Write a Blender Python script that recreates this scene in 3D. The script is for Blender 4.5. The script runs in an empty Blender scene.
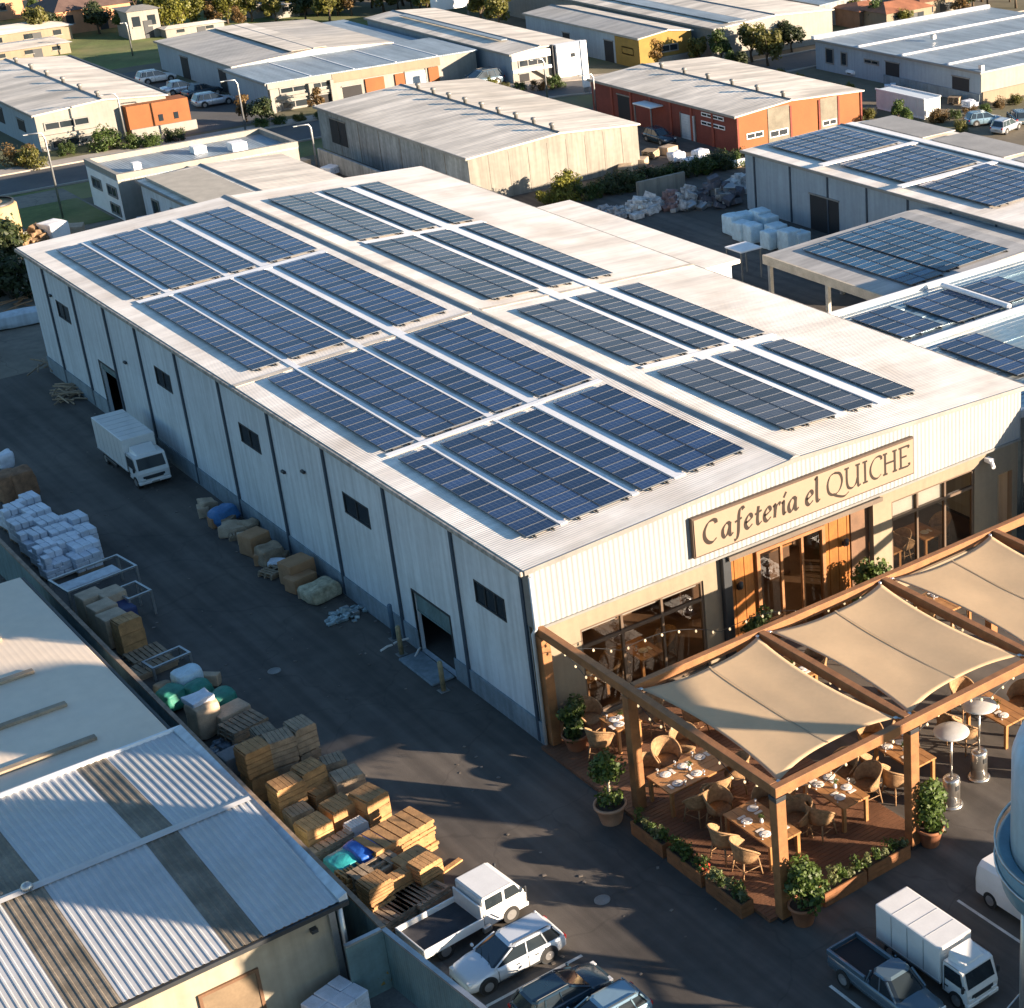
import bpy, bmesh, math, random
from mathutils import Vector, Matrix, noise
random.seed(7)
PI = math.pi
SC = bpy.context.scene
COL = SC.collection

# ------------------------------------------------------------------ camera
CAM = Vector((-26.762, -50.213, 36.032))
YAW, PIT, ROL = 0.718764, 0.442541, -0.021909
FPX, CX, CY = 1736.76, 884.8, 504.0
fw = Vector((math.sin(YAW)*math.cos(PIT), math.cos(YAW)*math.cos(PIT), -math.sin(PIT)))
rt0 = Vector((math.cos(YAW), -math.sin(YAW), 0)); up0 = rt0.cross(fw)
rt = rt0*math.cos(ROL) + up0*math.sin(ROL); up = -rt0*math.sin(ROL) + up0*math.cos(ROL)
def gp(x, y, z=0.0):
    "survey helper: the world point at height z seen at a photo pixel"
    d = fw + rt*((x-CX)/FPX) - up*((y-CY)/FPX)
    return CAM + d*((z-CAM.z)/d.z)
cd = bpy.data.cameras.new('camera'); cam = bpy.data.objects.new('camera', cd); COL.objects.link(cam)
cd.sensor_width = 36; cd.lens = FPX/1024*36; cd.shift_x = -(CX-512)/1024; cd.clip_start = 1; cd.clip_end = 3000
mw = Matrix((( rt.x, up.x, -fw.x, CAM.x), (rt.y, up.y, -fw.y, CAM.y), (rt.z, up.z, -fw.z, CAM.z), (0, 0, 0, 1)))
cam.matrix_world = mw
SC.camera = cam

# ------------------------------------------------------------------ light
EL, AZ = math.radians(12.0), math.radians(-53.0)      # sun stands front-right of the cafe
sd = Vector((math.cos(AZ)*math.cos(EL), math.sin(AZ)*math.cos(EL), math.sin(EL)))
sl = bpy.data.lights.new('sun', 'SUN'); sl.energy = 5.0; sl.angle = math.radians(0.55); sl.color = (1.0, 0.79, 0.59)
so = bpy.data.objects.new('sun', sl); COL.objects.link(so); so.rotation_euler = sd.to_track_quat('Z', 'Y').to_euler()
w = bpy.data.worlds.new('World'); SC.world = w; w.use_nodes = True
nt = w.node_tree; sky = nt.nodes.new('ShaderNodeTexSky'); sky.sky_type = 'NISHITA'; sky.sun_disc = False
sky.sun_elevation = EL; sky.sun_rotation = PI/2 - AZ; sky.air_density = 1.2; sky.dust_density = 0.6; sky.ozone_density = 3.0
bg = nt.nodes['Background']; tn = nt.nodes.new('ShaderNodeMix'); tn.data_type = 'RGBA'; tn.blend_type = 'MULTIPLY'; tn.inputs[0].default_value = 1; tn.inputs[7].default_value = (.90, 1.0, 1.08, 1)
nt.links.new(sky.outputs[0], tn.inputs[6]); nt.links.new(tn.outputs[2], bg.inputs[0]); bg.inputs[1].default_value = 0.062
SC.view_settings.view_transform = 'Standard'; SC.view_settings.look = 'None'
SC.view_settings.exposure = 1.83; SC.view_settings.gamma = 1.0

# ------------------------------------------------------------------ materials
MT = {}
def mat(name, col, rough=0.7, metal=0.0, var=0.18, scale=1.2, bump=0.0, bscale=14.0, rib=None, streak=0.0, rnd=0.0,
        emit=None, coords='obj', dirt=None, dirtscale=0.35, spec=None, ribd=0.4, runs=None, cracks=0.0, tracks=0.0):
    if name in MT: return MT[name]
    m = bpy.data.materials.new(name); m.use_nodes = True; MT[name] = m
    n = m.node_tree.nodes; l = m.node_tree.links; b = n['Principled BSDF']
    b.inputs['Roughness'].default_value = rough; b.inputs['Metallic'].default_value = metal
    if spec is not None: b.inputs['Specular IOR Level'].default_value = spec
    if emit:
        b.inputs['Emission Color'].default_value = (*emit[0], 1); b.inputs['Emission Strength'].default_value = emit[1]
    if coords == 'obj':
        tc = n.new('ShaderNodeTexCoord'); vec = tc.outputs['Object']
    else:
        tc = n.new('ShaderNodeNewGeometry'); vec = tc.outputs['Position']
    def noise_(s, det=5, v=vec):
        t = n.new('ShaderNodeTexNoise'); t.inputs['Scale'].default_value = s; t.inputs['Detail'].default_value = det
        l.new(v, t.inputs['Vector']); return t.outputs['Fac']
    def mul(a, c):
        q = n.new('ShaderNodeMix'); q.data_type = 'RGBA'; q.blend_type = 'MULTIPLY'; q.inputs[0].default_value = 1
        l.new(a, q.inputs[6]); l.new(c, q.inputs[7]); return q.outputs[2]
    def ramp(f, lo, hi, p0=0.3, p1=0.7):
        r = n.new('ShaderNodeMapRange'); r.inputs[1].default_value = p0; r.inputs[2].default_value = p1
        r.inputs[3].default_value = lo; r.inputs[4].default_value = hi; l.new(f, r.inputs[0]); return r.outputs[0]
    rgb = n.new('ShaderNodeRGB'); rgb.outputs[0].default_value = (*col, 1); cur = rgb.outputs[0]
    if var:
        cur = mul(cur, ramp(noise_(scale), 1-var, 1+var))
        cur = mul(cur, ramp(noise_(scale*9, 3), 1-var*0.5, 1+var*0.5))
    if streak:
        mp = n.new('ShaderNodeMapping'); mp.inputs['Scale'].default_value = (2.2, 2.2, 0.12); l.new(vec, mp.inputs[0])
        cur = mul(cur, ramp(noise_(1.6, 6, mp.outputs[0]), 1-streak, 1.0, 0.35, 0.6))
    if dirt:
        q = n.new('ShaderNodeMix'); q.data_type = 'RGBA'; l.new(ramp(noise_(dirtscale, 8), 0, dirt[1], 0.45, 0.68), q.inputs[0])
        l.new(cur, q.inputs[6]); q.inputs[7].default_value = (*dirt[0], 1); cur = q.outputs[2]
    if rnd:
        oi = n.new('ShaderNodeObjectInfo'); cur = mul(cur, ramp(oi.outputs['Random'], 1-rnd, 1+rnd, 0, 1))
    if runs:      # long marks down the fall of a roof: water stains, and painted rib shadow lines
        mp = n.new('ShaderNodeMapping'); mp.inputs['Scale'].default_value = runs[0]; l.new(vec, mp.inputs[0])
        cur = mul(cur, ramp(noise_(1.0, 7, mp.outputs[0]), 1-runs[1], 1.04, 0.36, 0.62))
        mp2 = n.new('ShaderNodeMapping'); mp2.inputs['Scale'].default_value = [q*5 for q in runs[0]]; l.new(vec, mp2.inputs[0])
        cur = mul(cur, ramp(noise_(1.0, 4, mp2.outputs[0]), 1-runs[1]*.6, 1.03, 0.3, 0.6))
    if cracks:    # thin wandering cracks and sealed joints
        mp = n.new('ShaderNodeMapping'); l.new(vec, mp.inputs[0]); ds = n.new('ShaderNodeTexNoise'); ds.inputs['Scale'].default_value = .6; l.new(vec, ds.inputs['Vector'])
        ad = n.new('ShaderNodeVectorMath'); ad.operation = 'MULTIPLY_ADD'; l.new(ds.outputs['Color'], ad.inputs[0]); ad.inputs[1].default_value = (2.2, 2.2, 0); l.new(vec, ad.inputs[2])
        vo = n.new('ShaderNodeTexVoronoi'); vo.feature = 'DISTANCE_TO_EDGE'; vo.inputs['Scale'].default_value = .17; l.new(ad.outputs[0], vo.inputs['Vector'])
        cur = mul(cur, ramp(vo.outputs['Distance'], 1-cracks, 1.0, 0.0, 0.012))
        cur = mul(cur, ramp(noise_(0.45, 2), 1-cracks*.8, 1.0, 0.26, 0.34)); cur = mul(cur, ramp(noise_(2.3, 2), 1-cracks*.5, 1.0, 0.24, 0.32))
    if tracks:
        mp = n.new('ShaderNodeMapping'); mp.inputs['Scale'].default_value = (1.3, .045, 1); l.new(vec, mp.inputs[0]); cur = mul(cur, ramp(noise_(1.0, 5, mp.outputs[0]), 1-tracks, 1+tracks*.5, .38, .62))
    l.new(cur, b.inputs['Base Color'])
    h = None
    if bump: h = noise_(bscale, 6)
    if rib:       # (axis, pitch) fine ribs that are pressed into the sheet
        sx = n.new('ShaderNodeSeparateXYZ'); l.new(vec, sx.inputs[0])
        k = n.new('ShaderNodeMath'); k.operation = 'MULTIPLY'; k.inputs[1].default_value = 2*PI/rib[1]; l.new(sx.outputs[rib[0]], k.inputs[0])
        s = n.new('ShaderNodeMath'); s.operation = 'SINE'; l.new(k.outputs[0], s.inputs[0])
        p = n.new('ShaderNodeMath'); p.operation = 'POWER'; p.inputs[1].default_value = 4; l.new(s.outputs[0], p.inputs[0])
        h2 = p.outputs[0]
        if h:
            a = n.new('ShaderNodeMath'); a.operation = 'ADD'; l.new(h, a.inputs[0]); l.new(h2, a.inputs[1]); h = a.outputs[0]
        else: h = h2
    if h is not None:
        bp = n.new('ShaderNodeBump'); bp.inputs['Strength'].default_value = bump if bump else ribd
        bp.inputs['Distance'].default_value = 0.04; l.new(h, bp.inputs['Height']); l.new(bp.outputs[0], b.inputs['Normal'])
    return m

def glass(name, col=(0.02, 0.03, 0.035), trans=0.6):
    "thin window glass: part see-through, part mirror"
    if name in MT: return MT[name]
    m = bpy.data.materials.new(name); m.use_nodes = True; MT[name] = m
    n = m.node_tree.nodes; l = m.node_tree.links; n.remove(n['Principled BSDF']); out = n['Material Output']
    t = n.new('ShaderNodeBsdfTransparent'); t.inputs[0].default_value = (trans, trans, trans*0.98, 1)
    g = n.new('ShaderNodeBsdfGlossy'); g.inputs['Roughness'].default_value = 0.03; g.inputs[0].default_value = (0.9, 0.95, 1, 1)
    f = n.new('ShaderNodeFresnel'); f.inputs[0].default_value = 1.5
    mx = n.new('ShaderNodeMixShader'); l.new(f.outputs[0], mx.inputs[0]); l.new(t.outputs[0], mx.inputs[1]); l.new(g.outputs[0], mx.inputs[2])
    l.new(mx.outputs[0], out.inputs[0]); return m

def cloth(name, col):
    m = mat(name, col, 0.9, var=0.07, scale=0.6, bump=0.15, bscale=40)
    n = m.node_tree.nodes; l = m.node_tree.links; b = n['Principled BSDF']
    t = n.new('ShaderNodeBsdfTranslucent'); t.inputs[0].default_value = (*[c*1.1 for c in col], 1)
    mx = n.new('ShaderNodeMixShader'); mx.inputs[0].default_value = 0.35
    l.new(b.outputs[0], mx.inputs[1]); l.new(t.outputs[0], mx.inputs[2]); l.new(mx.outputs[0], n['Material Output'].inputs[0])
    return m

def leafm(name, col, rnd=0.25):
    if name in MT: return MT[name]
    m = bpy.data.materials.new(name); m.use_nodes = True; MT[name] = m
    n = m.node_tree.nodes; l = m.node_tree.links; b = n['Principled BSDF']; b.inputs['Roughness'].default_value = 0.55
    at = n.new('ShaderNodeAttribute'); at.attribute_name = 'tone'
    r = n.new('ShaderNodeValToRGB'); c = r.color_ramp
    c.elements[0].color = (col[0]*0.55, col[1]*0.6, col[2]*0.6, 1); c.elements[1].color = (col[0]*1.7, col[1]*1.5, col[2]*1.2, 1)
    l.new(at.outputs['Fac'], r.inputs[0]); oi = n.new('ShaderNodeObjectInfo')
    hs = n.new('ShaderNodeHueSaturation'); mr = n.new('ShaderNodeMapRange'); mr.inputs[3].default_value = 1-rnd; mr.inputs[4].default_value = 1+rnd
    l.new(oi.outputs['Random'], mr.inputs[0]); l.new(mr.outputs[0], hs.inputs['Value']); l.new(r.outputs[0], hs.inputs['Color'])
    l.new(hs.outputs[0], b.inputs['Base Color'])
    t = n.new('ShaderNodeBsdfTranslucent'); l.new(hs.outputs[0], t.inputs[0])
    mx = n.new('ShaderNodeMixShader'); mx.inputs[0].default_value = 0.3
    l.new(b.outputs[0], mx.inputs[1]); l.new(t.outputs[0], mx.inputs[2]); l.new(mx.outputs[0], n['Material Output'].inputs[0])
    return m

# palette
asphalt = mat('asphalt', (0.084, 0.075, 0.066), 0.85, var=0.26, scale=0.16, cracks=.2, tracks=.3, bump=0.12, bscale=22, coords='w', dirt=((0.15, 0.125, 0.10), 0.5), dirtscale=0.12)
roadm = mat('road_asphalt', (0.085, 0.085, 0.085), 0.85, var=0.15, scale=0.3, coords='w', dirt=((0.13, 0.12, 0.10), 0.5))
concrete = mat('concrete_paving', (0.34, 0.31, 0.27), 0.9, var=0.15, scale=0.5, coords='w', bump=0.2)
soil = mat('dry_soil', (0.15, 0.125, 0.085), 0.95, var=0.25, scale=0.08, coords='w', dirt=((0.09, 0.11, 0.035), 0.9), dirtscale=0.05, bump=0.5, bscale=2)
grassm = mat('grass', (0.11, 0.14, 0.035), 0.95, var=0.3, scale=0.25, coords='w', dirt=((0.25, 0.22, 0.09), 0.8), dirtscale=0.15, bump=0.6, bscale=5)
paint = mat('road_paint', (0.62, 0.60, 0.55), 0.7, var=0.2, scale=2)
roof_cream = mat('cream_roof_sheet', (0.87, 0.82, 0.74), 0.55, var=0.07, scale=0.25, rib=(1, 0.30), dirt=((0.56, 0.48, 0.39), 0.6), dirtscale=0.3, ribd=0.35, runs=((.07, 1.3, 1), .13))
roof_white = mat('white_roof_flashing', (0.80, 0.80, 0.79), 0.5, var=0.08, scale=0.7)
roof_grey = mat('grey_roof_sheet', (0.50, 0.47, 0.42), 0.6, var=0.1, scale=0.2, runs=((.1, 1.0, 1), .25), rib=(0, 0.5), dirt=((0.62, 0.55, 0.44), 0.6), dirtscale=0.1)
roof_slate = mat('slate_blue_roof_sheet', (0.26, 0.32, 0.37), 0.5, var=0.12, scale=0.25, runs=((1.0, .1, 1), .25), rib=(0, 0.5))
wall_pale = mat('pale_grey_wall_panel', (0.56, 0.61, 0.64), 0.7, var=0.09, scale=0.35, streak=0.2)
wall_blue = mat('blue_grey_wall_panel', (0.28, 0.34, 0.39), 0.7, var=0.08, scale=0.35, streak=0.12)
plinthm = mat('plinth_concrete', (0.20, 0.25, 0.28), 0.85, var=0.18, scale=0.9, streak=0.2)
seamm = mat('dark_joint_strip', (0.035, 0.055, 0.08), 0.6, var=0.1)
clad = mat('ivory_ribbed_cladding', (0.275, 0.285, 0.29), 0.55, var=0.05, scale=0.6)
render_c = mat('cream_render', (0.24, 0.195, 0.135), 0.85, var=0.08, scale=0.5, streak=0.08, bump=0.1)
conc_wall = mat('tilt_up_concrete', (0.25, 0.235, 0.20), 0.85, var=0.14, scale=0.3, streak=0.25)
conc_dark = mat('stained_concrete', (0.30, 0.31, 0.30), 0.9, var=0.25, scale=0.3, streak=0.35)
brick = mat('red_brick_wall', (0.19, 0.045, 0.030), 0.85, var=0.15, scale=0.8, streak=0.1)
orange_wall = mat('orange_painted_wall', (0.23, 0.078, 0.022), 0.8, var=0.1, scale=0.7)
yellow_wall = mat('yellow_painted_wall', (0.24, 0.155, 0.03), 0.8, var=0.1)
white_wall = mat('white_painted_wall', (0.27, 0.26, 0.23), 0.8, var=0.1, scale=0.4, streak=0.1)
darkm = mat('dark_interior', (0.018, 0.018, 0.02), 0.8, var=0.1)
trim = mat('grey_metal_trim', (0.22, 0.22, 0.21), 0.5, 0.3, var=0.15)
trim_dark = mat('dark_metal_trim', (0.04, 0.045, 0.05), 0.5, 0.3, var=0.1)
steel = mat('galvanised_steel', (0.45, 0.46, 0.46), 0.4, 0.8, var=0.15)
inox = mat('brushed_steel', (0.66, 0.64, 0.60), 0.28, 0.95, var=0.08)
winglass = mat('dark_window_glass', (0.02, 0.028, 0.035), 0.08, 0.0, var=0.0, spec=0.9)
cafeglass = glass('cafe_window_glass')
timber = mat('stained_timber_beam', (0.26, 0.115, 0.042), 0.6, var=0.22, scale=2.5, bump=0.2, bscale=20, rnd=0.08)
timber_dark = mat('dark_stained_timber', (0.14, 0.075, 0.04), 0.65, var=0.2, scale=2)
cedar = mat('cedar_board_cladding', (0.25, 0.088, 0.014), 0.5, var=0.2, scale=2.0, rnd=0.15)
deckm = mat('deck_boards', (0.17, 0.08, 0.042), 0.6, var=0.25, scale=1.5, bump=0.2, rnd=0.12)
table_m = mat('oiled_oak', (0.36, 0.175, 0.065), 0.4, var=0.2, scale=3)
wicker = mat('wicker_weave', (0.32, 0.19, 0.09), 0.7, var=0.3, scale=9, bump=0.9, bscale=45)
wicker_d = mat('wicker_seat_weave', (0.27, 0.16, 0.075), 0.75, var=0.3, scale=12, bump=0.9, bscale=45)
sailm = cloth('sail_canvas', (0.70, 0.53, 0.33))
china = mat('white_china', (0.75, 0.74, 0.72), 0.25, var=0.03)
linen = mat('white_linen_napkin', (0.70, 0.66, 0.60), 0.85, var=0.06)
terracotta = mat('terracotta', (0.30, 0.12, 0.055), 0.8, var=0.15, scale=3)
soilpot = mat('potting_soil', (0.05, 0.035, 0.025), 0.95, var=0.3, scale=8)
planterm = mat('planter_timber', (0.20, 0.085, 0.032), 0.65, var=0.25, scale=3, rnd=0.1)
signm = mat('sign_board', (0.25, 0.185, 0.13), 0.6, var=0.05, scale=0.5)
signe = mat('sign_frame', (0.07, 0.045, 0.03), 0.5, var=0.1)
letterm = mat('sign_lettering', (0.014, 0.007, 0.004), 0.5, var=0.1)
pine = mat('pine_slats', (0.38, 0.21, 0.085), 0.8, var=0.28, scale=3, rnd=0.25, bump=0.3)
oldwood = mat('weathered_slats', (0.28, 0.21, 0.14), 0.85, var=0.3, scale=3, rnd=0.2, bump=0.3)
fencem = mat('teal_fence_sheet', (0.13, 0.21, 0.22), 0.6, var=0.2, scale=0.8, rib=(1, 0.25), streak=0.25)
fencetop = mat('rusty_fence_cap', (0.24, 0.18, 0.13), 0.8, var=0.3, scale=3)
wrapm = mat('white_pallet_wrap', (0.62, 0.66, 0.72), 0.45, var=0.15, scale=2.5, rnd=0.08, bump=0.6, bscale=6)
bagblue = mat('pale_blue_bulk_bag', (0.50, 0.64, 0.70), 0.7, var=0.15, scale=2.5, rnd=0.1, bump=0.6, bscale=5)
bark = mat('bark', (0.10, 0.075, 0.05), 0.9, var=0.3, scale=4)
leaf_olive = leafm('olive_leaves', (0.10, 0.105, 0.025))
leaf_green = leafm('green_leaves', (0.055, 0.095, 0.022))
leaf_dark = leafm('dark_leaves', (0.035, 0.055, 0.02))
leaf_pot = leafm('potted_leaves', (0.06, 0.105, 0.022), 0.12)
tyre = mat('tyre_rubber', (0.02, 0.02, 0.02), 0.85, var=0.1)
rim = mat('wheel_rim', (0.5, 0.5, 0.5), 0.35, 0.8, var=0.05)
def carpaint(name, col, metal=0.0, rough=0.25):
    m = mat(name, col, rough, metal, var=0.05, scale=2)
    m.node_tree.nodes['Principled BSDF'].inputs['Coat Weight'].default_value = 0.6
    return m
white_paint = carpaint('white_vehicle_paint', (0.72, 0.72, 0.70), rough=0.35)
silver_paint = carpaint('silver_vehicle_paint', (0.50, 0.54, 0.58), 0.35)
navy_paint = carpaint('dark_blue_vehicle_paint', (0.015, 0.035, 0.055))
blue_paint = carpaint('pale_blue_vehicle_paint', (0.22, 0.34, 0.42), 0.3)
slate_paint = carpaint('slate_vehicle_paint', (0.10, 0.15, 0.19), 0.3)
headl = mat('headlamp_lens', (0.7, 0.7, 0.68), 0.1, var=0)
taill = mat('tail_lamp_lens', (0.35, 0.02, 0.015), 0.2, var=0)
tankblue = mat('blue_tank_paint', (0.36, 0.52, 0.62), 0.45, var=0.12, scale=0.5, streak=0.15)
tankdark = mat('teal_tank_rim', (0.12, 0.24, 0.31), 0.5, var=0.15, scale=0.8)

# solar glass: dark cells with fine silver lines, drawn in the module's own frame
def solarmat(name, c0, line):
    m = bpy.data.materials.new(name); m.use_nodes = True; n = m.node_tree.nodes; l = m.node_tree.links; b = n['Principled BSDF']
    tc = n.new('ShaderNodeTexCoord'); br = n.new('ShaderNodeTexBrick'); br.offset = 0.0
    br.inputs['Scale'].default_value = 1; br.inputs['Brick Width'].default_value = 0.225; br.inputs['Row Height'].default_value = 0.215
    br.inputs['Mortar Size'].default_value = 0.006; br.inputs['Color1'].default_value = (*c0, 1)
    br.inputs['Color2'].default_value = (c0[0]*1.25, c0[1]*1.2, c0[2]*1.15, 1); br.inputs['Mortar'].default_value = (*line, 1)
    l.new(tc.outputs['Object'], br.inputs['Vector'])
    oi = n.new('ShaderNodeObjectInfo'); mr = n.new('ShaderNodeMapRange'); mr.inputs[3].default_value = 0.6; mr.inputs[4].default_value = 1.6
    l.new(oi.outputs['Random'], mr.inputs[0]); hs = n.new('ShaderNodeHueSaturation'); l.new(mr.outputs[0], hs.inputs['Value'])
    l.new(br.outputs['Color'], hs.inputs['Color']); l.new(hs.outputs[0], b.inputs['Base Color'])
    b.inputs['Roughness'].default_value = 0.22; b.inputs['Specular IOR Level'].default_value = 0.4
    return m
solar = solarmat('solar_cells', (0.016, 0.034, 0.085), (0.10, 0.13, 0.18))
solar_teal = solarmat('teal_solar_cells', (0.008, 0.042, 0.095), (0.10, 0.15, 0.20))
solar_grey = solarmat('greyish_solar_cells', (0.042, 0.048, 0.062), (0.12, 0.13, 0.15))
solar_frame = mat('aluminium_module_frame', (0.075, 0.095, 0.125), 0.5, 0.2, var=0.08)

# ------------------------------------------------------------------ mesh builder
class MB:
    def __init__(s): s.b = bmesh.new(); s.tone = None
    def box(s, x0, y0, z0, x1, y1, z1, mi=0, bev=0.0, rz=0.0, piv=None, seg=1):
        c = Vector(((x0+x1)/2, (y0+y1)/2, (z0+z1)/2)); r = bmesh.ops.create_cube(s.b, size=1.0)
        bmesh.ops.scale(s.b, vec=(abs(x1-x0), abs(y1-y0), abs(z1-z0)), verts=r['verts'])
        bmesh.ops.translate(s.b, vec=c, verts=r['verts'])
        fs = {f for v in r['verts'] for f in v.link_faces}; vs = r['verts']
        if bev:
            es = {e for v in vs for e in v.link_edges}
            q = bmesh.ops.bevel(s.b, geom=list(es), offset=bev, segments=seg, affect='EDGES', profile=0.7)
            vs = list({v for f in q['faces'] for v in f.verts}); fs = {f for v in vs for f in v.link_faces}
            vs = list({v for f in fs for v in f.verts})
        for f in fs: f.material_index = mi
        if rz:
            bmesh.ops.rotate(s.b, cent=piv or c, matrix=Matrix.Rotation(rz, 3, 'Z'), verts=vs)
        return vs
    def face(s, pts, mi=0):
        f = s.b.faces.new([s.b.verts.new(p) for p in pts]); f.material_index = mi; return f
    def prism(s, pts, vec, mi=0):
        "extrude a closed polygon (3D points) along vec"
        v = Vector(vec); a = [s.b.verts.new(p) for p in pts]; c = [s.b.verts.new(Vector(p)+v) for p in pts]; k = len(pts)
        fs = [s.b.faces.new(a[::-1]), s.b.faces.new(c)] + [s.b.faces.new((a[i], a[(i+1) % k], c[(i+1) % k], c[i])) for i in range(k)]
        for f in fs: f.material_index = mi
    def loft(s, rings, mi=0, cap=True, closed=True, smooth=False):
        R = [[s.b.verts.new(p) for p in r] for r in rings]; k = len(R[0]); fs = []
        for a, c in zip(R, R[1:]):
            for i in range(k if closed else k-1):
                fs.append(s.b.faces.new((a[i], a[(i+1) % k], c[(i+1) % k], c[i])))
        if smooth:
            for f in fs: f.smooth = True
        if cap: fs += [s.b.faces.new(R[0][::-1]), s.b.faces.new(R[-1])]
        for f in fs: f.material_index = mi
    def lathe(s, prof, c=(0, 0, 0), n=20, mi=0, cap=True):
        s.loft([[(c[0]+r*math.cos(2*PI*i/n), c[1]+r*math.sin(2*PI*i/n), c[2]+z) for i in range(n)] for r, z in prof], mi, cap, smooth=n > 8)
    def tube(s, pts, r, n=6, mi=0, r1=None):
        P = [Vector(p) for p in pts]; R = []
        for i, p in enumerate(P):
            t = (P[min(i+1, len(P)-1)] - P[max(i-1, 0)]).normalized(); a = t.orthogonal().normalized() if i == 0 else (a - t*a.dot(t)).normalized()
            bb = t.cross(a); rr = r if r1 is None else r + (r1-r)*i/(len(P)-1)
            R.append([p + a*rr*math.cos(2*PI*k/n) + bb*rr*math.sin(2*PI*k/n) for k in range(n)])
        s.loft(R, mi, True, smooth=n > 5)
    def cyl_y(s, c, r, wd, n=18, mi=0, axis='Y'):
        rings = []
        for t in (-wd/2, wd/2):
            rings.append([((c[0]+r*math.cos(2*PI*i/n)), c[1]+t, c[2]+r*math.sin(2*PI*i/n)) if axis == 'Y' else
                          (c[0]+t, c[1]+r*math.cos(2*PI*i/n), c[2]+r*math.sin(2*PI*i/n)) for i in range(n)])
        s.loft(rings, mi, True)
    def leaves(s, n, fn, size, mi=0):
        "n small leaf-clump quads; fn() gives (position, outward direction, tone)"
        if s.tone is None: s.tone = s.b.faces.layers.float.new('tone')
        for _ in range(n):
            p, d, t = fn(); nrm = (Vector(d).normalized() + Vector((random.uniform(-1, 1), random.uniform(-1, 1), random.uniform(-.6, 1)))*0.9).normalized()
            a = nrm.orthogonal().normalized(); a = Matrix.Rotation(random.uniform(0, 2*PI), 3, nrm) @ a; c = nrm.cross(a)
            q = size*random.uniform(0.55, 1.35); e = q*random.uniform(0.5, 0.9)
            vs = [s.b.verts.new(Vector(p)+v) for v in (a*q, c*e*0.8+a*q*0.1, -a*q, -c*e+a*q*0.15)]
            f = s.b.faces.new(vs); f.material_index = mi; f[s.tone] = max(0, min(1, t+random.uniform(-.3, .3)))
    def build(s, name, mats, parent=None, world=True, smooth=False, recalc=True):
        if recalc and s.b.faces: bmesh.ops.recalc_face_normals(s.b, faces=s.b.faces)
        me = bpy.data.meshes.new(name); s.b.to_mesh(me); s.b.free()
        for m in (mats if isinstance(mats, (list, tuple)) else [mats]): me.materials.append(m)
        if smooth:
            for p in me.polygons: p.use_smooth = True
        o = bpy.data.objects.new(name, me); COL.objects.link(o)
        if parent:
            o.parent = parent
            if world:
                q = parent; off = Vector((0, 0, 0))
                while q: off += q.location; q = q.parent
                me.transform(Matrix.Translation(-off))
        return o

def thing(name, label, cat, loc=(0, 0, 0), rz=0.0, group=None):
    o = bpy.data.objects.new(name, None); COL.objects.link(o); o.empty_display_size = 0.3
    o.location = loc; o.rotation_euler = (0, 0, rz); o['label'] = label; o['category'] = cat
    if group: o['group'] = group
    return o
def tag(o, label, cat, group=None):
    o['label'] = label; o['category'] = cat
    if group: o['group'] = group
    return o
def struct(o): o['kind'] = 'structure'; return o
def kids(o): return KIDS.get(o.name, [])
def recenter(o):
    "put a world-built single mesh's origin at its base"
    vs = [v.co for v in o.data.vertices]; x = (min(v.x for v in vs)+max(v.x for v in vs))/2; y = (min(v.y for v in vs)+max(v.y for v in vs))/2
    z = min(v.z for v in vs); o.data.transform(Matrix.Translation((-x, -y, -z))); o.location = (x, y, z); return o
def dup(root, loc, rz=0.0, label=None, group=None, sc=None):
    r = root.copy(); COL.objects.link(r); r.location = loc; r.rotation_euler = (0, 0, rz)
    if sc is not None: r.scale = (sc, sc, sc) if not isinstance(sc, tuple) else sc
    if label: r['label'] = label
    if group: r['group'] = group
    for ch in TREE.get(root, ()):
        c = ch.copy(); COL.objects.link(c); c.parent = r
        for g in TREE.get(ch, ()):
            d = g.copy(); COL.objects.link(d); d.parent = c
    return r
TREE = {}
def note(root):
    "remember a prototype's parts so that dup() can copy them"
    TREE[root] = [o for o in COL.objects if o.parent == root]
    for c in TREE[root]: TREE[c] = [o for o in COL.objects if o.parent == c]
    return root
# ================================================================== ground
W_, L_, H_, RX, RZ = 25.24, 55.2, 7.5, 12.25, 8.12
def sheet(name, x0, y0, x1, y1, z, m, th=0.0):
    b = MB(); b.face([(x0, y0, z), (x1, y0, z), (x1, y1, z), (x0, y1, z)]); return struct(b.build(name, m))
sheet('ground', -600, -300, 1500, 1800, -0.012, soil)
sheet('yard_pavement', -34, -60, 75, 92, -0.004, asphalt)
def ribbon(name, pts, wd, z, m, dz=0):
    b = MB(); L = []
    for i, p in enumerate(pts):
        a = Vector(pts[max(i-1, 0)]); c = Vector(pts[min(i+1, len(pts)-1)]); d = (c-a).normalized(); n = Vector((-d.y, d.x)); p = Vector(p); L.append((p+n*wd[0], p+n*wd[1]))
    for (a, c), (e, f) in zip(L, L[1:]):
        if dz: b.prism([(a.x, a.y, z), (c.x, c.y, z), (f.x, f.y, z), (e.x, e.y, z)], (0, 0, dz))
        else: b.face([(a.x, a.y, z), (c.x, c.y, z), (f.x, f.y, z), (e.x, e.y, z)])
    return struct(b.build(name, m))
RD = [(-150, 103), (55, 103), (64, 101.5), (74, 97), (84, 94.6), (120, 94.6), (400, 94.6)]
ribbon('road', RD, (-3.4, 3.4), 0.0, roadm); ribbon('pavement', RD[:5], (3.75, 5.6), .06, concrete); ribbon('kerb', RD, (3.4, 3.65), -.01, concrete, .13); ribbon('kerb', RD, (-3.65, -3.4), -.01, concrete, .13)
sheet('road_verge', -40, 94.0, 58, 99.2, 0.0, grassm)
sheet('car_park', 26.0, 109.7, 38.5, 143, 0.004, roadm)
sheet('grass_field', 10, 146, 70, 190, 0.0, grassm)
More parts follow.
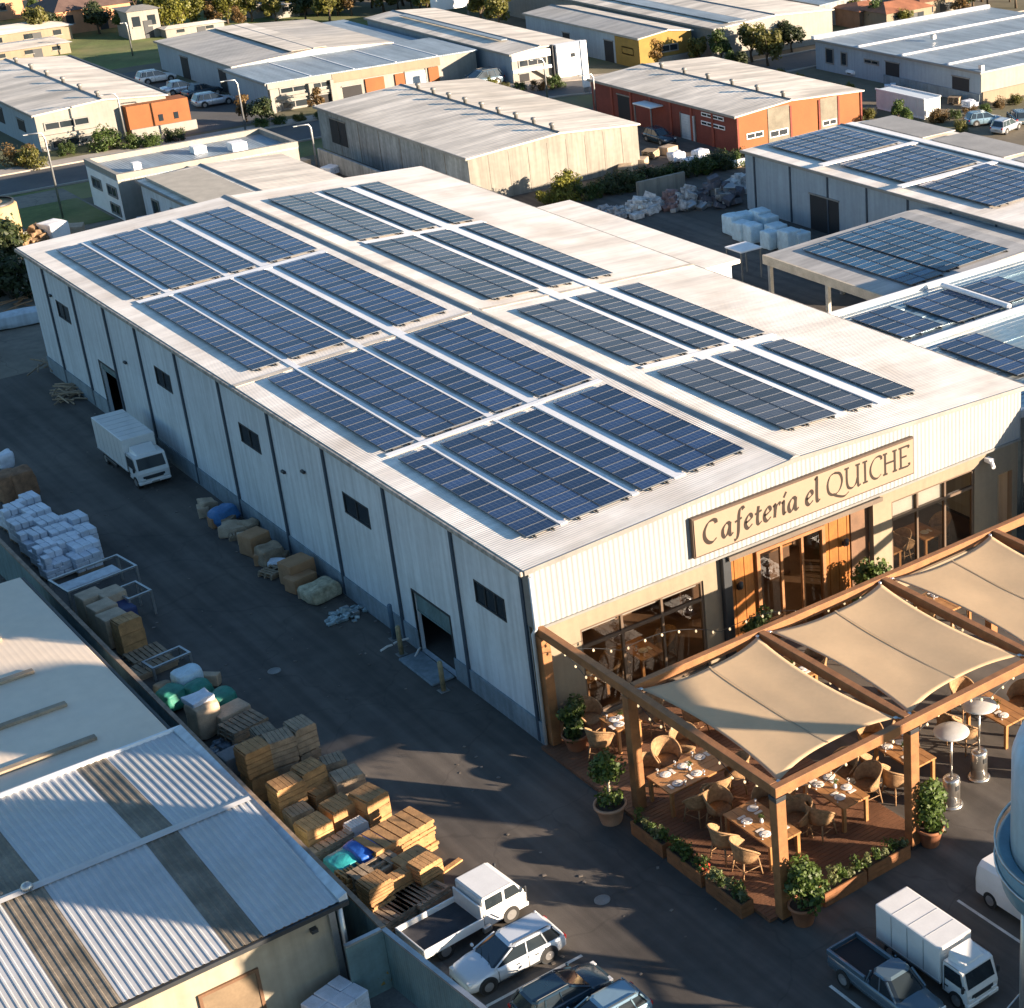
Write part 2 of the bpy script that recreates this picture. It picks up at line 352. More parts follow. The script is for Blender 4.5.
sheet('forecourt', -60, 56, 15.1, 98.5, 0.004, mat('dusty_forecourt', (0.20, 0.17, 0.13), .9, var=.25, scale=.2, coords='w', cracks=.3))
sheet('grass_verge', 9.0, 86.0, 14.9, 94.5, 0.03, grassm)
sheet('lawn', 40, 92, 58, 98.6, 0.03, grassm)
sheet('far_field', 120, 150, 500, 400, 0.0, grassm)
sheet('far_road', 30, 192, 220, 204, 0.02, roadm)
def kerb(x0, y0, x1, y1):
    b = MB(); b.box(x0, y0, -0.01, x1, y1, 0.13, bev=0.02); struct(b.build('kerb', concrete))
b = MB()
for (x0, y0, x1, y1) in [(-9.5, -9.10, -8.7, -9.0), (-9.4, -11.15, -5.6, -11.03), (-9.2, -13.5, -5.4, -13.38)]: b.face([(x0, y0, 0.001), (x1, y0, 0.001), (x1, y1, 0.001), (x0, y1, 0.001)])
for (x, y0, y1) in [(4.85, -21.5, -17.2), (-0.85, -22, -17.5), (7.6, -21, -17.2)]: b.face([(x, y0, 0.001), (x+.11, y0, 0.001), (x+.11, y1, 0.001), (x, y1, 0.001)])
struct(b.build('parking_bay_lines', paint))

# ================================================================== main building
def wall_open(b, axis, c, a0, a1, z0, z1, th, ops, mi=0):
    "a wall skin with real openings; axis 'X' wall lies in the plane x=c and runs along y; th = inward depth of the reveals"
    def P(a, z, d=0): return (c+d, a, z) if axis == 'X' else (a, c+d, z)
    A = sorted({a0, a1, *[o[0] for o in ops], *[o[1] for o in ops]}); Z = sorted({z0, z1, *[o[2] for o in ops], *[o[3] for o in ops]})
    for i in range(len(A)-1):
        for j in range(len(Z)-1):
            am, zm = (A[i]+A[i+1])/2, (Z[j]+Z[j+1])/2
            if any(o[0] < am < o[1] and o[2] < zm < o[3] for o in ops): continue
            b.face([P(A[i], Z[j]), P(A[i+1], Z[j]), P(A[i+1], Z[j+1]), P(A[i], Z[j+1])], mi)
            b.face([P(A[i], Z[j], th), P(A[i+1], Z[j], th), P(A[i+1], Z[j+1], th), P(A[i], Z[j+1], th)], mi)
    for o in ops:
        q = [(o[0], o[2]), (o[1], o[2]), (o[1], o[3]), (o[0], o[3])]
        for k in range(4):
            u, v = q[k], q[(k+1) % 4]
            b.face([P(*u), P(*v), P(*v, th), P(*u, th)], mi)
CB = thing('warehouse', 'long pale warehouse with shallow gabled cream roof full of solar strips and a cafe front', 'warehouse', (0, 0, 0))
lops = [(6.75, 9.8, 0.02, 2.83), (42.7, 45.3, 0.02, 3.29)]
lwin = [(1.95, 4.22), (12.87, 15.23), (23.7, 25.9), (34.2, 36.25), (48.85, 50.85)]
b = MB(); wall_open(b, 'X', 0.0, 0.3, L_, 0.0, 7.42, 0.22, lops+[(a, c, 4.55, 5.5) for a, c in lwin]); b.build('side_wall', wall_pale, CB, recalc=False)
b = MB()
for a0, a1 in ((-0.05, 6.75), (9.8, 42.7), (45.3, L_)): b.box(-0.07, a0, 0, 0.0, a1, 0.98)
b.build('plinth', plinthm, CB)
for y in (52.1, 47.55, 42.55, 38.1, 32.85, 27.6, 22.15, 16.6, 11.1, 5.6, 0.42):
    b = MB(); b.box(-0.085, y-0.09, 0.05, -0.004, y+0.09, 7.3); b.build('joint_strip', seamm, CB)
for a0, a1 in lwin:
    b = MB(); b.box(0.03, a0, 4.55, 0.1, a1, 5.5, 1)
    for q in (a0, a1-0.06): b.box(-0.02, q, 4.55, 0.02, q+0.06, 5.5)
    n = 3 if a1 < 5 else 2
    for k in range(1, n): b.box(-0.01, a0+(a1-a0)*k/n-.03, 4.6, 0.02, a0+(a1-a0)*k/n+.03, 5.44)
    b.box(-0.02, a0, 5.44, 0.02, a1, 5.5); b.box(-0.03, a0, 4.52, 0.02, a1, 4.58); b.build('window', [trim_dark, winglass], CB)
for a0, a1, zt, zs in ((6.75, 9.8, 2.83, 1.95), (42.7, 45.3, 3.29, 2.9)):
    b = MB(); n = int((zt-zs)/0.09)
    for k in range(n): b.box(0.10, a0, zs+k*0.09+.004, 0.13, a1, zs+(k+1)*0.09)
    b.box(0.08, a0, zs-0.08, 0.15, a1, zs); sh = b.build('roller_door', fencem, CB)
    b = MB(); b.box(-0.03, a0-0.09, 0, 0.05, a0, zt+.09); b.box(-0.03, a1, 0, 0.05, a1+.09, zt+.09); b.box(-0.03, a0, zt, 0.05, a1, zt+.09); b.build('door_frame', trim_dark, CB)
    b = MB(); b.box(-1.1, a0+0.1, 0.0, -0.09, a1-0.1, 0.12, bev=.03); b.build('door_ramp', plinthm, CB)
for y, z in ((21.3, 5.55-1.1), (40.6, 4.5), (51.9-0.4, 5.6), (19.0, 5.2)):
    b = MB(); b.box(-0.14, y-.16, z-.07, -0.002, y+.16, z+.07, bev=.03); b.build('wall_vent', trim_dark, CB)
# rear and right walls, dark store behind the side doors
b = MB(); b.face([(0, L_, 0), (W_, L_, 0), (W_, L_, 7.4), (RX, L_, 8.0), (0, L_, 7.4)]); b.build('rear_wall', wall_pale, CB)
b = MB(); b.face([(W_, 0.3, 0), (W_, L_, 0), (W_, L_, 7.4), (W_, 0.3, 7.4)]); b.build('right_wall', wall_pale, CB)
b = MB(); b.face([(0.3, 7.0, .01), (25, 7.0, .01), (25, 55, .01), (0.3, 55, .01)]); b.face([(0.25, 6.5, 0), (25, 6.5, 0), (25, 6.5, 5), (0.25, 6.5, 5)])
b.face([(5, 6.6, 0), (5, 55, 0), (5, 55, 7), (5, 6.6, 7)]); b.build('inner_wall', mat('inner_block_wall', (0.10, 0.09, 0.08), 0.9), CB)
# roof slabs
OV = 0.22
b = MB()
def slab(b, xa, za, xb, zb, y0, y1, th, mi=0): b.prism([(xa, y0, za), (xb, y0, zb), (xb, y0, zb-th), (xa, y0, za-th)], (0, y1-y0, 0), mi)
slab(b, -OV, 7.6-OV*.05, RX, 8.16, -OV, L_+.2, 0.1); b.build('left_roof_slope', roof_cream, CB)
b = MB(); slab(b, RX, 8.16, W_+OV, 7.6-OV*.05, -OV, L_+.2, 0.1); b.build('right_roof_slope', roof_cream, CB)
b = MB(); b.prism([(RX-.28, -OV-.03, 8.165), (RX-.05, -OV-.03, 8.25), (RX+.05, -OV-.03, 8.25), (RX+.28, -OV-.03, 8.165)], (0, L_+.5, 0)); b.build('ridge_cap', mat('grey_ridge_cap', (0.30, 0.29, 0.27), 0.6), CB)
b = MB(); b.box(-OV-0.16, -OV, 7.36, -OV-0.004, L_+.2, 7.56, bev=.03); g = b.build('gutter', mat('weathered_gutter', (0.30, 0.27, 0.23), 0.6, var=0.5, scale=4), CB)
b = MB(); b.box(W_+OV+.004, -OV, 7.36, W_+OV+.16, L_+.2, 7.56, bev=.03); b.build('gutter', MT['weathered_gutter'], CB)
b = MB()
for xa, xb, za, zb in ((-OV, RX, 7.6, 8.17), (RX, W_+OV, 8.17, 7.6)):
    b.prism([(xa, -OV-.06, za), (xb, -OV-.06, zb), (xb, -OV-.06, zb-.2), (xa, -OV-.06, za-.2)], (0, .055, 0))
b.build('verge_trim', trim, CB)
def zr(x): return 7.6+0.56*x/RX if x < RX else 7.6+0.56*(W_-x)/(W_-RX)
# white flashing strips that run between the solar strips
for x0, x1, y0, y1 in [(2.62, 2.92, 1.8, 53.0), (5.86, 6.16, 1.8, 53.0), (7.86, 8.38, 1.8, 53.0), (16.42, 17.02, 2.2, 52.6), (18.84, 19.5, 2.2, 52.6)]:
    b = MB(); b.prism([(x0, y0, zr(x0)+.045), (x1, y0, zr(x1)+.045), (x1, y0, zr(x1)+.005), (x0, y0, zr(x0)+.005)], (0, y1-y0, 0)); b.build('roof_walkway', roof_white, CB)
for x0, x1 in ((1.0, 11.4), (13.7, 21.3)):
    for y0, y1 in ((12.32, 12.66), (39.6, 40.2)):
        b = MB(); b.prism([(x0, y0, zr(x0)+.07), (x1, y0, zr(x1)+.07), (x1, y0, zr(x1)+.05), (x0, y0, zr(x0)+.05)], (0, y1-y0, 0)); b.build('roof_walkway', roof_white, CB)
for x0, x1 in ((-OV, RX-.3), (RX+.3, W_+OV)):
    b = MB(); b.prism([(x0, 24.75, zr(x0)+.03), (x1, 24.75, zr(x1)+.03), (x1, 24.75, zr(x1)+.004), (x0, 24.75, zr(x0)+.004)], (0, .35, 0)); b.build('roof_joint', mat('joint_flashing', (0.55, 0.49, 0.40), 0.7, var=.2), CB)
# front: ribbed band above, cream wall below
b = MB()
n = 112; x0, x1 = -0.02, W_+.02
for k in range(n):
    a = x0+(x1-x0)*k/n; c = a+(x1-x0)/n
    pts = [(a, 0), (a+.06, -.02), (a+.12, -.02), (a+.165, 0)]
    for (u, du), (v, dv) in zip(pts, pts[1:]+[(c, 0)]):
        b.face([(u, -.12+du, 5.1), (v, -.12+dv, 5.1), (v, -.12+dv, zr(min(max(v, 0), W_))-.13), (u, -.12+du, zr(min(max(u, 0), W_))-.13)])
b.build('ribbed_band', clad, CB)
b = MB(); b.box(-.04, -.2, 5.0, W_+.04, -.002, 5.1); b.box(-.04, -.2, 5.1, -.004, 0.3, 7.4); b.build('band_sill', trim, CB)
b = MB(); b.face([(-.003, -.1, 5.1), (-.003, .3, 5.1), (-.003, .3, 7.45), (-.003, -.1, 7.45)]); b.build('corner_flashing', wall_pale, CB)
FO = [(1.92, 7.6, 0.35, 4.25), (8.9, 16.5, 0.0, 4.88), (17.55, 22.5, 0.45, 4.38), (24.0, 24.9, 0, 3.6)]
b = MB(); wall_open(b, 'Y', 0.0, 0.0, W_, 0.0, 5.0, 0.3, FO); b.build('front_wall', render_c, CB, recalc=False)
def shopfront(x0, x1, z0, z1, mull, zt, blinds):
    w_ = thing('front_window', '', '', (x0, 0.12, z0)); del w_['label']; del w_['category']; w_.parent = CB
    b = MB(); b.box(x0, .06, z0, x0+.1, .2, z1); b.box(x1-.1, .06, z0, x1, .2, z1); b.box(x0+.1, .06, z1-.1, x1-.1, .2, z1); b.box(x0+.1, .06, z0, x1-.1, .2, z0+.1)
    for q in mull: b.box(q-.05, .05, z0+.1, q+.05, .2, z1-.1)
    b.box(x0+.1, .04, zt-.06, x1-.1, .19, zt+.06); b.build('window_frame', mat('bronze_frame', (0.11, 0.075, 0.05), 0.5, var=.1), w_)
    b = MB(); b.face([(x0+.1, .13, z0+.1), (x1-.1, .13, z0+.1), (x1-.1, .13, z1-.1), (x0+.1, .13, z1-.1)]); b.build('pane', cafeglass, w_)
    for q0, q1, zb in blinds:
        b = MB(); b.box(q0, .22, zb, q1, .25, z1-.04); b.build('roller_blind', linen, w_)
shopfront(1.92, 7.6, .35, 4.25, (3.79, 5.64), 3.42, [(2.05, 3.7, 4.0), (3.85, 5.55, 4.0), (5.7, 7.4, 4.0)])
shopfront(17.55, 22.5, .45, 4.38, (19.1, 20.75), 3.5, [(17.7, 19.0, 3.45), (19.2, 20.65, 3.5)])
# entrance recess
b = MB()
for k in range(46):
    a = 8.9+k*(7.6/46); c = a+7.6/46-.012
    for (u0, u1) in ((8.9, 10.5), (14.0, 16.5)):
        if a >= u0-.01 and c <= u1+.03: b.box(a, .36+.012*(k % 3), 0, c, .42, 4.8)
    if a > 10.4 and c < 14.1: b.box(a, .36+.012*(k % 3), 4.42, c, .42, 4.8)
b.build('timber_cladding', cedar, CB)
b = MB(); b.box(15.5, .3, 0, 16.48, .355, 4.8); b.build('dark_reveal', timber_dark, CB); b = MB(); b.box(8.92, .1, 0, 9.0, .35, 4.86); b.build('dark_reveal', timber_dark, CB)
D = bpy.data.objects.new('entrance_door', None); COL.objects.link(D); D.location = (10.5, .3, 0); D.parent = CB
b = MB(); b.box(10.45, .24, 0, 10.62, .46, 4.4); b.box(13.88, .24, 0, 14.05, .46, 4.4); b.box(10.62, .24, 4.26, 13.88, .46, 4.4)
for q in (11.75, 12.85): b.box(q-.06, .28, 0, q+.06, .42, 4.26)
b.box(10.62, .3, 1.0, 11.69, .4, 1.1); b.build('door_frame', timber, D)
b = MB(); b.face([(10.62, .35, 0.02), (11.69, .35, .02), (11.69, .35, 4.26), (10.62, .35, 4.26)]); b.face([(12.91, .35, 0.02), (13.88, .35, .02), (13.88, .35, 4.26), (12.91, .35, 4.26)]); b.build('pane', cafeglass, D)
b = MB(); b.box(8.66, -.34, 4.88, 16.74, .3, 4.98, bev=.02); b.box(8.66, -.38, 4.82, 16.74, -.342, 5.02); b.build('entrance_canopy', mat('bronze_canopy', (.13, .10, .075), .5, var=.15), CB)
b = MB(); b.box(8.42, -.24, 0, 8.84, -.003, 4.98, bev=.03); b.build('dark_pillar', trim_dark, CB)
for x in (9.5, 15.1):
    b = MB(); b.box(x-.06, .2, 3.05, x+.06, .355, 3.25); b.lathe([(.05, 0), (.11, .06), (.11, .3), (.04, .36)], (x, .14, 3.1), 10); b.build('wall_lantern', trim_dark, CB)
b = MB(); b.tube([(-.06, -.32, 7.3), (-.06, -.32, 5.2), (-.10, -.12, 4.9), (-.10, -.12, 0.1)], .07, 8); b.build('downpipe', wall_pale, CB)
b = MB(); b.box(23.05, -.4, 4.55, 23.35, -.004, 4.75, bev=.03); b.tube([(23.2, -.35, 4.65), (23.0, -.7, 4.5)], .09, 8); b.build('floodlight', roof_white, CB)
# cafe room behind the glass
b = MB(); b.face([(.3, .3, .02), (25, .3, .02), (25, 6.4, .02), (.3, 6.4, .02)], 0); b.face([(.3, 6.4, 0), (25, 6.4, 0), (25, 6.4, 5), (.3, 6.4, 5)], 1); b.face([(.3, .3, 4.95), (25, .3, 4.95), (25, 6.4, 4.95), (.3, 6.4, 4.95)], 1)
b.build('cafe_room', [mat('cafe_floor', (0.12, 0.07, 0.04), 0.5, var=.2), mat('cafe_wall', (0.16, 0.095, 0.055), 0.8, var=.3)], CB)
b = MB(); b.box(9.5, 4.6, 0, 15.5, 5.3, 1.4, 0, bev=.03); b.box(9.4, 4.55, 1.4, 15.6, 5.35, 1.48, 1)
for k in range(4): b.box(9.6, 6.1, 1.6+k*.55, 15.4, 6.35, 1.66+k*.55, 1)
for k in range(46): b.lathe([(.06, 0), (.06, .2), (.02, .32)], (9.8+5.5*random.random(), 6.2, 1.67+.55*random.randrange(4)), 6, 2)
b.build('bar_counter', [timber_dark, table_m, china], CB)

for k, (x, y) in enumerate([(2.8, 2.0), (4.3, 3.2), (5.8, 2.1), (7.0, 3.4), (10.6, 3.6), (12.2, 3.4), (13.8, 3.6), (18.4, 2.2), (19.9, 3.2), (21.4, 2.1)]):
    t = thing('pendant_lamp', '', '', (x, y, 3.0)); del t['label']; del t['category']; t.parent = CB
    b = MB(); b.tube([(x, y, 3.35), (x, y, 4.95)], .015, 5); b.build('cord', trim_dark, t)
    b = MB(); b.lathe([(.04, 3.38), (.16, 3.3), (.2, 3.16), (.15, 3.02), (.03, 2.96)], (x, y, 0), 14); b.build('globe', mat('lamp_globe', (.8, .6, .35), .4, var=0, emit=((1, .62, .28), 5)), t)
# ================================================================== sign
SG = thing('sign_board', 'long cream sign board lettered Cafetería el QUICHE above the wooden cafe entrance', 'sign', (12.8, -.3, 5.52))
b = MB(); b.box(7.03, -.34, 5.5, 18.58, -.17, 7.22, bev=.02); b.build('board_frame', signe, SG)
b = MB(); b.box(7.11, -.375, 5.58, 18.5, -.341, 7.14); b.build('board_face', signm, SG)
def cr(P, n=9):
    if len(P) < 3: return [Vector((*P[0], 0)).lerp(Vector((*P[1], 0)), i/n) for i in range(n+1)]
    Q = [Vector((2*P[0][0]-P[1][0], 2*P[0][1]-P[1][1]))]+[Vector(p) for p in P]+[Vector((2*P[-1][0]-P[-2][0], 2*P[-1][1]-P[-2][1]))]; out = []
    for i in range(1, len(Q)-2):
        a, p, q, c = Q[i-1:i+3]
        for k in range(n):
            t = k/n; out.append(.5*((2*p)+(-a+q)*t+(2*a-5*p+4*q-c)*t*t+(-a+3*p-3*q+c)*t**3))
    out.append(Q[-2]); return [Vector((v.x, v.y, 0)) for v in out]
GL = {
 'C': [[(.70, .80), (.68, .93), (.52, 1.0), (.28, .92), (.08, .62), (.07, .30), (.22, .06), (.45, -.01), (.68, .12)]],
 'a': [[(.44, .52), (.36, .60), (.22, .57), (.07, .38), (.05, .12), (.16, .0), (.30, .12), (.44, .42)], [(.46, .60), (.42, .30), (.42, .06), (.50, .0), (.60, .07)]],
 'f': [[(.56, .96), (.50, 1.06), (.38, 1.03), (.30, .82), (.25, .40), (.20, -.05), (.10, -.30), (-.04, -.32)], [(.06, .50), (.44, .60)]],
 'e': [[(.07, .28), (.22, .31), (.40, .42), (.38, .57), (.25, .59), (.08, .36), (.08, .10), (.22, -.01), (.44, .12)]],
 't': [[(.22, .84), (.15, .45), (.12, .12), (.20, .0), (.36, .08)], [(.0, .50), (.38, .60)]],
 'r': [[(.02, .52), (.12, .60), (.12, .30), (.08, .0)], [(.11, .26), (.20, .50), (.34, .61), (.44, .55)]],
 'i': [[(.02, .52), (.12, .60), (.10, .25), (.13, .02), (.26, .07)], [(.14, .78), (.30, 1.02)]],
 'l': [[(.02, 1.05), (.14, 1.12), (.12, .5), (.12, .08), (.20, .0), (.30, .07)]],
 'Q': [[(.45, 1.0), (.20, .90), (.05, .55), (.12, .16), (.40, .0), (.70, .14), (.85, .52), (.74, .88), (.45, 1.0)], [(.34, .03), (.62, -.14), (.95, -.24), (1.22, -.12)]],
 'U': [[(.0, .98), (.26, .98)], [(.13, .98), (.12, .40), (.20, .08), (.42, .0), (.62, .14), (.74, .45)], [(.62, .98), (.88, .98)], [(.75, .98), (.75, .06), (.90, .02)]],
 'I': [[(.0, .98), (.28, .98)], [(.14, .98), (.14, .02)], [(.0, .02), (.28, .02)]],
 'H': [[(.0, .98), (.26, .98)], [(.13, .98), (.13, .02)], [(.0, .02), (.26, .02)], [(.56, .98), (.82, .98)], [(.69, .98), (.69, .02)], [(.56, .02), (.82, .02)], [(.13, .52), (.69, .52)]],
 'E': [[(.0, .98), (.56, .98), (.58, .86)], [(.13, .98), (.13, .02)], [(.0, .02), (.58, .02), (.62, .16)], [(.13, .52), (.48, .52)]],
}
# letter, x of its left edge, baseline z, scale
TXT = [('C', 7.50, 5.98, .92, 'C'), ('a', 8.38, 5.98, .92, 'a'), ('f', 8.98, 5.98, .92, 'f'), ('e', 9.48, 5.98, .92, 'e'), ('t', 10.02, 5.98, .92, 't'),
       ('e', 10.42, 5.98, .92, 'e'), ('r', 10.92, 5.98, .92, 'r'), ('i', 11.36, 5.98, .92, 'i'), ('a', 11.68, 5.98, .92, 'a'),
       ('e', 12.58, 5.98, .92, 'e'), ('l', 13.08, 5.98, .92, 'l'),
       ('Q', 13.72, 5.98, .96, 'Q'), ('U', 14.68, 5.98, .96, 'U'), ('I', 15.66, 5.98, .96, 'I'), ('C', 16.03, 5.98, .96, 'C'), ('H', 16.78, 5.98, .96, 'H'), ('E', 17.66, 5.98, .96, 'E')]
for ch, X, Z, s_, nm in TXT:
    b = MB()
    for si, st in enumerate(GL[ch]):
        P = cr(st, 8); yo = -.378-.0016*si; wd = .052 if ch in 'QUICHE' and X > 13.5 else .075
        L, R = [], []
        for i, p in enumerate(P):
            t = (P[min(i+1, len(P)-1)]-P[max(i-1, 0)]).normalized(); nn = Vector((-t.y, t.x, 0))
            nib = Vector((math.cos(math.radians(32)), math.sin(math.radians(32)), 0))
            h = wd*(0.36+0.95*abs(t.cross(nib).z)); L.append(p+nn*h); R.append(p-nn*h)
        V = lambda q, y: (X+q.x*s_, y, Z+q.y*s_)
        lo = [b.b.verts.new(V(q, yo)) for q in L]; ro = [b.b.verts.new(V(q, yo)) for q in R]
        for i in range(len(P)-1): b.b.faces.new((lo[i], lo[i+1], ro[i+1], ro[i]))
    b.build('letter', letterm, SG)

# ================================================================== solar strips
PW, PL = 1.36, 0.712
def solar_proto(w_, l_, nx=1):
    b = MB(); e = .02
    b.box(e, e, 0, w_-e, l_-e, .03, 0)
    for q in ((0, 0, w_, e), (0, l_-e, w_, l_), (0, e, e, l_-e), (w_-e, e, w_, l_-e)): b.box(q[0], q[1], 0, q[2], q[3], .042, 1)
    me = b.build('panel', [solar, solar_frame]).data; return me
pmesh = solar_proto(PW, .70); bpy.data.objects.remove(bpy.data.objects['panel'])
b = MB(); b.box(.02, .02, 0, PW-.02, .68, .03, 0)
for q in ((0, 0, PW, .02), (0, .68, PW, .70), (0, .02, .02, .68), (PW-.02, .02, PW, .68)): b.box(q[0], q[1], 0, q[2], q[3], .042, 1)
o = b.build('panel', [solar_teal, solar_frame]); tmesh = o.data; bpy.data.objects.remove(o)
gmesh = tmesh.copy(); gmesh.materials[0] = solar_grey
def solar_array(x0, ncol, y0, nrow, zf, label, group, pw=PW, mesh=None, gap=.03, pl=PL):
    a = thing('solar_array', label, 'solar panels', (x0, y0, zf(x0)), 0, group); mesh = mesh or pmesh
    tilt = math.atan2(zf(x0+.5)-zf(x0), .5)
    for c in range(ncol):
        for r in range(nrow):
            o = bpy.data.objects.new('panel', mesh); COL.objects.link(o); o.parent = a
            xx = c*(pw+gap); o.location = (xx*math.cos(tilt), r*pl, .10+xx*math.sin(tilt)); o.rotation_euler = (0, -tilt, 0)
    b = MB(); wd = ncol*(pw+gap)
    for q in (.3, wd/ncol-.3) + ((wd-.3,) if ncol > 1 else ()): b.prism([(q, -.15, .02+q*math.tan(tilt)), (q+.06, -.15, .02+q*math.tan(tilt)), (q+.06, -.15, .09+q*math.tan(tilt)), (q, -.15, .09+q*math.tan(tilt))], (0, nrow*pl+.3, 0))
    b.build('mounting_rail', trim_dark, a, world=False)
    return a
cols = [(1.1, 1, 'outermost solar strip by the left eave'), (3.03, 2, 'double solar strip second from the left eave'), (6.3, 1, 'single solar strip third from the left eave'), (8.5, 2, 'double solar strip just left of the ridge'),
        (13.75, 2, 'double solar strip just right of the ridge'), (17.2, 1, 'single solar strip amid the right slope'), (19.65, 1, 'outermost solar strip on the right slope')]
secs = [(1.75, 14, 'block nearest the sign'), (12.85, 16, 'second block from the sign'), (25.9, 19, 'third block from the sign'), (40.5, 17, 'farthest block from the sign')]
for sy, nr, sn in secs:
    for cx, nc, cn in cols:
        solar_array(cx, nc, sy + (.45 if cx > 13 and sy < 2 else 0), nr - (1 if cx > 13 and sy < 20 else 0), zr, f'{cn}, {sn}', 'solar strips on the main warehouse roof', mesh=gmesh if cx > 13 else None)
# ================================================================== terrace
DZ = 0.16
b = MB()
n = 72
for k in range(n):
    y0 = -13.95+k*(13.85/n); b.box(-.32, y0, .06, 6.5, y0+13.85/n-.018, DZ)
b.box(-.3, -13.9, 0, 6.48, -.1, .055)
tag(recenter(b.build('terrace_deck', deckm)), 'reddish brown board deck under the corner of the timber pergola', 'deck')
PG = thing('pergola', 'stained timber pergola of square posts and beams over the cafe terrace', 'pergola', (0.2, -14, 0))
PT, PB = 5.12, 4.76
def beam(x0, y0, x1, y1, dz=0, m=timber, nm='beam'):
    b = MB(); h = .14
    if abs(x1-x0) > abs(y1-y0): b.box(x0, y0-h, PB+dz, x1, y0+h, PT+dz, bev=.015)
    else: b.box(x0-h, y0, PB+dz, x0+h, y1, PT+dz, bev=.015)
    b.build(nm, m, PG)
beam(.2, -13.84, .2, -.02); beam(.04, -14, 25.4, -14)
beam(.36, -5.85, 25.4, -5.85, .004)
for x in (5.85, 11.8, 17.75, 23.7): beam(x, -13.84, x, -6.01, .002)
for x, y in ((.2, -14), (5.85, -14), (11.8, -14), (17.75, -14), (.2, -5.85), (5.85, -5.85), (11.8, -5.85), (17.75, -5.85), (.2, -.25)):
    b = MB(); b.box(x-.19, y-.19, 0 if x > 6.5 or y == -14 else DZ, x+.19, y+.19, PB, bev=.015); p = b.build('post', timber, PG)
    if y > -14: continue
    b = MB(); b.box(x-.2, y-.2, 4.6, x+.2, y+.2, PB+.001, bev=.01); b.box(x-.22, y-.22, 0, x+.22, y+.22, .1); b.build('bracket', trim_dark, p)
for x in (5.85, 11.8, 17.75):
    pass

def sail(c, label, sag):
    b = MB(); N = 30; G = []
    A, B_, C_, D_ = [Vector(q) for q in c]
    for i in range(N+1):
        row = []
        for j in range(N+1):
            u, v = i/N, j/N
            u2 = u+(.5-u)*.14*4*v*(1-v)*abs(2*u-1)**1.0; v2 = v+(.5-v)*.14*4*u*(1-u)*abs(2*v-1)
            p = A*(1-u2)*(1-v2)+B_*u2*(1-v2)+C_*u2*v2+D_*(1-u2)*v2
            p = p + Vector((0, 0, -sag*16*u*(1-u)*v*(1-v) + .02*math.sin(9*u+3*v)*u*(1-u)*4 + .025*noise.noise(Vector((u*5+A.x, v*2.2, A.x)))*16*u*(1-u)*v*(1-v) ))
            row.append(b.b.verts.new(p))
        G.append(row)
    for i in range(N):
        for j in range(N): b.b.faces.new((G[i][j], G[i+1][j], G[i+1][j+1], G[i][j+1]))
    t = thing('shade_sail', label, 'shade sail', tuple((A+B_+C_+D_)/4), 0, 'tan shade sails hung in the pergola bays')
    o = b.build('canvas', sailm, t, smooth=True); s = o.modifiers.new('th', 'SOLIDIFY'); s.thickness = .015
    def edge(pts, r, nm, m): q = MB(); q.tube(pts, r, 5); q.build(nm, m, t)
    pts = []
    for j in range(N+1):
        u, v = .5, j/N; v2 = v; p = A*(1-u)*(1-v2)+B_*u*(1-v2)+C_*u*v2+D_*(1-u)*v2
        vv = v+(.5-v)*.14*4*u*(1-u)*abs(2*v-1); p = A*.5*(1-vv)+B_*.5*(1-vv)+C_*.5*vv+D_*.5*vv
        pts.append(p+Vector((0, 0, -sag*4*v*(1-v)+.012+.03*math.sin(4.5+3*v))))
    q = MB()
    for a, c2 in zip(pts, pts[1:]):
        q.face([a+Vector((-.03, 0, .006)), a+Vector((.03, 0, .006)), c2+Vector((.03, 0, .006)), c2+Vector((-.03, 0, .006))])
    q.build('seam', mat('sail_seam', (0.36, .27, .17), .9, var=.05), t)
    for P in (A, B_, C_, D_):
        d = (P-(A+B_+C_+D_)/4); d.z = 0; d.normalize(); q = MB(); q.tube([P-d*.1, P+d*.28], .03, 6); q.lathe([(.07, -.03), (.07, .03)], tuple(P), 10); q.build('corner_shackle', inox, t)
    return t
sail([(.5, -13.7, 4.98), (5.6, -13.55, 5.02), (5.6, -6.1, 5.04), (.5, -6.15, 5.0)], 'tan shade sail in the corner bay of the pergola, nearest the warehouse corner', .10)
sail([(6.15, -13.6, 4.96), (11.5, -13.5, 5.0), (11.5, -6.1, 5.05), (6.15, -6.1, 5.02)], 'middle tan shade sail, in the bay above the two steel patio heaters', .10)
sail([(12.1, -13.6, 4.98), (17.4, -13.5, 5.0), (17.4, -6.1, 5.04), (12.1, -6.1, 5.02)], 'rightmost tan shade sail, cut by the edge of the photo', .10)

# string lights
bulbm = mat('warm_bulb', (0.55, 0.42, 0.28), 0.3, var=0, emit=((1.0, 0.72, 0.4), .35))
def strand(pts, n, sag, label):
    t = thing('string_lights', label, 'string lights', tuple(pts[0]), 0, 'bulb strings hung along the pergola beams'); A, B_ = Vector(pts[0]), Vector(pts[1])
    f = lambda k: A.lerp(B_, k)+Vector((0, 0, -sag*(1-abs(math.cos(3*PI*k)))))
    b = MB(); b.tube([f(i/48) for i in range(49)], .014, 4); b.build('cable', trim_dark, t)
    for i in range(n):
        p = f((i+.5)/n); b = MB(); b.lathe([(.018, -.02), (.036, -.06), (.042, -.09), (.028, -.125), (.01, -.14)], tuple(p), 8); b.build('bulb', bulbm, t)
strand([(.4, -.4, 4.6), (.4, -13.7, 4.6)], 20, .55, 'string of round bulbs under the left side beam of the pergola')
strand([(.4, -13.75, 4.6), (11.7, -13.75, 4.6)], 22, .5, 'string of round bulbs under the long front beam of the pergola')
strand([(12.0, -13.75, 4.6), (23, -13.75, 4.6)], 18, .5, 'string of round bulbs at the right end of the front beam')
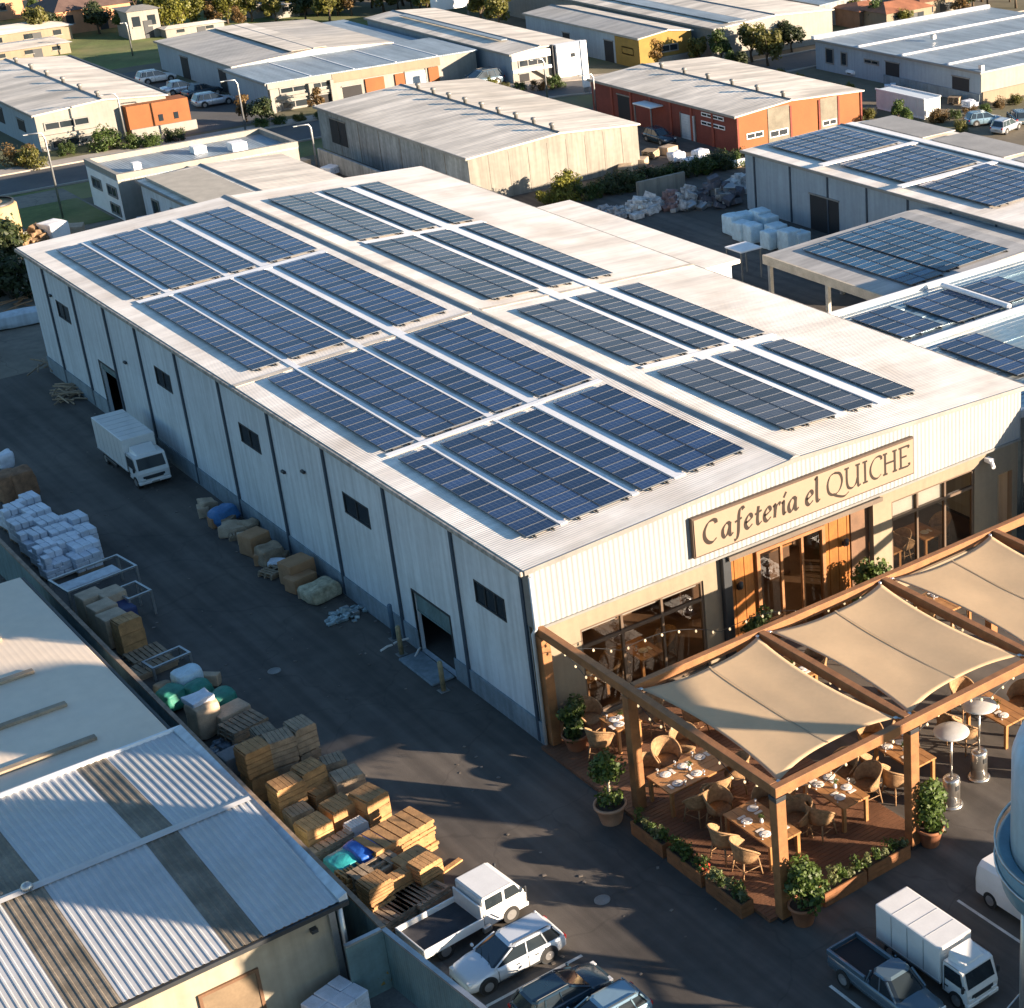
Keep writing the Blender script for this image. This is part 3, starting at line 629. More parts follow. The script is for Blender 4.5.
strand([(6.15, -13.3, 4.7), (6.15, -6.2, 4.7)], 14, .4, 'string of round bulbs beside the first cross beam, between two sails')
strand([(12.1, -13.3, 4.7), (12.1, -6.2, 4.7)], 14, .4, 'string of round bulbs beside the second cross beam, between two sails')
strand([(.6, -1.2, 4.4), (11.0, -6.0, 4.7)], 18, .4, 'string of round bulbs slung from the wall corner over the rear tables')

# chairs: wicker tub chairs
def chair_proto():
    t = thing('wicker_chair', 'wicker tub chair', 'chair', (0, 0, 0))
    b = MB(); n = 22
    b.lathe([(.30, .56), (.36, .57), (.37, .62), (.34, .66), (.0, .67)], (0, 0, 0), n, cap=True); b.build('seat', wicker_d, t)
    b = MB(); N = 20; ring = []
    for layer in (0, 1):
        rows = []
        for h in range(6):
            row = []
            for i in range(N+1):
                a = math.radians(-118+236*i/N)       # back at +y
                k = abs(-1+2*i/N); top = 1.22-.44*k**2.2
                z = .60+(top-.60)*h/5; r = .37+.09*(h/5)**1.3 - (.03 if layer else 0)
                row.append(b.b.verts.new((r*math.sin(a), r*math.cos(a)*1.0, z)))
            rows.append(row)
        ring.append(rows)
    for rows in ring:
        for h in range(5):
            for i in range(N): b.b.faces.new((rows[h][i], rows[h][i+1], rows[h+1][i+1], rows[h+1][i])).smooth = True
    o, q = ring
    for i in range(N):
        b.b.faces.new((o[5][i], o[5][i+1], q[5][i+1], q[5][i])); b.b.faces.new((o[0][i], o[0][i+1], q[0][i+1], q[0][i]))
    for i in (0, N):
        for h in range(5): b.b.faces.new((o[h][i], o[h+1][i], q[h+1][i], q[h][i]))
    b.build('backrest', wicker, t)
    b = MB(); pts = []
    for i in range(N+1):
        a = math.radians(-118+236*i/N); k = abs(-1+2*i/N); pts.append((.455*math.sin(a), .455*math.cos(a), 1.23-.44*k**2.2))
    b.tube(pts, .03, 6); b.build('rail', wicker, t)
    for sx in (-1, 1):
        for sy in (-1, 1):
            b = MB(); b.tube([(sx*.24, sy*.24, .58), (sx*.32, sy*.32, 0)], .03, 6, r1=.024); b.build('leg', wicker, t)
    b = MB(); b.tube([(.28, .28, .28), (-.28, .28, .28), (-.28, -.28, .28), (.28, -.28, .28), (.28, .28, .28)], .015, 4); b.build('stretcher', wicker, t)
    return note(t)
CH = chair_proto(); ch_used = [False]
def chair(x, y, deg, label, z=DZ):
    "deg: the way the back points (0 = away from the camera, +y)"
    full = label; g = 'wicker tub chairs on the terrace'
    if not ch_used[0]:
        ch_used[0] = True; CH.location = (x, y, z); CH.rotation_euler = (0, 0, math.radians(deg)); CH['label'] = full; CH['group'] = g; return CH
    return dup(CH, (x, y, z), math.radians(deg), full, g, 1.17)
def table(x0, y0, x1, y1, label, z=DZ, settings=(), h=1.05, inside=False):
    cx, cy = (x0+x1)/2, (y0+y1)/2; t = thing('dining_table', label, 'table', (cx, cy, z), 0, 'oak dining tables on the terrace')
    b = MB(); long_x = (x1-x0) > (y1-y0); k = 4
    for i in range(k):
        if long_x: b.box(x0, y0+(y1-y0)*i/k+.004, z+h-.07, x1, y0+(y1-y0)*(i+1)/k-.004, z+h, bev=.008)
        else: b.box(x0+(x1-x0)*i/k+.004, y0, z+h-.07, x0+(x1-x0)*(i+1)/k-.004, y1, z+h, bev=.008)
    b.box(x0+.12, y0+.12, z+h-.17, x1-.12, y1-.12, z+h-.071); b.build('table_top', table_m, t)
    for ax in (x0+.1, x1-.1):
        for ay in (y0+.1, y1-.1):
            b = MB(); b.box(ax-.06, ay-.06, z, ax+.06, ay+.06, z+h-.071); b.build('leg', table_m, t)
    if not inside:
        b = MB(); b.lathe([(.05, 0), (.07, .05), (.05, .16), (.03, .17)], (cx, cy, z+h+.003), 12); v = b.build('vase', china, None); tag(recenter(v), 'white vase on the '+label[:1].lower()+label[1:].split(',')[0].replace('oak ', '').replace('on the paving to the right', 'on paving right'), 'vase', 'vases on the terrace tables')
        b = MB(); b.leaves(60, lambda: ((cx+random.gauss(0, .06), cy+random.gauss(0, .06), z+h+.2+random.random()*.16), (0, 0, 1), random.random()), .035); f_ = b.build('greenery', leaf_pot, v, recalc=False)
    return t
pl_n = [0]
def setting(x, y, rz, where, z=DZ+1.05, nap=True):
    t = thing('place_setting', f'plate and napkin {where}', 'place setting', (x, y, z+.003), rz, 'place settings on the terrace tables')
    b = MB(); b.lathe([(.0, .0), (.12, .0), (.20, .025), (.21, .025), (.205, .012), (.10, .004)][0:1]+[(.11, 0), (.205, .02), (.2, .03), (.12, .012), (.0, .012)], (0, 0, 0), 20, cap=False); b.build('plate', china, t, world=False)
    if nap: b = MB(); b.box(-.10, -.07, .03, .11, .08, .05, bev=.008, rz=.3); b.box(.24, -.15, 0, .36, .15, .018); b.build('napkin', linen, t, world=False)
    b = MB(); b.lathe([(.03, 0), (.035, .005), (.006, .02), (.006, .09), (.04, .12), (.045, .19)], (-.16, .24, 0), 10, cap=False); b.build('glass', mat('drinking_glass', (.6, .6, .6), .05, var=0, spec=1.0), t, world=False)
    return t
# table 1 (long, against the left beam)
table(.6, -7.3, 3.3, -5.8, 'long oak table under the left beam, ringed by six wicker chairs')
for i, (x, y, r, wh) in enumerate([(1.15, -6.2, 0, 'at the far left place of the long table by the left beam'), (1.9, -6.2, 0, 'at the far middle place of the long table by the left beam'), (2.7, -6.15, 0, 'at the far right place of the long table by the left beam'),
        (1.15, -6.95, PI, 'at the near left place of the long table by the left beam'), (2.0, -6.9, PI, 'at the near middle place of the long table by the left beam')]): setting(x, y, r, wh)
for x, y, d, l in [(1.15, -5.15, 6, 'wicker chair on the far side of the long table, left of two at its back'), (2.0, -5.05, -5, 'wicker chair on the far side of the long table, second from the left'), (3.0, -4.75, -25, 'wicker chair beyond the right end of the long table'),
        (1.25, -7.95, 195, 'wicker chair on the near side of the long table, behind the first planter'), (2.2, -7.85, 168, 'wicker chair on the near side of the long table, second from the left'), (3.35, -7.4, 230, 'wicker chair pulled up to the near right corner of the long table')]: chair(x, y, d, l)
# table 2 (front corner, behind the corner post)
table(1.2, -12.1, 2.55, -9.5, 'oak table right behind the front corner post of the pergola')
for x, y, r, wh in [(2.15, -9.95, -PI/2, 'at the far place of the table behind the corner post'), (1.55, -10.4, PI/2, 'at the left far place of the table behind the corner post'), (1.55, -11.4, PI/2, 'at the left near place of the table behind the corner post'), (2.25, -11.3, -PI/2, 'at the right near place of the table behind the corner post')]: setting(x, y, r, wh)
for x, y, d, l in [(1.6, -8.75, 15, 'wicker chair at the far end of the table behind the corner post'), (2.95, -9.7, -70, 'wicker chair half hidden by the front corner post'), (.62, -10.35, 100, 'wicker chair on the left side of the corner table, nearer the wall'),
        (.65, -11.5, 85, 'wicker chair on the left side of the corner table, nearest the planter'), (3.15, -11.1, -95, 'wicker chair to the right of the front corner post')]: chair(x, y, d, l)
# table 3
table(4.4, -12.1, 5.6, -9.8, 'oak table between the corner post and the second front post')
for x, y, r, wh in [(5.25, -10.3, -PI/2, 'at the far right place of the second front table'), (4.7, -10.4, PI/2, 'at the far left place of the second front table'), (4.75, -11.5, PI/2, 'at the near left place of the second front table'), (5.3, -11.2, -PI/2, 'at the near right place of the second front table')]: setting(x, y, r, wh)
for x, y, d, l in [(6.2, -10.0, -80, 'wicker chair on the right side of the second front table, farther one'), (6.25, -11.2, -95, 'wicker chair on the right side of the second front table, nearer one'),
        (3.75, -10.3, 80, 'wicker chair on the left side of the second front table, farther one'), (3.8, -11.6, 100, 'wicker chair on the left side of the second front table, nearer one')]: chair(x, y, d, l)
# table 4 (right of the second post, on the paving)
table(7.9, -11.8, 9.05, -9.6, 'oak table on the paving to the right of the second front post', z=0)
for x, y, r, wh in [(8.2, -10.1, PI/2, 'at the far left place of the table right of the second post'), (8.75, -10.2, -PI/2, 'at the far right place of the table right of the second post'), (8.25, -11.3, PI/2, 'at the near left place of the table right of the second post')]: setting(x, y, r, wh, z=1.05)
for x, y, d, l in [(7.2, -10.5, 85, 'wicker chair just behind the second front post'), (7.3, -11.5, 95, 'wicker chair beside the second front post, on the paving'), (9.6, -9.6, -60, 'wicker chair to the far right of the table past the second post'), (8.4, -8.9, 0, 'wicker chair at the head of the table past the second post')]: chair(x, y, d, l, z=0)
# table 5 (small, near the wall)
table(1.5, -2.65, 2.6, -1.4, 'small oak table in front of the left cafe window')
for x, y, r, wh in [(1.85, -1.9, 0, 'at the far side of the small table by the cafe window'), (1.8, -2.3, PI, 'at the near side of the small table by the cafe window')]: setting(x, y, r, wh)
for x, y, d, l in [(1.5, -.75, 15, 'wicker chair with its back to the left cafe window'), (.95, -2.3, 120, 'wicker chair between the small table and the big shrub pot'), (3.25, -2.2, -80, 'wicker chair right of the small table by the cafe window')]: chair(x, y, d, l)
# table 6 (far right, behind the third post)
table(12.3, -12.1, 13.6, -9.9, 'oak table behind the third front post, at the right edge', z=0)
setting(12.7, -10.4, PI/2, 'on the table behind the third front post, farther one', z=1.05); setting(12.75, -11.5, PI/2, 'on the table behind the third front post, nearer one', z=1.05)
for x, y, d, l in [(11.3, -11.0, 90, 'wicker chair left of the table behind the third post, nearer one'), (11.35, -10.0, 85, 'wicker chair left of the table behind the third post, farther one'), (14.3, -10.9, -90, 'wicker chair right of the table behind the third post'), (12.9, -9.2, 0, 'wicker chair at the far head of the table behind the third post')]: chair(x, y, d, l, z=0)
# rear rows glimpsed between sails and beams
for k, (x, wh) in enumerate([(5.1, 'first'), (8.6, 'second'), (13.2, 'third'), (17.0, 'fourth')]):
    z = DZ if x+1 < 6.5 else 0
    table(x, -4.3, x+1.2, -2.4, f'{wh} oak table from the left in the row before the cafe front', z=z)
    setting(x+.35, -2.9, PI/2, f'on the {wh} table from the left before the cafe front', z=z+1.05); setting(x+.85, -3.7, -PI/2, f'on the right side of the {wh} table before the cafe front', z=z+1.05)
    chair(x-.6, -3.3, 90, f'wicker chair left of the {wh} table in the row before the cafe front', z=z if x-1 < 6.5 else 0); chair(x+1.85, -3.3, -90, f'wicker chair right of the {wh} table in the row before the cafe front', z=0 if x+1.85 > 6 else z)
# inside the cafe
for k, (x, wh) in enumerate([(2.6, 'left'), (5.2, 'right')]):
    t = table(x, 1.2, x+1.1, 2.9, f'oak table seen through the left cafe window, {wh} one', z=.02, inside=True); setting(x+.5, 1.8, 0, f'on the {wh} indoor table behind the left window', z=1.07)
    chair(x-.55, 2.0, 90, f'wicker chair left of the {wh} indoor table behind the left window', z=.02); chair(x+1.65, 2.0, -90, f'wicker chair right of the {wh} indoor table behind the left window', z=.02)
for k, (x, wh) in enumerate([(18.1, 'left'), (20.6, 'right')]):
    table(x, 1.2, x+1.1, 2.9, f'oak table seen through the right cafe window, {wh} one', z=.02, inside=True); setting(x+.5, 1.8, 0, f'on the {wh} indoor table behind the right window', z=1.07)
    chair(x-.55, 2.0, 90, f'wicker chair left of the {wh} indoor table behind the right window', z=.02); chair(x+1.65, 2.0, -90, f'wicker chair right of the {wh} indoor table behind the right window', z=.02)

# patio heaters
def heater(x, y, label):
    t = thing('patio_heater', label, 'patio heater', (x, y, 0), 0, 'steel patio heaters beside the terrace')
    b = MB(); b.lathe([(.40, 0), (.42, .05), (.36, .09)], (x, y, 0), 24); b.build('base_plate', inox, t)
    b = MB(); b.lathe([(.30, .09), (.31, 1.10), (.27, 1.16), (.08, 1.18)], (x, y, 0), 24); g = b.build('cylinder_housing', inox, t)
    b = MB(); b.box(x-.08, y-.325, .75, x+.08, y-.30, .95, bev=.01); b.build('control_panel', trim_dark, g)
    b = MB(); b.tube([(x, y, 1.18), (x, y, 2.72)], .045, 10); b.build('pole', inox, t)
    b = MB(); b.lathe([(.12, 2.70), (.14, 2.74), (.14, 2.98), (.10, 3.02)], (x, y, 0), 14); b.build('burner', trim, t)
    b = MB(); b.lathe([(.62, 3.04), (.64, 3.05), (.58, 3.10), (.30, 3.17), (.10, 3.20), (.0, 3.205)], (x, y, 0), 32, cap=False); b.lathe([(.62, 3.04), (.56, 3.08), (.28, 3.14), (.0, 3.17)], (x, y, 0), 32, cap=False); b.build('reflector_dish', mat('spun_aluminium_dish', (.62, .62, .60), .38, .35, var=.08), t)
heater(8.45, -13.2, 'stainless patio heater on the paving, the nearer of the two'); heater(10.35, -12.65, 'stainless patio heater on the paving, the one farther back')

# potted plants
def shrub_leaves(b, c, r, h, n, size, seed=0):
    "an uneven shrub built of several leafy lobes"
    rr = random.Random(seed); lobes = [(Vector((rr.uniform(-.45, .45)*r, rr.uniform(-.45, .45)*r, rr.uniform(.15, .9)*h)), rr.uniform(.4, .62)*r) for _ in range(11)]
    def fn():
        c0, q = lobes[random.randrange(len(lobes))]; d = Vector((random.gauss(0, 1), random.gauss(0, 1), random.gauss(0, 1))).normalized(); k = random.random()**.45
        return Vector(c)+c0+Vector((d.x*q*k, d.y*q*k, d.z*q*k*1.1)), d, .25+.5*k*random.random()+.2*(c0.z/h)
    b.leaves(n, fn, size)
def pot(b, x, y, z, r, h, n=22):
    b.lathe([(r*.66, 0), (r*.95, h*.86), (r*1.06, h*.87), (r*1.06, h), (r*.93, h), (r*.90, h*.88)], (x, y, z), n, cap=False); b.lathe([(0, .005), (r*.66, .005)], (x, y, z), n, cap=False)
def potted(x, y, z, r, ph, fr, fh, n, size, label, std=False, leaf=leaf_pot, pm=terracotta, seed=1):
    t = thing('potted_shrub', label, 'potted plant', (x, y, z))
    b = MB(); pot(b, x, y, z, r, ph); b.build('pot', pm, t)
    b = MB(); b.lathe([(0, ph*.9), (r*.92, ph*.9)], (x, y, z), 20, cap=False); b.build('soil', soilpot, t)
    b = MB(); base = ph*.9
    if std:
        b.tube([(x, y, z+ph*.8), (x+.03, y, z+ph+1.0), (x-.02, y, z+ph+1.5)], .05, 7); b.build('stem', mat('pale_stem', (.45, .38, .28), .8), t)
        b = MB(); shrub_leaves(b, (x, y, z+ph-.05), r*.95, .45, int(n*.3), size, seed+9); shrub_leaves(b, (x, y, z+ph+1.05), fr, fh, n, size, seed)
    else:
        for q in range(5): b.tube([(x, y, z+ph*.8), (x+random.uniform(-.3, .3)*fr, y+random.uniform(-.3, .3)*fr, z+ph+fh*.6)], .02, 4)
        b.build('stem', bark, t); b = MB(); shrub_leaves(b, (x, y, z+base), fr, fh, n, size, seed)
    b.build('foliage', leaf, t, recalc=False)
potted(.55, -14.6, 0, .48, .75, .78, 1.75, 2300, .085, 'leafy bush in a big terracotta pot at the foot of the front corner post', seed=3)
potted(6.35, -14.35, 0, .46, .72, .72, 1.8, 2100, .085, 'leafy bush in a terracotta pot at the foot of the second front post', seed=5)
potted(-.9, -5.7, 0, .56, .75, .72, .95, 1500, .075, 'small standard tree with pale stem in a pale clay pot by the left beam', std=True, pm=mat('pale_terracotta', (.40, .24, .15), .85, var=.15, scale=3), seed=8)
potted(.62, -1.1, DZ, .50, .65, .72, 1.3, 1900, .085, 'dense shrub in a terracotta pot against the warehouse front corner', seed=11, leaf=leaf_green)
potted(9.45, -.95, 0, .45, .6, .72, 2.0, 1700, .09, 'bushy plant in a dark pot left of the cafe entrance', pm=trim_dark, seed=14, leaf=leaf_green)
potted(15.2, -.95, 0, .45, .6, .95, 2.2, 2200, .10, 'feathery shrub in a dark pot right of the cafe entrance', pm=trim_dark, seed=15, leaf=leaf_green)
potted(12.35, -13.6, 0, .45, .6, .65, 1.5, 1100, .09, 'dark shrub in a mossy stone pot beside the third front post', pm=mat('mossy_stone', (.12, .13, .09), .9, var=.3, scale=4), seed=21, leaf=leaf_dark)
# plank planters round the deck
leaf_sage = leafm('sage_leaves', (0.13, 0.16, 0.075), .15)
def planter(x0, y0, x1, y1, label, seed, mixs, flower=False, m=planterm):
    h = .55; t = thing('planter_box', label, 'planter', ((x0+x1)/2, (y0+y1)/2, 0), 0, 'timber planter boxes around the deck')
    b = MB()
    for k in range(3):
        z0, z1 = k*h/3+.006, (k+1)*h/3-.006
        b.box(x0, y0, z0, x1, y0+.05, z1); b.box(x0, y1-.05, z0, x1, y1, z1); b.box(x0, y0+.051, z0, x0+.05, y1-.051, z1); b.box(x1-.05, y0+.051, z0, x1, y1-.051, z1)
    b.build('box', m, t)
    b = MB(); b.box(x0+.05, y0+.05, .1, x1-.05, y1-.05, h-.06); b.build('soil', soilpot, t)
    lx = (x1-x0) > (y1-y0); n = 5
    for k in range(n):
        f = (k+.5)/n; x = x0+(x1-x0)*f if lx else (x0+x1)/2; y = (y0+y1)/2 if lx else y0+(y1-y0)*f; lf = mixs[k % len(mixs)]
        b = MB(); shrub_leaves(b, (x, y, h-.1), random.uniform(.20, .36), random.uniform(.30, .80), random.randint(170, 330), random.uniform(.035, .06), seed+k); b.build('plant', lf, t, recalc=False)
    if flower:
        b = MB()
        def fn(): return (x0+.1+random.random()*.4, y0+random.uniform(.0, .5), h+random.uniform(-.3, .25)), (0, 0, 1), random.random()
        b.leaves(90, fn, .05); b.build('blossom', leafm('red_blossom', (.45, .05, .03)), t, recalc=False)
planter(-.85, -8.75, -.35, -6.85, 'plank planter of mixed herbs, first along the left deck edge from the standard tree', 31, [leaf_pot, leaf_sage])
planter(-.85, -10.95, -.35, -9.0, 'plank planter of leafy greens with red blossom, middle of the left deck edge', 41, [leaf_pot], True)
planter(-.85, -13.15, -.35, -11.2, 'plank planter of grey-green herbs, nearest the front corner on the left deck edge', 51, [leaf_sage, leaf_green])
planter(1.5, -14.55, 3.3, -14.05, 'orange plank planter of green herbs beside the corner bush on the front edge', 61, [leaf_pot, leaf_sage])
planter(3.4, -14.5, 5.3, -14.0, 'orange plank planter of grey-green herbs near the second front post', 71, [leaf_sage, leaf_pot])
# ================================================================== boundary and the two sheds on the left
def simple(name, label, cat, mb, m, group=None, recalc=True):
    return tag(recenter(mb.build(name, m, recalc=recalc)), label, cat, group)
F = thing('fence', 'teal sheet metal fence with a rusty top rail between the yard and the left sheds', 'fence', (-10.9, 12, 0))
b = MB(); b.box(-10.68, -8.3, 0, -10.61, 33, 2.2); b.build('fence_sheet', fencem, F)
b = MB(); b.box(-10.73, -8.3, 2.201, -10.57, 33, 2.29); b.build('top_rail', fencetop, F)
for k in range(15): b = MB(); b.box(-10.6, -8.2+k*2.9, 0, -10.52, -8.1+k*2.9, 2.2); b.build('post', trim, F)
F = thing('fence', 'teal sheet fence running on from the corner beside the parked cars', 'fence', (-10.7, -12, 0))
b = MB(); b.prism([(-10.68, -8.31, 0), (-10.61, -8.31, 0), (-9.9, -16.5, 0), (-9.97, -16.5, 0)], (0, 0, 2.15)); b.build('fence_sheet', fencem, F)
b = MB(); b.prism([(-10.73, -8.32, 2.151), (-10.57, -8.32, 2.151), (-9.86, -16.5, 2.151), (-10.02, -16.5, 2.151)], (0, 0, .09)); b.build('top_rail', steel, F)
F = thing('fence', 'short teal sheet fence closing the gap to the corner of the corrugated shed', 'fence', (-11.4, -8.3, 0))
b = MB(); b.box(-11.9, -8.36, 0, -10.69, -8.29, 2.2); b.build('fence_sheet', fencem, F); b = MB(); b.box(-11.9, -8.4, 2.201, -10.74, -8.25, 2.28); b.build('top_rail', steel, F)
# shed with the flat pale roof
Z1 = 2.8
S1 = thing('flat_roof_shed', 'big low shed with a plain pale roof crossed by raised brown strips', 'building', (-20, 14, 0))
b = MB(); b.box(-38, 5.0, 0, -11.6, 22.3, Z1-.15); b.build('wall', wall_blue, S1)
b = MB(); b.box(-38.2, 5.05, Z1-.15, -11.4, 22.5, Z1, bev=.03); rf = b.build('roof', mat('pale_flat_roof', (.70, .59, .46), .6, var=.08, scale=.2, rib=(0, .45), dirt=((.60, .53, .44), .5), dirtscale=.4, ribd=.06), S1)
for y, xe in ((7.55, -13.5), (10.6, -13.5), (13.9, -13.6), (17.4, -13.7), (20.4, -13.7)):
    b = MB(); b.box(-38, y-.14, Z1+.001, xe, y+.14, Z1+.14, bev=.02); b.build('roof_strip', mat('brown_roof_strip', (.30, .24, .17), .8, var=.2), rf)
b = MB(); b.box(-11.39, 5.05, Z1-.22, -11.25, 22.5, Z1-.04, bev=.03); b.build('gutter', trim_dark, S1)
# corrugated shed
S2 = thing('corrugated_shed', 'shed with a boldly corrugated grey roof, brown skylight strips and a cream end wall', 'building', (-16, -1.2, 0))
def rz2(y): return 3.3+.45*(1-abs(y+1.2)/6.4)
XS0, XS1, YS0, YS1 = -32.0, -11.5, -7.6, 5.2
b = MB(); b.prism([(XS0, YS0+.25, 0), (XS0, YS1, 0), (XS0, YS1, 3.2), (XS0, -1.2, 3.6), (XS0, YS0+.25, 3.2)], (XS1-XS0-.25, 0, 0)); b.build('wall', mat('cream_shed_wall', (.32, .28, .21), .85, var=.12, scale=.4, streak=.15), S2)
def corr(x0, x1, y0, y1, nm, m, p=.23, parent=S2, dz=0.0):
    n = int(round((x1-x0)/p)); b = MB(); pts = []
    for k in range(n):
        a = x0+k*p
        for dx, z in ((0, 0), (.17, 0), (.22, .024), (.31, .024), (.36, 0)): pts.append((a+dx*p/.42, z))
    pts.append((x0+n*p, 0))
    A = [b.b.verts.new((x, y0, rz2(y0)+z+dz)) for x, z in pts]; C = [b.b.verts.new((x, y1, rz2(y1)+z+dz)) for x, z in pts]
    for i in range(len(pts)-1): b.b.faces.new((A[i], A[i+1], C[i+1], C[i]))
    return b.build(nm, m, parent)
corrm = mat('corrugated_sheet', (.44, .45, .46), .55, .1, var=.12, scale=.25, dirt=((.42, .40, .36), .6), dirtscale=.3)
skym = mat('brown_skylight_sheet', (.17, .145, .11), .6, var=.3, scale=.8, dirt=((.10, .085, .06), .8), dirtscale=1.2)
strips = [(-25.2, -24.1), (-19.2, -17.98), (-14.9, -13.9)]
for (ya, yb) in ((YS0, -1.2), (-1.2, YS1)):
    xs = XS0
    for s0, s1 in strips:
        corr(xs, s0-.001, ya, yb, 'roof_sheet', corrm, p=(s0-xs)/max(1, round((s0-xs)/.23))); corr(s0, s1, ya, yb, 'skylight_strip', skym, p=(s1-s0)/round((s1-s0)/.23), dz=.004); xs = s1+.001
    corr(xs, XS1-.05, ya, yb, 'roof_sheet', corrm, p=(XS1-.05-xs)/round((XS1-.05-xs)/.23))
b = MB(); b.prism([(XS0, -1.38, rz2(-1.38)+.05), (XS0, -1.2, rz2(-1.2)+.08), (XS0, -1.02, rz2(-1.02)+.05)], (XS1-XS0, 0, 0)); b.build('ridge_cap', corrm, S2)
b = MB(); b.prism([(XS1-.05, YS0, 3.2), (XS1+.22, YS0, 3.2), (XS1+.22, YS0, 3.5), (XS1-.05, YS0, 3.4)], (0, 12.8, 0)); b.build('verge_trim', wall_pale, S2)
b = MB(); b.box(XS0, YS1+.002, 3.15, XS1+.22, YS1+.12, 3.42); b.build('back_trim', roof_white, S2)
b = MB(); b.box(XS0, YS0-.1, 3.12, XS1+.2, YS0+.02, 3.27); b.build('gutter', trim_dark, S2)
b = MB(); b.box(-11.9, YS0+.1, 0, -11.7, YS0+.245, 3.1); b.tube([(-11.55, YS0+.1, 3.1), (-11.55, YS0+.1, .1)], .09, 8); b.build('downpipe', steel, S2)
b = MB(); b.box(-15.9, YS0+.2, .3, -14.3, YS0+.24, 2.1, 1); b.box(-16.0, YS0+.17, 2.1, -14.2, YS0+.25, 2.2); b.box(-16.0, YS0+.17, .3, -15.9, YS0+.25, 2.1); b.box(-14.3, YS0+.17, .3, -14.2, YS0+.25, 2.1); b.build('window', [timber_dark, mat('tan_blind', (.16, .115, .07), .8)], S2)
b = MB(); b.box(-12.5, YS0+.05, 2.55, -12.3, YS0+.24, 2.68); b.build('security_lamp', trim_dark, S2)
b = MB(); b.lathe([(.18, 0), (.18, .1), (.12, .18), (.0, .22)], (-18.4, -1.2, 3.8), 12); b.build('roof_ventilator', steel, S2)

# ================================================================== goods stacked in the yard
def lumpy(w_, d_, h_, amp=.05, bev=.12, cuts=3, seed=0, sag=0):
    b = bmesh.new(); bmesh.ops.create_cube(b, size=1); bmesh.ops.scale(b, vec=(w_, d_, h_), verts=b.verts)
    bmesh.ops.bevel(b, geom=list(b.edges), offset=bev*min(w_, d_, h_), segments=2, affect='EDGES', profile=.6)
    bmesh.ops.subdivide_edges(b, edges=list(b.edges), cuts=cuts, use_grid_fill=True)
    for v in b.verts:
        n = noise.noise_vector(v.co*1.9+Vector((seed*7.1, seed*3.3, seed))); v.co += n*amp
        if sag: v.co.z -= sag*(abs(v.co.x)/w_+abs(v.co.y)/d_)
        v.co.z += h_/2
    zm = min(v.co.z for v in b.verts)
    for v in b.verts: v.co.z = max(0, v.co.z-zm*.9)
    for f in b.faces: f.smooth = True
    m = MB(); m.b = b; return m
def crate_mb(w_, d_, h_, ns=4, nt=5, seed=0):
    r = random.Random(seed); b = MB(); t = .045
    for sx in (-1, 1):
        for sy in (-1, 1): b.box(sx*(w_/2-.05)-.05, sy*(d_/2-.05)-.05, 0, sx*(w_/2-.05)+.05, sy*(d_/2-.05)+.05, h_-.05)
    hh = (h_-.1)/ns
    for k in range(ns):
        z0 = .05+k*hh+.02; z1 = z0+hh-.022
        for s in (-1, 1):
            j = r.uniform(-.012, .012)
            b.box(-w_/2-t+j, s*(d_/2+.002), z0, w_/2+t+j, s*(d_/2+t), z1); b.box(s*(w_/2+.002), -d_/2+.004, z0+.003, s*(w_/2+t), d_/2-.004, z1-.003)
    ww = w_/nt
    for k in range(nt): b.box(-w_/2+k*ww+.008, -d_/2-t, h_-.049, -w_/2+(k+1)*ww-.008, d_/2+t, h_+r.uniform(0, .012))
    b.box(-w_/2+.06, -d_/2+.06, .06, w_/2-.06, d_/2-.06, h_-.12, 1)
    return b
def pallets_mb(w_, d_, layers, seed=0):
    r = random.Random(seed); b = MB(); z = 0
    for L in range(layers):
        ox, oy = r.uniform(-.05, .05), r.uniform(-.05, .05)
        for sy in (-1, 0, 1): b.box(-w_/2+ox, sy*(d_/2-.06)-.05+oy, z, w_/2+ox, sy*(d_/2-.06)+.05+oy, z+.11)
        n = 7
        for k in range(n):
            if r.random() < .06: continue
            x = -w_/2+k*w_/n; b.box(x+.02+ox, -d_/2+oy, z+.111, x+w_/n-.03+ox, d_/2+oy, z+.145)
        z += .15
    return b
gidx = [0]
def carton_mb(w_, d_, h_, seed):
    "cartons stacked in layers on a pallet under stretch film, none of them quite square"
    r = random.Random(seed); b = MB(); n = 3; z = .12
    for sy in (-1, 0, 1): b.box(-w_/2, sy*(d_/2-.06)-.05, 0, w_/2, sy*(d_/2-.06)+.05, .09, 1)
    b.box(-w_/2, -d_/2, .091, w_/2, d_/2, .119, 1); lh = (h_-z)/n
    for L in range(n):
        nx, ny = (2, 3) if L % 2 else (3, 2)
        for i in range(nx):
            for j in range(ny):
                if L == n-1 and r.random() < .12: continue
                x0 = -w_/2+w_*i/nx; y0 = -d_/2+d_*j/ny; e = r.uniform(.004, .02)
                b.box(x0+e, y0+e, z+L*lh+.002, x0+w_/nx-e, y0+d_/ny-e, z+(L+1)*lh-r.uniform(0, .03), bev=.02, rz=r.uniform(-.04, .04))
    return b
def rubble_mb(w_, d_, h_, seed):
    r = random.Random(seed); b = MB()
    for k in range(46):
        a = r.uniform(0, 2*PI); q = r.random()**.6; x, y = q*math.cos(a)*w_/2, q*math.sin(a)*d_/2; hz = h_*(1-q*.75)*r.uniform(.3, 1); s = r.uniform(.10, .30)*min(1.6, max(.7, h_*1.2))
        vs = b.box(x-s, y-s*r.uniform(.4, 1), max(0, hz-s), x+s, y+s*r.uniform(.3, .9), hz+s*.3, 1 if r.random() < .12 else 0, bev=.02)
        bmesh.ops.rotate(b.b, cent=(x, y, hz), matrix=Matrix.Rotation(r.uniform(-.7, .7), 3, Vector((r.uniform(-1, 1), r.uniform(-1, 1), r.uniform(-1, 1))).normalized()), verts=vs)
    for v in b.b.verts: v.co.z = max(0.0, v.co.z)
    return b
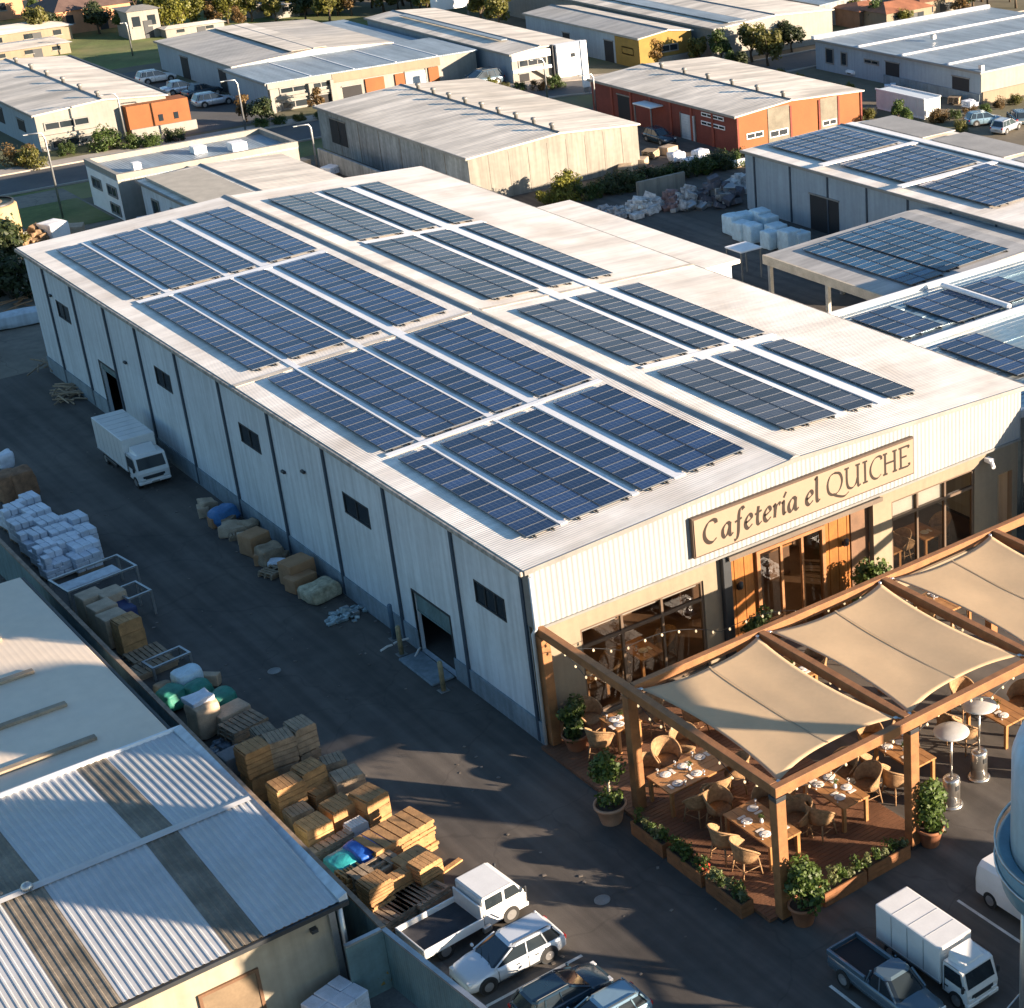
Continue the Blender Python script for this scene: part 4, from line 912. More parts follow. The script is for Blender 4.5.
def goods(kind, px, py, ztop, size, h, label, rz=0.0, m=None, group=None, z0=0.0, name=None, cat=None, **k):
    if kind == 'bag' and k.get('bev', 0) > .3 and 'green' not in label: k = dict(k, bev=.22, amp=k.get('amp', .05)*1.5)
    "stack one item so that its top centre stands at height ztop, seen at the surveyed pixel"
    p = gp(px, py, ztop); gidx[0] += 1; s = gidx[0]
    if kind == 'crate': b = crate_mb(size[0], size[1], h, seed=s, **k); mm = [m or pine, darkm]; nm, ct = 'wooden_crate', 'crate'
    elif kind == 'wrap': b = carton_mb(size[0], size[1], h, s); mm = [m or wrapm, oldwood]; nm, ct = 'wrapped_pallet', 'pallet load'
    elif kind == 'junk': b = rubble_mb(size[0], size[1], h, s); mm = [m, steel]; nm, ct = 'scrap_heap', 'scrap'
    elif kind == 'pallets': b = pallets_mb(size[0], size[1], max(1, int(round(h/.15))), seed=s); mm = [m or oldwood]; nm, ct = 'pallet_stack', 'pallets'
    else: b = lumpy(size[0], size[1], h, seed=s, **k); mm = [m or wrapm]; nm, ct = {'wrap': ('wrapped_pallet', 'pallet load'), 'bag': ('bulk_bag', 'bag'), 'tarp': ('tarpaulin_load', 'tarpaulin'), 'box': ('cardboard_box', 'box'), 'bale': ('bale', 'bale'), 'junk': ('scrap_heap', 'scrap')}[kind]
    if 'fence' in label or -12 < p.x < -9.5: p.x = max(p.x, -10.45+size[0]*.5)
    o = b.build(name or nm, mm); o.location = (p.x, p.y, ztop-h); o.rotation_euler = (0, 0, math.radians(rz)); tag(o, label, cat or ct, group); return o
def KX(a, c): return 180+a/4.655, 660+c/4.655
def KY(a, c): return 260+a/4.42, 780+c/4.42
def KZ(a, c): return a/4.096, 520+c/4.096
G1 = 'slatted crates stacked along the teal fence'
def crates(lst):
    for (fn, a, c, zt, w_, d_, h_, rz, m, lab) in lst:
        zt *= 1.1; h_ *= 1.1; w_ *= .88; x, y = fn(a, c); n = max(1, round(zt/h_))
        p = gp(x, y, zt); p.x = max(p.x, -10.35+w_*.5)
        for k in range(n):
            gidx[0] += 1; b = crate_mb(w_*random.uniform(.74, .86), d_*random.uniform(.66, .78), h_-.01, ns=random.choice([3, 4, 5]), nt=random.choice([4, 5, 6]), seed=gidx[0]); o = b.build('wooden_crate', [m, darkm]); o.location = (p.x+random.uniform(-.03, .03), p.y+random.uniform(-.03, .03), k*h_)
            o.rotation_euler = (0, 0, math.radians(rz+random.uniform(-3, 3))); tag(o, (lab if n == 1 else lab+(', upper one' if k == n-1 else (', lower one' if n == 2 or k == 0 else ', middle one'))), 'crate', G1)
crates([
 (KX, 338, 395, 2.0, 1.25, 1.1, 1.0, 4, pine, 'sunlit crate of the tall stack close to the shed roof'),
 (KX, 455, 350, 2.0, 1.2, 1.1, 1.0, -3, oldwood, 'grey crate of the tall stack in the middle of three'),
 (KX, 550, 290, 2.0, 1.1, 1.05, 1.0, 6, oldwood, 'grey crate of the tall stack nearest the open yard'),
 (KX, 385, 318, 1.5, 1.0, .9, .75, 0, oldwood, 'low grey crate behind the three tall stacks'),
 (KX, 488, 560, 1.7, 1.3, 1.05, .85, 3, pine, 'bright crate of the two-high stack before the tall ones'),
 (KX, 598, 490, 1.6, 1.2, 1.0, .8, 10, pine, 'bright crate of the stack in the middle row'),
 (KX, 645, 590, .95, 1.3, .9, .95, 12, pine, 'bright single crate before the middle row stack'),
 (KX, 708, 455, 1.1, 1.1, .9, 1.1, -8, oldwood, 'dull brown crate at the yard side of the row'),
 (KX, 775, 525, 1.2, 1.3, 1.1, 1.2, -5, oldwood, 'pale slatted crate on the yard side of the row'),
 (KX, 735, 660, 1.1, 1.3, 1.1, 1.1, 8, pine, 'wide bright crate in the centre of the heap'),
 (KX, 870, 615, 1.3, 1.3, 1.2, 1.3, 14, pine, 'big bright crate at the yard side above the tarpaulins'),
 (KX, 548, 690, 1.1, 1.1, .9, 1.1, 5, oldwood, 'small brown crate close to the fence'),
 (KX, 612, 750, 1.2, 1.2, 1.05, 1.2, 6, pine, 'orange lit crate close to the fence, above the teal tarpaulin'),
 (KX, 815, 755, .8, .9, .6, .8, 3, linen, 'small pale crate above the blue tarpaulin'),
 (KY, 668, 335, 1.0, 1.5, 1.0, 1.0, 8, pine, 'bright crate behind the long slatted stack'),
 (KY, 722, 352, 1.2, 1.1, .9, .6, 8, pine, 'bright crate at the outer corner of the heap'),
 (KY, 612, 412, 1.0, 1.1, .45, 1.0, 8, pine, 'thin upright crate left of the outer corner'),
 (KY, 500, 440, 1.3, 1.2, 1.0, .65, 8, pine, 'crate of the near stack by the fence end'),
 (KZ, 510, 400, 1.5, 1.3, 1.0, 1.5, 8, pine, 'lone bright orange slatted crate among grey frames'),
])
goods('pallets', *KY(590, 215), 1.2, (2.4, 1.3), 1.2, 'long slatted pallet stack with a striped top at the yard side of the heap', 10, pine)
goods('pallets', *KY(560, 570), .6, (1.4, 1.2), .6, 'grey pallet stack nearest the fence corner', 12)
goods('pallets', *KY(640, 520), .6, (1.2, 1.2), .6, 'grey pallet stack in the middle of the near row', 10)
goods('pallets', *KY(715, 485), .6, (1.3, 1.3), .6, 'grey pallet stack closest to the white flatbed truck', 14)
goods('pallets', *KY(500, 375), 1.05, (1.7, .8), 1.05, 'brown pallet stack just below the blue tarpaulin', 8)
goods('pallets', *KY(400, 400), .9, (.8, .8), .9, 'short pallet stack below the teal tarpaulin', 8, pine)
goods('pallets', *KY(310, 270), .8, (1.6, .45), .75, 'narrow pallet stack above the teal tarpaulin', 8)
goods('pallets', *KX(290, 285), .9, (1.5, 1.1), .9, 'grey pallet stack below the tan boxes', 10)
goods('pallets', *KZ(620, 590), .3, (1.8, 1.0), .3, 'flat grey pallets lying beyond the green bags', 8)
goods('pallets', *KZ(600, 540), .3, (1.5, 1.1), .3, 'flat brown pallets in front of the orange crate', 4)
b = MB(); b.box(-1.2, -.1, 0, 1.2, .1, .06); o = b.build('plank', pine); p = gp(*KY(770, 430), .05); o.location = (p.x, p.y, .01); o.rotation_euler = (0, 0, .25); tag(o, 'loose pale plank sticking out beside the grey pallets', 'plank')
teal_t = mat('teal_tarpaulin', (.03, .30, .32), .4, var=.15, scale=3, bump=.6, bscale=5); blue_t = mat('blue_tarpaulin', (.02, .10, .42), .35, var=.2, scale=3, bump=.6, bscale=5)
green_t = mat('green_sack', (.03, .20, .15), .6, var=.2, scale=3, bump=.6, bscale=6); card = mat('brown_cardboard', (.36, .20, .10), .85, var=.15, scale=2)
tanm = mat('tan_wrapped_load', (.42, .32, .22), .7, var=.2, scale=2, bump=.4, bscale=5); bluewrap = mat('light_blue_sheet', (.20, .42, .58), .4, var=.1)
goods('tarp', *KY(372, 330), 1.0, (1.25, 1.15), 1.0, 'load under a teal tarpaulin beside the fence', 8, teal_t, amp=.05, bev=.3)
goods('tarp', *KY(478, 268), 1.15, (1.5, 1.3), 1.15, 'load under a bright blue tarpaulin in the crate heap', 8, blue_t, amp=.05, bev=.3)
goods('tarp', *KY(525, 320), .95, (.7, .6), .95, 'small light blue sheet tucked against the blue tarpaulin', 20, bluewrap, amp=.03, bev=.3)
for a, c, l, s in [(700, 690, 'round green sack nearest the fence', 1.15), (805, 668, 'round green sack in the middle of three', 1.1), (900, 705, 'round green sack nearest the open yard', 1.1)]:
    goods('bag', *KZ(a, c), .9, (s, s*.95), .9, l, 20, green_t, amp=.1, bev=.42, group='round green sacks')
goods('bag', *KZ(760, 612), 1.0, (1.1, .9), 1.0, 'white bag with a greenish tinge behind the green sacks', 8, bagblue, amp=.07, bev=.25)
goods('bag', *KZ(850, 632), .5, (.9, .4), .5, 'tan roll beyond the green sacks', -45, tanm, amp=.04)
goods('bag', *KZ(665, 665), .6, (.7, .6), .6, 'small grey-green sack at the fence before the green ones', 10, oldwood, amp=.06, bev=.35)
goods('bag', *KZ(820, 740), 1.5, (1.1, 1.0), 1.5, 'tall bulk bag with white top and tan body beside the fence', 10, tanm, amp=.08, bev=.3)
goods('bag', *KZ(812, 722), 1.62, (.95, .8), .25, 'white cover lying on the tall tan bulk bag', 10, wrapm, amp=.05, bev=.4, name='bag_cover', cat='cover')
goods('box', *KZ(940, 770), .9, (1.3, .85), .9, 'tan cardboard box right of the tall bulk bag', 10, tanm, amp=.02, bev=.05)
goods('junk', *KZ(905, 895), .5, (1.4, 1.0), .5, 'heap of dark scrap with bluish bits beside the fence', 10, mat('dark_scrap', (.12, .15, .18), .7, var=.6, scale=5))
goods('box', *KX(240, 430), .8, (.9, .8), .8, 'dark grey box between the fence and the first tall crates', 6, mat('grey_box', (.2, .2, .2), .8), amp=.02, bev=.06)
# tan boxes and frames north of the crates
for a, c, l in [(365, 300, 'tan cardboard box at the back left of the box row'), (415, 345, 'tan cardboard box second in the row behind the orange crate'), (455, 385, 'tan cardboard box directly behind the orange crate'), (450, 290, 'tan cardboard box at the back right beside the blue sheet')]:
    goods('box', *KZ(a, c), 1.4, (1.0, .9), 1.35, l, 8, tanm, amp=.02, bev=.06, group='tan boxes by the fence')
goods('box', *KZ(490, 340), 1.0, (.7, 1.6), .9, 'dark blue sheeted box beside the tan boxes', 8, mat('navy_sheet', (.03, .05, .14), .5), amp=.03, bev=.1)
def rack(a, c, wx, wy, h, lab, slab_=None, m=steel):
    p = gp(*KZ(a, c), h); t = thing('metal_rack', lab, 'rack', (p.x, p.y, 0), math.radians(8), 'metal frames standing along the fence')
    for sx in (-1, 1):
        for sy in (-1, 1): b = MB(); b.box(sx*wx/2-.05, sy*wy/2-.05, 0, sx*wx/2+.05, sy*wy/2+.05, h-.08); b.build('upright', m, t, world=False)
    b = MB()
    for s in (-1, 1): b.box(-wx/2-.05, s*wy/2-.05, h-.079, wx/2+.05, s*wy/2+.05, h); b.box(s*wx/2-.05, -wy/2+.051, h-.079, s*wx/2+.05, wy/2-.051, h)
    b.build('top_frame', m, t, world=False)
    if slab_: b = MB(); b.box(-wx/2+.1, -.45, h-.3, wx/2-.5, .35, h-.12, bev=.03); b.build('tray', slab_, t, world=False)
rack(380, 215, 3.1, 1.7, 1.3, 'long grey metal rack with a white tray beyond the tan boxes', wall_pale, steel)
rack(540, 285, 1.0, 1.3, 1.2, 'small grey metal frame right of the dark blue sheet', None, steel)
rack(680, 560, 1.6, .8, .6, 'low grey frame beyond the green sacks', None, steel)
# white wrapped pallets
KP = lambda a, c: (a/4.655, 360+c/4.655)
W = [(118, 632, 'first'), (165, 688, 'second'), (215, 735, 'third'), (270, 775, 'fourth'), (303, 825, 'fifth')]
for i, (a, c, o_) in enumerate(W): goods('wrap', *KP(a, c), 1.15, (1.05, 1.0), 1.1, f'white wrapped pallet load, {o_} from the far end of the middle row', 6, wrapm, group='white wrapped pallet loads')
for i, (a, c, o_) in enumerate([(45, 680, 'first'), (95, 740, 'second'), (145, 800, 'third'), (195, 850, 'fourth'), (235, 895, 'fifth')]): goods('wrap', *KP(a, c), 1.15, (1.05, 1.0), 1.1, f'white wrapped pallet load, {o_} from the far end of the row by the fence', 6, wrapm, group='white wrapped pallet loads')
for i, (a, c, o_) in enumerate([(330, 725, 'first'), (370, 782, 'second'), (385, 845, 'third'), (385, 893, 'fourth')]): goods('wrap', *KP(a, c), 1.1 if i < 3 else .9, (1.2, 1.0), 1.05 if i < 3 else .85, f'white wrapped pallet load, {o_} from the far end of the short row by the yard', 6, wrapm, group='white wrapped pallet loads')
goods('wrap', *KP(250, 935), .8, (1.2, .8), .75, 'low white wrapped load standing before the grey rack', 8, wrapm)
for a, c, l in [(25, 525, 'brown bale at the left photo edge'), (85, 510, 'brown bale right of its twin at the left photo edge')]: goods('bale', *KP(a, c), 1.5, (1.2, 1.1), 1.5, l, 8, mat('brown_bale', (.24, .13, .07), .9, var=.35, scale=3, bump=.6), amp=.08, bev=.22, group='brown bales')
goods('bag', *KP(12, 435), 1.6, (.8, .7), .8, 'white sack lying beyond the brown bales at the left edge', 8, wrapm, amp=.08, bev=.35)
# low stuff along the warehouse wall
KW = lambda a, c: (180+a/4.267, 460+c/4.267)
wg = 'goods dumped along the warehouse wall'
for kind, a, c, zt, sz, h, rz, m, lab, kw in [
 ('bag', 112, 170, .7, (.8, .7), .7, 0, tanm, 'small tan sack at the far end of the wall-side row', dict(amp=.1, bev=.35)),
 ('tarp', 178, 205, .8, (1.3, 1.0), .8, 20, mat('mid_blue_tarpaulin', (.05, .17, .38), .5, var=.2, bump=.5), 'blue tarpaulin bundle against the warehouse wall', dict(amp=.13, bev=.35)),
 ('bag', 230, 275, .5, (1.3, .8), .5, -30, tanm, 'flat pale sacks right after the blue bundle', dict(amp=.12, bev=.35)),
 ('bag', 292, 262, .6, (.8, .7), .6, 20, oldwood, 'greyish sack leaning on the joint of the wall', dict(amp=.08, bev=.35)),
 ('box', 312, 310, 1.0, (1.1, 1.0), 1.0, 12, card, 'brown cardboard box after the pale sacks', dict(amp=.03, bev=.06)),
 ('bag', 378, 372, .8, (1.1, .9), .8, 10, oldwood, 'grey-brown sack between two brown boxes', dict(amp=.09, bev=.35)),
 ('bag', 415, 430, .4, (.8, .45), .4, -50, wrapm, 'small pale sack lying in front of the second box', dict(amp=.07, bev=.35)),
 ('box', 492, 425, 1.1, (1.3, 1.0), 1.1, 10, card, 'large open cardboard box against the wall', dict(amp=.03, bev=.06)),
 ('box', 510, 488, .7, (1.2, .8), .7, 12, card, 'lower cardboard box in front of the large one', dict(amp=.03, bev=.06)),
 ('bag', 592, 530, .7, (1.5, 1.1), .7, 12, mat('speckled_sack', (.42, .38, .26), .9, var=.4, scale=4, bump=.5), 'rounded speckled sack at the near end of the box row', dict(amp=.08, bev=.42)),
 ('junk', 715, 635, .35, (1.9, 1.3), .35, 5, mat('silver_scrap', (.30, .38, .40), .5, .4, var=.5, scale=5), 'crumpled silvery sheet heap near the roller door', dict(amp=.28, bev=.35))]:
    goods(kind, *KW(a, c), zt, sz, h, lab, rz, m, group=None, **kw)
r6 = random.Random(6)
for i, (a, c, l) in enumerate([(95, 195, 'open carton at the far end of the wall-side goods'), (150, 240, 'small carton in front of the blue bundle'), (205, 245, 'squashed carton between the blue bundle and the pale sacks'), (262, 315, 'small carton in front of the brown box'), (335, 355, 'carton wedged between the brown box and the grey-brown sack'),
        (345, 395, 'little carton at the outer side of the grey-brown sack'), (440, 395, 'carton behind the large open cardboard box'), (455, 480, 'small carton left of the lower cardboard box'), (555, 480, 'carton between the boxes and the speckled sack'), (530, 545, 'small carton in front of the speckled sack')]):
    q = r6.uniform(.45, .7); goods('box', *KW(a, c), q*.8, (q, q*.8), q*.8, l, r6.uniform(0, 90), r6.choice([card, tanm, oldwood]), amp=.015, bev=.04)
goods('pallets', *KW(400, 460), .3, (1.1, .9), .3, 'flat pallet beside the small pale sack along the wall', 20); goods('pallets', *KW(250, 300), .3, (1.0, .9), .3, 'flat pallet under the pale sacks along the wall', -15)
KF = lambda a, c: (a/5.04, 220+c/5.04)
def branches(px, py, n, L, lab, m):
    p = gp(px, py, .1); r = random.Random(n); b = MB()
    for k in range(n):
        a = r.uniform(0, PI); c = Vector((r.uniform(-.8, .8), r.uniform(-1.2, 1.2), .06+.06*(k % 6))); d = Vector((math.cos(a), math.sin(a), r.uniform(-.03, .12)))*L*r.uniform(.3, .6)
        b.tube([c-d, c+d*.2+Vector((0, 0, .04)), c+d], .05, 5)
    o = b.build('timber_scraps', m); o.location = (p.x, p.y, .05); o['kind'] = 'stuff'; tag(o, lab, 'scrap timber')
branches(*KF(350, 880), 30, 1.4, 'tangle of weathered scrap timber at the far end of the side wall', oldwood)
branches(*KF(235, 740), 8, 1.6, 'few leaning sticks at the far corner of the warehouse', oldwood)
branches(28, 305, 7, 3.0, 'flat scrap timber behind the far corner of the warehouse', card)
branches(413, 650, 3, .8, 'bits of scrap wood before the roller door', linen)
goods('tarp', 25, 310, .9, (4.5, 1.4), .9, 'long grey-white roll lying behind the far warehouse corner', -8, wall_pale, amp=.1, bev=.4, name='sheet_roll', cat='roll')
def bollard(x, y, h, m, lab):
    t = thing('bollard', lab, 'bollard', (x, y, 0), 0, 'bollards at the roller door'); b = MB(); b.lathe([(.10, 0), (.10, h), (.07, h+.05), (0, h+.06)], (x, y, 0), 14); b.build('tube', m, t)
    b = MB(); b.box(x-.2, y-.2, 0, x+.2, y+.2, .03, bev=.01); b.build('base_plate', trim, t)
yel = mat('faded_yellow_paint', (.30, .25, .14), .7, var=.3, scale=4)
bollard(-.75, 10.1, 1.3, yel, 'faded yellow bollard at the far side of the roller door'); bollard(-.9, 6.3, 1.3, yel, 'faded yellow bollard at the near side of the roller door')
bollard(-.35, 11.5, 1.6, mat('dull_blue_paint', (.08, .14, .2), .7), 'dull blue bollard against the wall left of the roller door')
# gap yard by the corrugated shed
goods('wrap', 334, 996, .9, (1.5, 1.3), .9, 'crinkled white covered load under the cream end wall of the shed', 15, wrapm)
goods('bag', 353, 978, .5, (.4, .4), .5, 'small white bag by the foot of the downpipe', 15, wrapm, amp=.05, bev=.3)
t = thing('bush', 'straggly yellowish bush in the corner of the small fenced yard', 'bush', (*gp(383, 978)[:2], 0))
p = gp(383, 978); b = MB(); shrub_leaves(b, tuple(p), .75, 1.0, 900, .09, 77); b.build('foliage', leafm('dry_leaves', (.20, .14, .04)), t, recalc=False)
b = MB(); b.tube([p, p+Vector((.1, .1, .7))], .04, 5); b.build('stem', bark, t)
sheet('shed_side_soil', -13.5, -16, -9.0, -7.7, .004, mat('dusty_concrete', (.16, .15, .14), .9, var=.3, scale=1, coords='w'))

r7 = random.Random(17); b = MB()
for k in range(240):
    x, y = (r7.uniform(-10.5, -.3), r7.uniform(-14, 45)) if k % 3 else (r7.choice([-10.6, -.25])+r7.uniform(-.3, .3), r7.uniform(-8, 52)); s_ = r7.uniform(.02, .07)
    b.box(x-s_, y-s_*r7.uniform(.4, 1), 0, x+s_, y+s_*r7.uniform(.4, 1), s_*.4, rz=r7.uniform(0, 3))
o = b.build('litter', mat('litter_bits', (.15, .13, .11), .9, var=.5, scale=.9, coords='w')); o['kind'] = 'stuff'; tag(o, 'scattered scraps and grit on the yard asphalt along the fence and wall', 'litter')
for x, y, l in [(-5.2, 12.5, 'round iron manhole cover in the middle of the shaded yard'), (-3.6, -9.2, 'round iron manhole cover on the sunlit asphalt before the planters')]:
    b = MB(); b.lathe([(.27, 0), (.27, .012), (.23, .014), (.21, .008), (0, .008)], (x, y, .001), 24, cap=False); tag(recenter(b.build('manhole_cover', trim)), l, 'manhole cover')
# ================================================================== vehicles (built facing +x, centred, wheels on z=0)
def wheels(t, xs, yw, r, wd=.2, dual=False):
    for x in xs:
        for s in (-1, 1):
            b = MB(); b.cyl_y((x, s*(yw-wd/2), r), r, wd, 22); o = b.build('wheel', tyre, t, world=False)
            b = MB(); b.cyl_y((x, s*(yw-wd/2)+s*.012, r), r*.6, wd, 16); b.cyl_y((x, s*(yw-wd/2)+s*.02, r), r*.16, wd, 8); b.build('rim', rim, o, world=False)
def section_loft(b, st, mi=0):
    "st: (x, half width, z_sill, z_shoulder, crown)"
    rings = []
    for x, w_, zb, zs, cr_ in st:
        rings.append([(x, -w_*.86, zb), (x, -w_*.98, zb+.10), (x, -w_, zb+(zs-zb)*.55), (x, -w_*.96, zs-.05), (x, -w_*.86, zs), (x, -w_*.4, zs+cr_), (x, w_*.4, zs+cr_), (x, w_*.86, zs), (x, w_*.96, zs-.05), (x, w_, zb+(zs-zb)*.55), (x, w_*.98, zb+.10), (x, w_*.86, zb)])
    b.loft(rings, mi, True)
    for f in b.b.faces: f.smooth = True
def frust(b, lo, hi, mi=0):
    "lo/hi: (x0,x1,half width,z) rounded in plan"
    def ring(x0, x1, w_, z, k=.16):
        c = [(x0+k, -w_), (x1-k, -w_), (x1, -w_+k), (x1, w_-k), (x1-k, w_), (x0+k, w_), (x0, w_-k), (x0, -w_+k)]
        return [(x, y, z) for x, y in c]
    b.loft([ring(*lo), ring(*hi)], mi, True)
def car(name, label, cat, x, y, deg, paint_, L=3.9, W=1.62, H=1.25, kind='wagon', sc=1.0, group=None):
    t = thing(name, label, cat, (x, y, 0), math.radians(deg), group); w_ = W/2; r = .29
    b = MB(); section_loft(b, [(-L/2, w_*.80, .30, .62, .01), (-L/2+.06, w_*.92, .22, .74, .02), (-L/2+.35, w_*.99, .18, .80, .02), (-L*.1, w_, .17, .80, .02), (L*.18, w_, .17, .79, .03), (L*.30, w_*.99, .18, .76, .05), (L/2-.30, w_*.95, .2, .66, .05), (L/2-.08, w_*.86, .24, .56, .03), (L/2, w_*.70, .30, .46, .01)])
    b.build('body', paint_, t, world=False)
    xr = -L/2+.12 if kind == 'wagon' else -L/2+.75
    b = MB(); frust(b, (xr, L*.24, w_*.90, .78), (xr+.28, L*.02, w_*.72, H-.03)); b.build('windows', winglass, t, world=False)
    b = MB(); frust(b, (xr+.24, L*.035, w_*.74, H-.045), (xr+.34, L*.0, w_*.66, H+.012)); b.build('roof', paint_, t, world=False)
    b = MB()
    for s in (-1, 1):
        for (a0, a1) in (((L*.225, .80), (L*.02, H-.03)), ((xr+.06, .80), (xr+.30, H-.03)), ((-L*.10, .80), (-L*.11, H-.03)), ((-L*.30, .80), (-L*.27, H-.03))):
            b.tube([(a0[0], s*w_*.895, a0[1]), (a1[0], s*w_*.728, a1[1])], .032, 5)
    b.build('pillars', paint_, t, world=False)
    for s in (-1, 1):
        b = MB(); b.box(L/2-.28, s*w_*.70-.13, .50, L/2-.07, s*w_*.70+.13, .62, bev=.03); b.build('headlight', headl, t, world=False)
        b = MB(); b.box(-L/2-.005, s*w_*.78-.09, .55, -L/2+.1, s*w_*.78+.09, .72, bev=.02); b.build('tail_light', taill, t, world=False)
        b = MB(); b.box(L*.2, s*(w_+.08)-.07, .80, L*.2+.1, s*(w_+.08)+.07, .91, bev=.03); b.build('mirror', paint_, t, world=False)
        if kind == 'wagon': b = MB(); b.tube([(xr+.4, s*w_*.62, H+.01), (xr+.45, s*w_*.62, H+.05), (0, s*w_*.62, H+.05), (.02, s*w_*.62, H)], .018, 5); b.build('roof_rail', trim_dark, t, world=False)
    b = MB(); b.box(L/2-.05, -.35, .30, L/2+.005, .35, .42, bev=.01); b.build('grille', trim_dark, t, world=False)
    for s in (-1, 1):
        b = MB()
        for q in (L*.20, -L*.10, -L*.27): b.box(q-.008, s*w_-.012, .26, q+.008, s*w_+.003, .72)
        b.box(-L*.3+.3, s*w_-.012, .20, L*.31-.3, s*w_+.006, .25); b.build('door_gap', trim_dark, t, world=False)
        for q in (.02, -L*.18): b = MB(); b.box(q-.07, s*w_, .60, q+.07, s*(w_+.02), .63); b.build('door_handle', trim_dark, t, world=False)
        for q in (-L*.30, L*.31): b = MB(); b.cyl_y((q, s*(w_-.1), .31), .355, .212, 22); b.build('wheel_arch', trim_dark, t, world=False)
    b = MB(); b.tube([(L*.235, -.1, .82), (L*.17, -.55, .90)], .01, 4); b.tube([(L*.235, .4, .82), (L*.17, -.05, .90)], .01, 4); b.build('wiper', trim_dark, t, world=False)
    b = MB(); b.box(L/2-.004, -.2, .22, L/2+.012, .2, .30); b.build('number_plate', white_wall, t, world=False)
    b = MB(); b.box(-L/2-.012, -.2, .42, -L/2+.02, .2, .52); b.build('number_plate', white_wall, t, world=False)
    wheels(t, (-L*.30, L*.31), w_+.01, r, .19)
    t.scale = (sc, sc, sc); return t
def cab_mb(b, x0, x1, w_, z0, zw, z1, rake=.22, mi=0):
    P = [(x0, z0), (x1, z0), (x1+.04, zw-.18), (x1-.02, zw), (x1-rake, z1-.06), (x1-rake-.15, z1), (x0+.05, z1), (x0, z1-.06)]
    b.loft([[(x, -w_*.97, z) for x, z in P], [(x, -w_, z) for x, z in P], [(x, w_, z) for x, z in P], [(x, w_*.97, z) for x, z in P]], mi)
def cab_glass(t, x0, x1, w_, zw, z1, rake, nwin=1):
    b = MB(); e = .012
    b.face([(x1-.02+e, -w_*.86, zw+.02), (x1-.02+e, w_*.86, zw+.02), (x1-rake+e+.01, w_*.82, z1-.10), (x1-rake+e+.01, -w_*.82, z1-.10)]); b.build('windscreen', winglass, t, world=False)
    for s in (-1, 1):
        for k in range(nwin):
            a = x0+.12+(x1-.12-x0)*k/nwin; c = x0+.04+(x1-.2-x0)*(k+1)/nwin
            b = MB(); b.face([(a, s*(w_+.006), zw), (c, s*(w_+.006), zw), (c-(rake*.6 if k == nwin-1 else 0), s*(w_+.006), z1-.12), (a, s*(w_+.006), z1-.12)]); b.build('side_window', winglass, t, world=False)
        b = MB(); b.box(x1-.1, s*(w_+.1)-.05, zw-.02, x1-.02, s*(w_+.1)+.05, zw+.22, bev=.02); b.box(x1-.08, s*w_, zw+.06, x1-.05, s*(w_+.1), zw+.10); b.build('mirror', trim_dark, t, world=False)
def lamps(t, xf, w_, z, xr, zr_):
    for s in (-1, 1):
        b = MB(); b.box(xf-.04, s*w_*.72-.12, z, xf+.02, s*w_*.72+.12, z+.12, bev=.02); b.build('headlight', headl, t, world=False)
        b = MB(); b.box(xr-.02, s*w_*.75-.1, zr_, xr+.02, s*w_*.75+.1, zr_+.09); b.build('tail_light', taill, t, world=False)
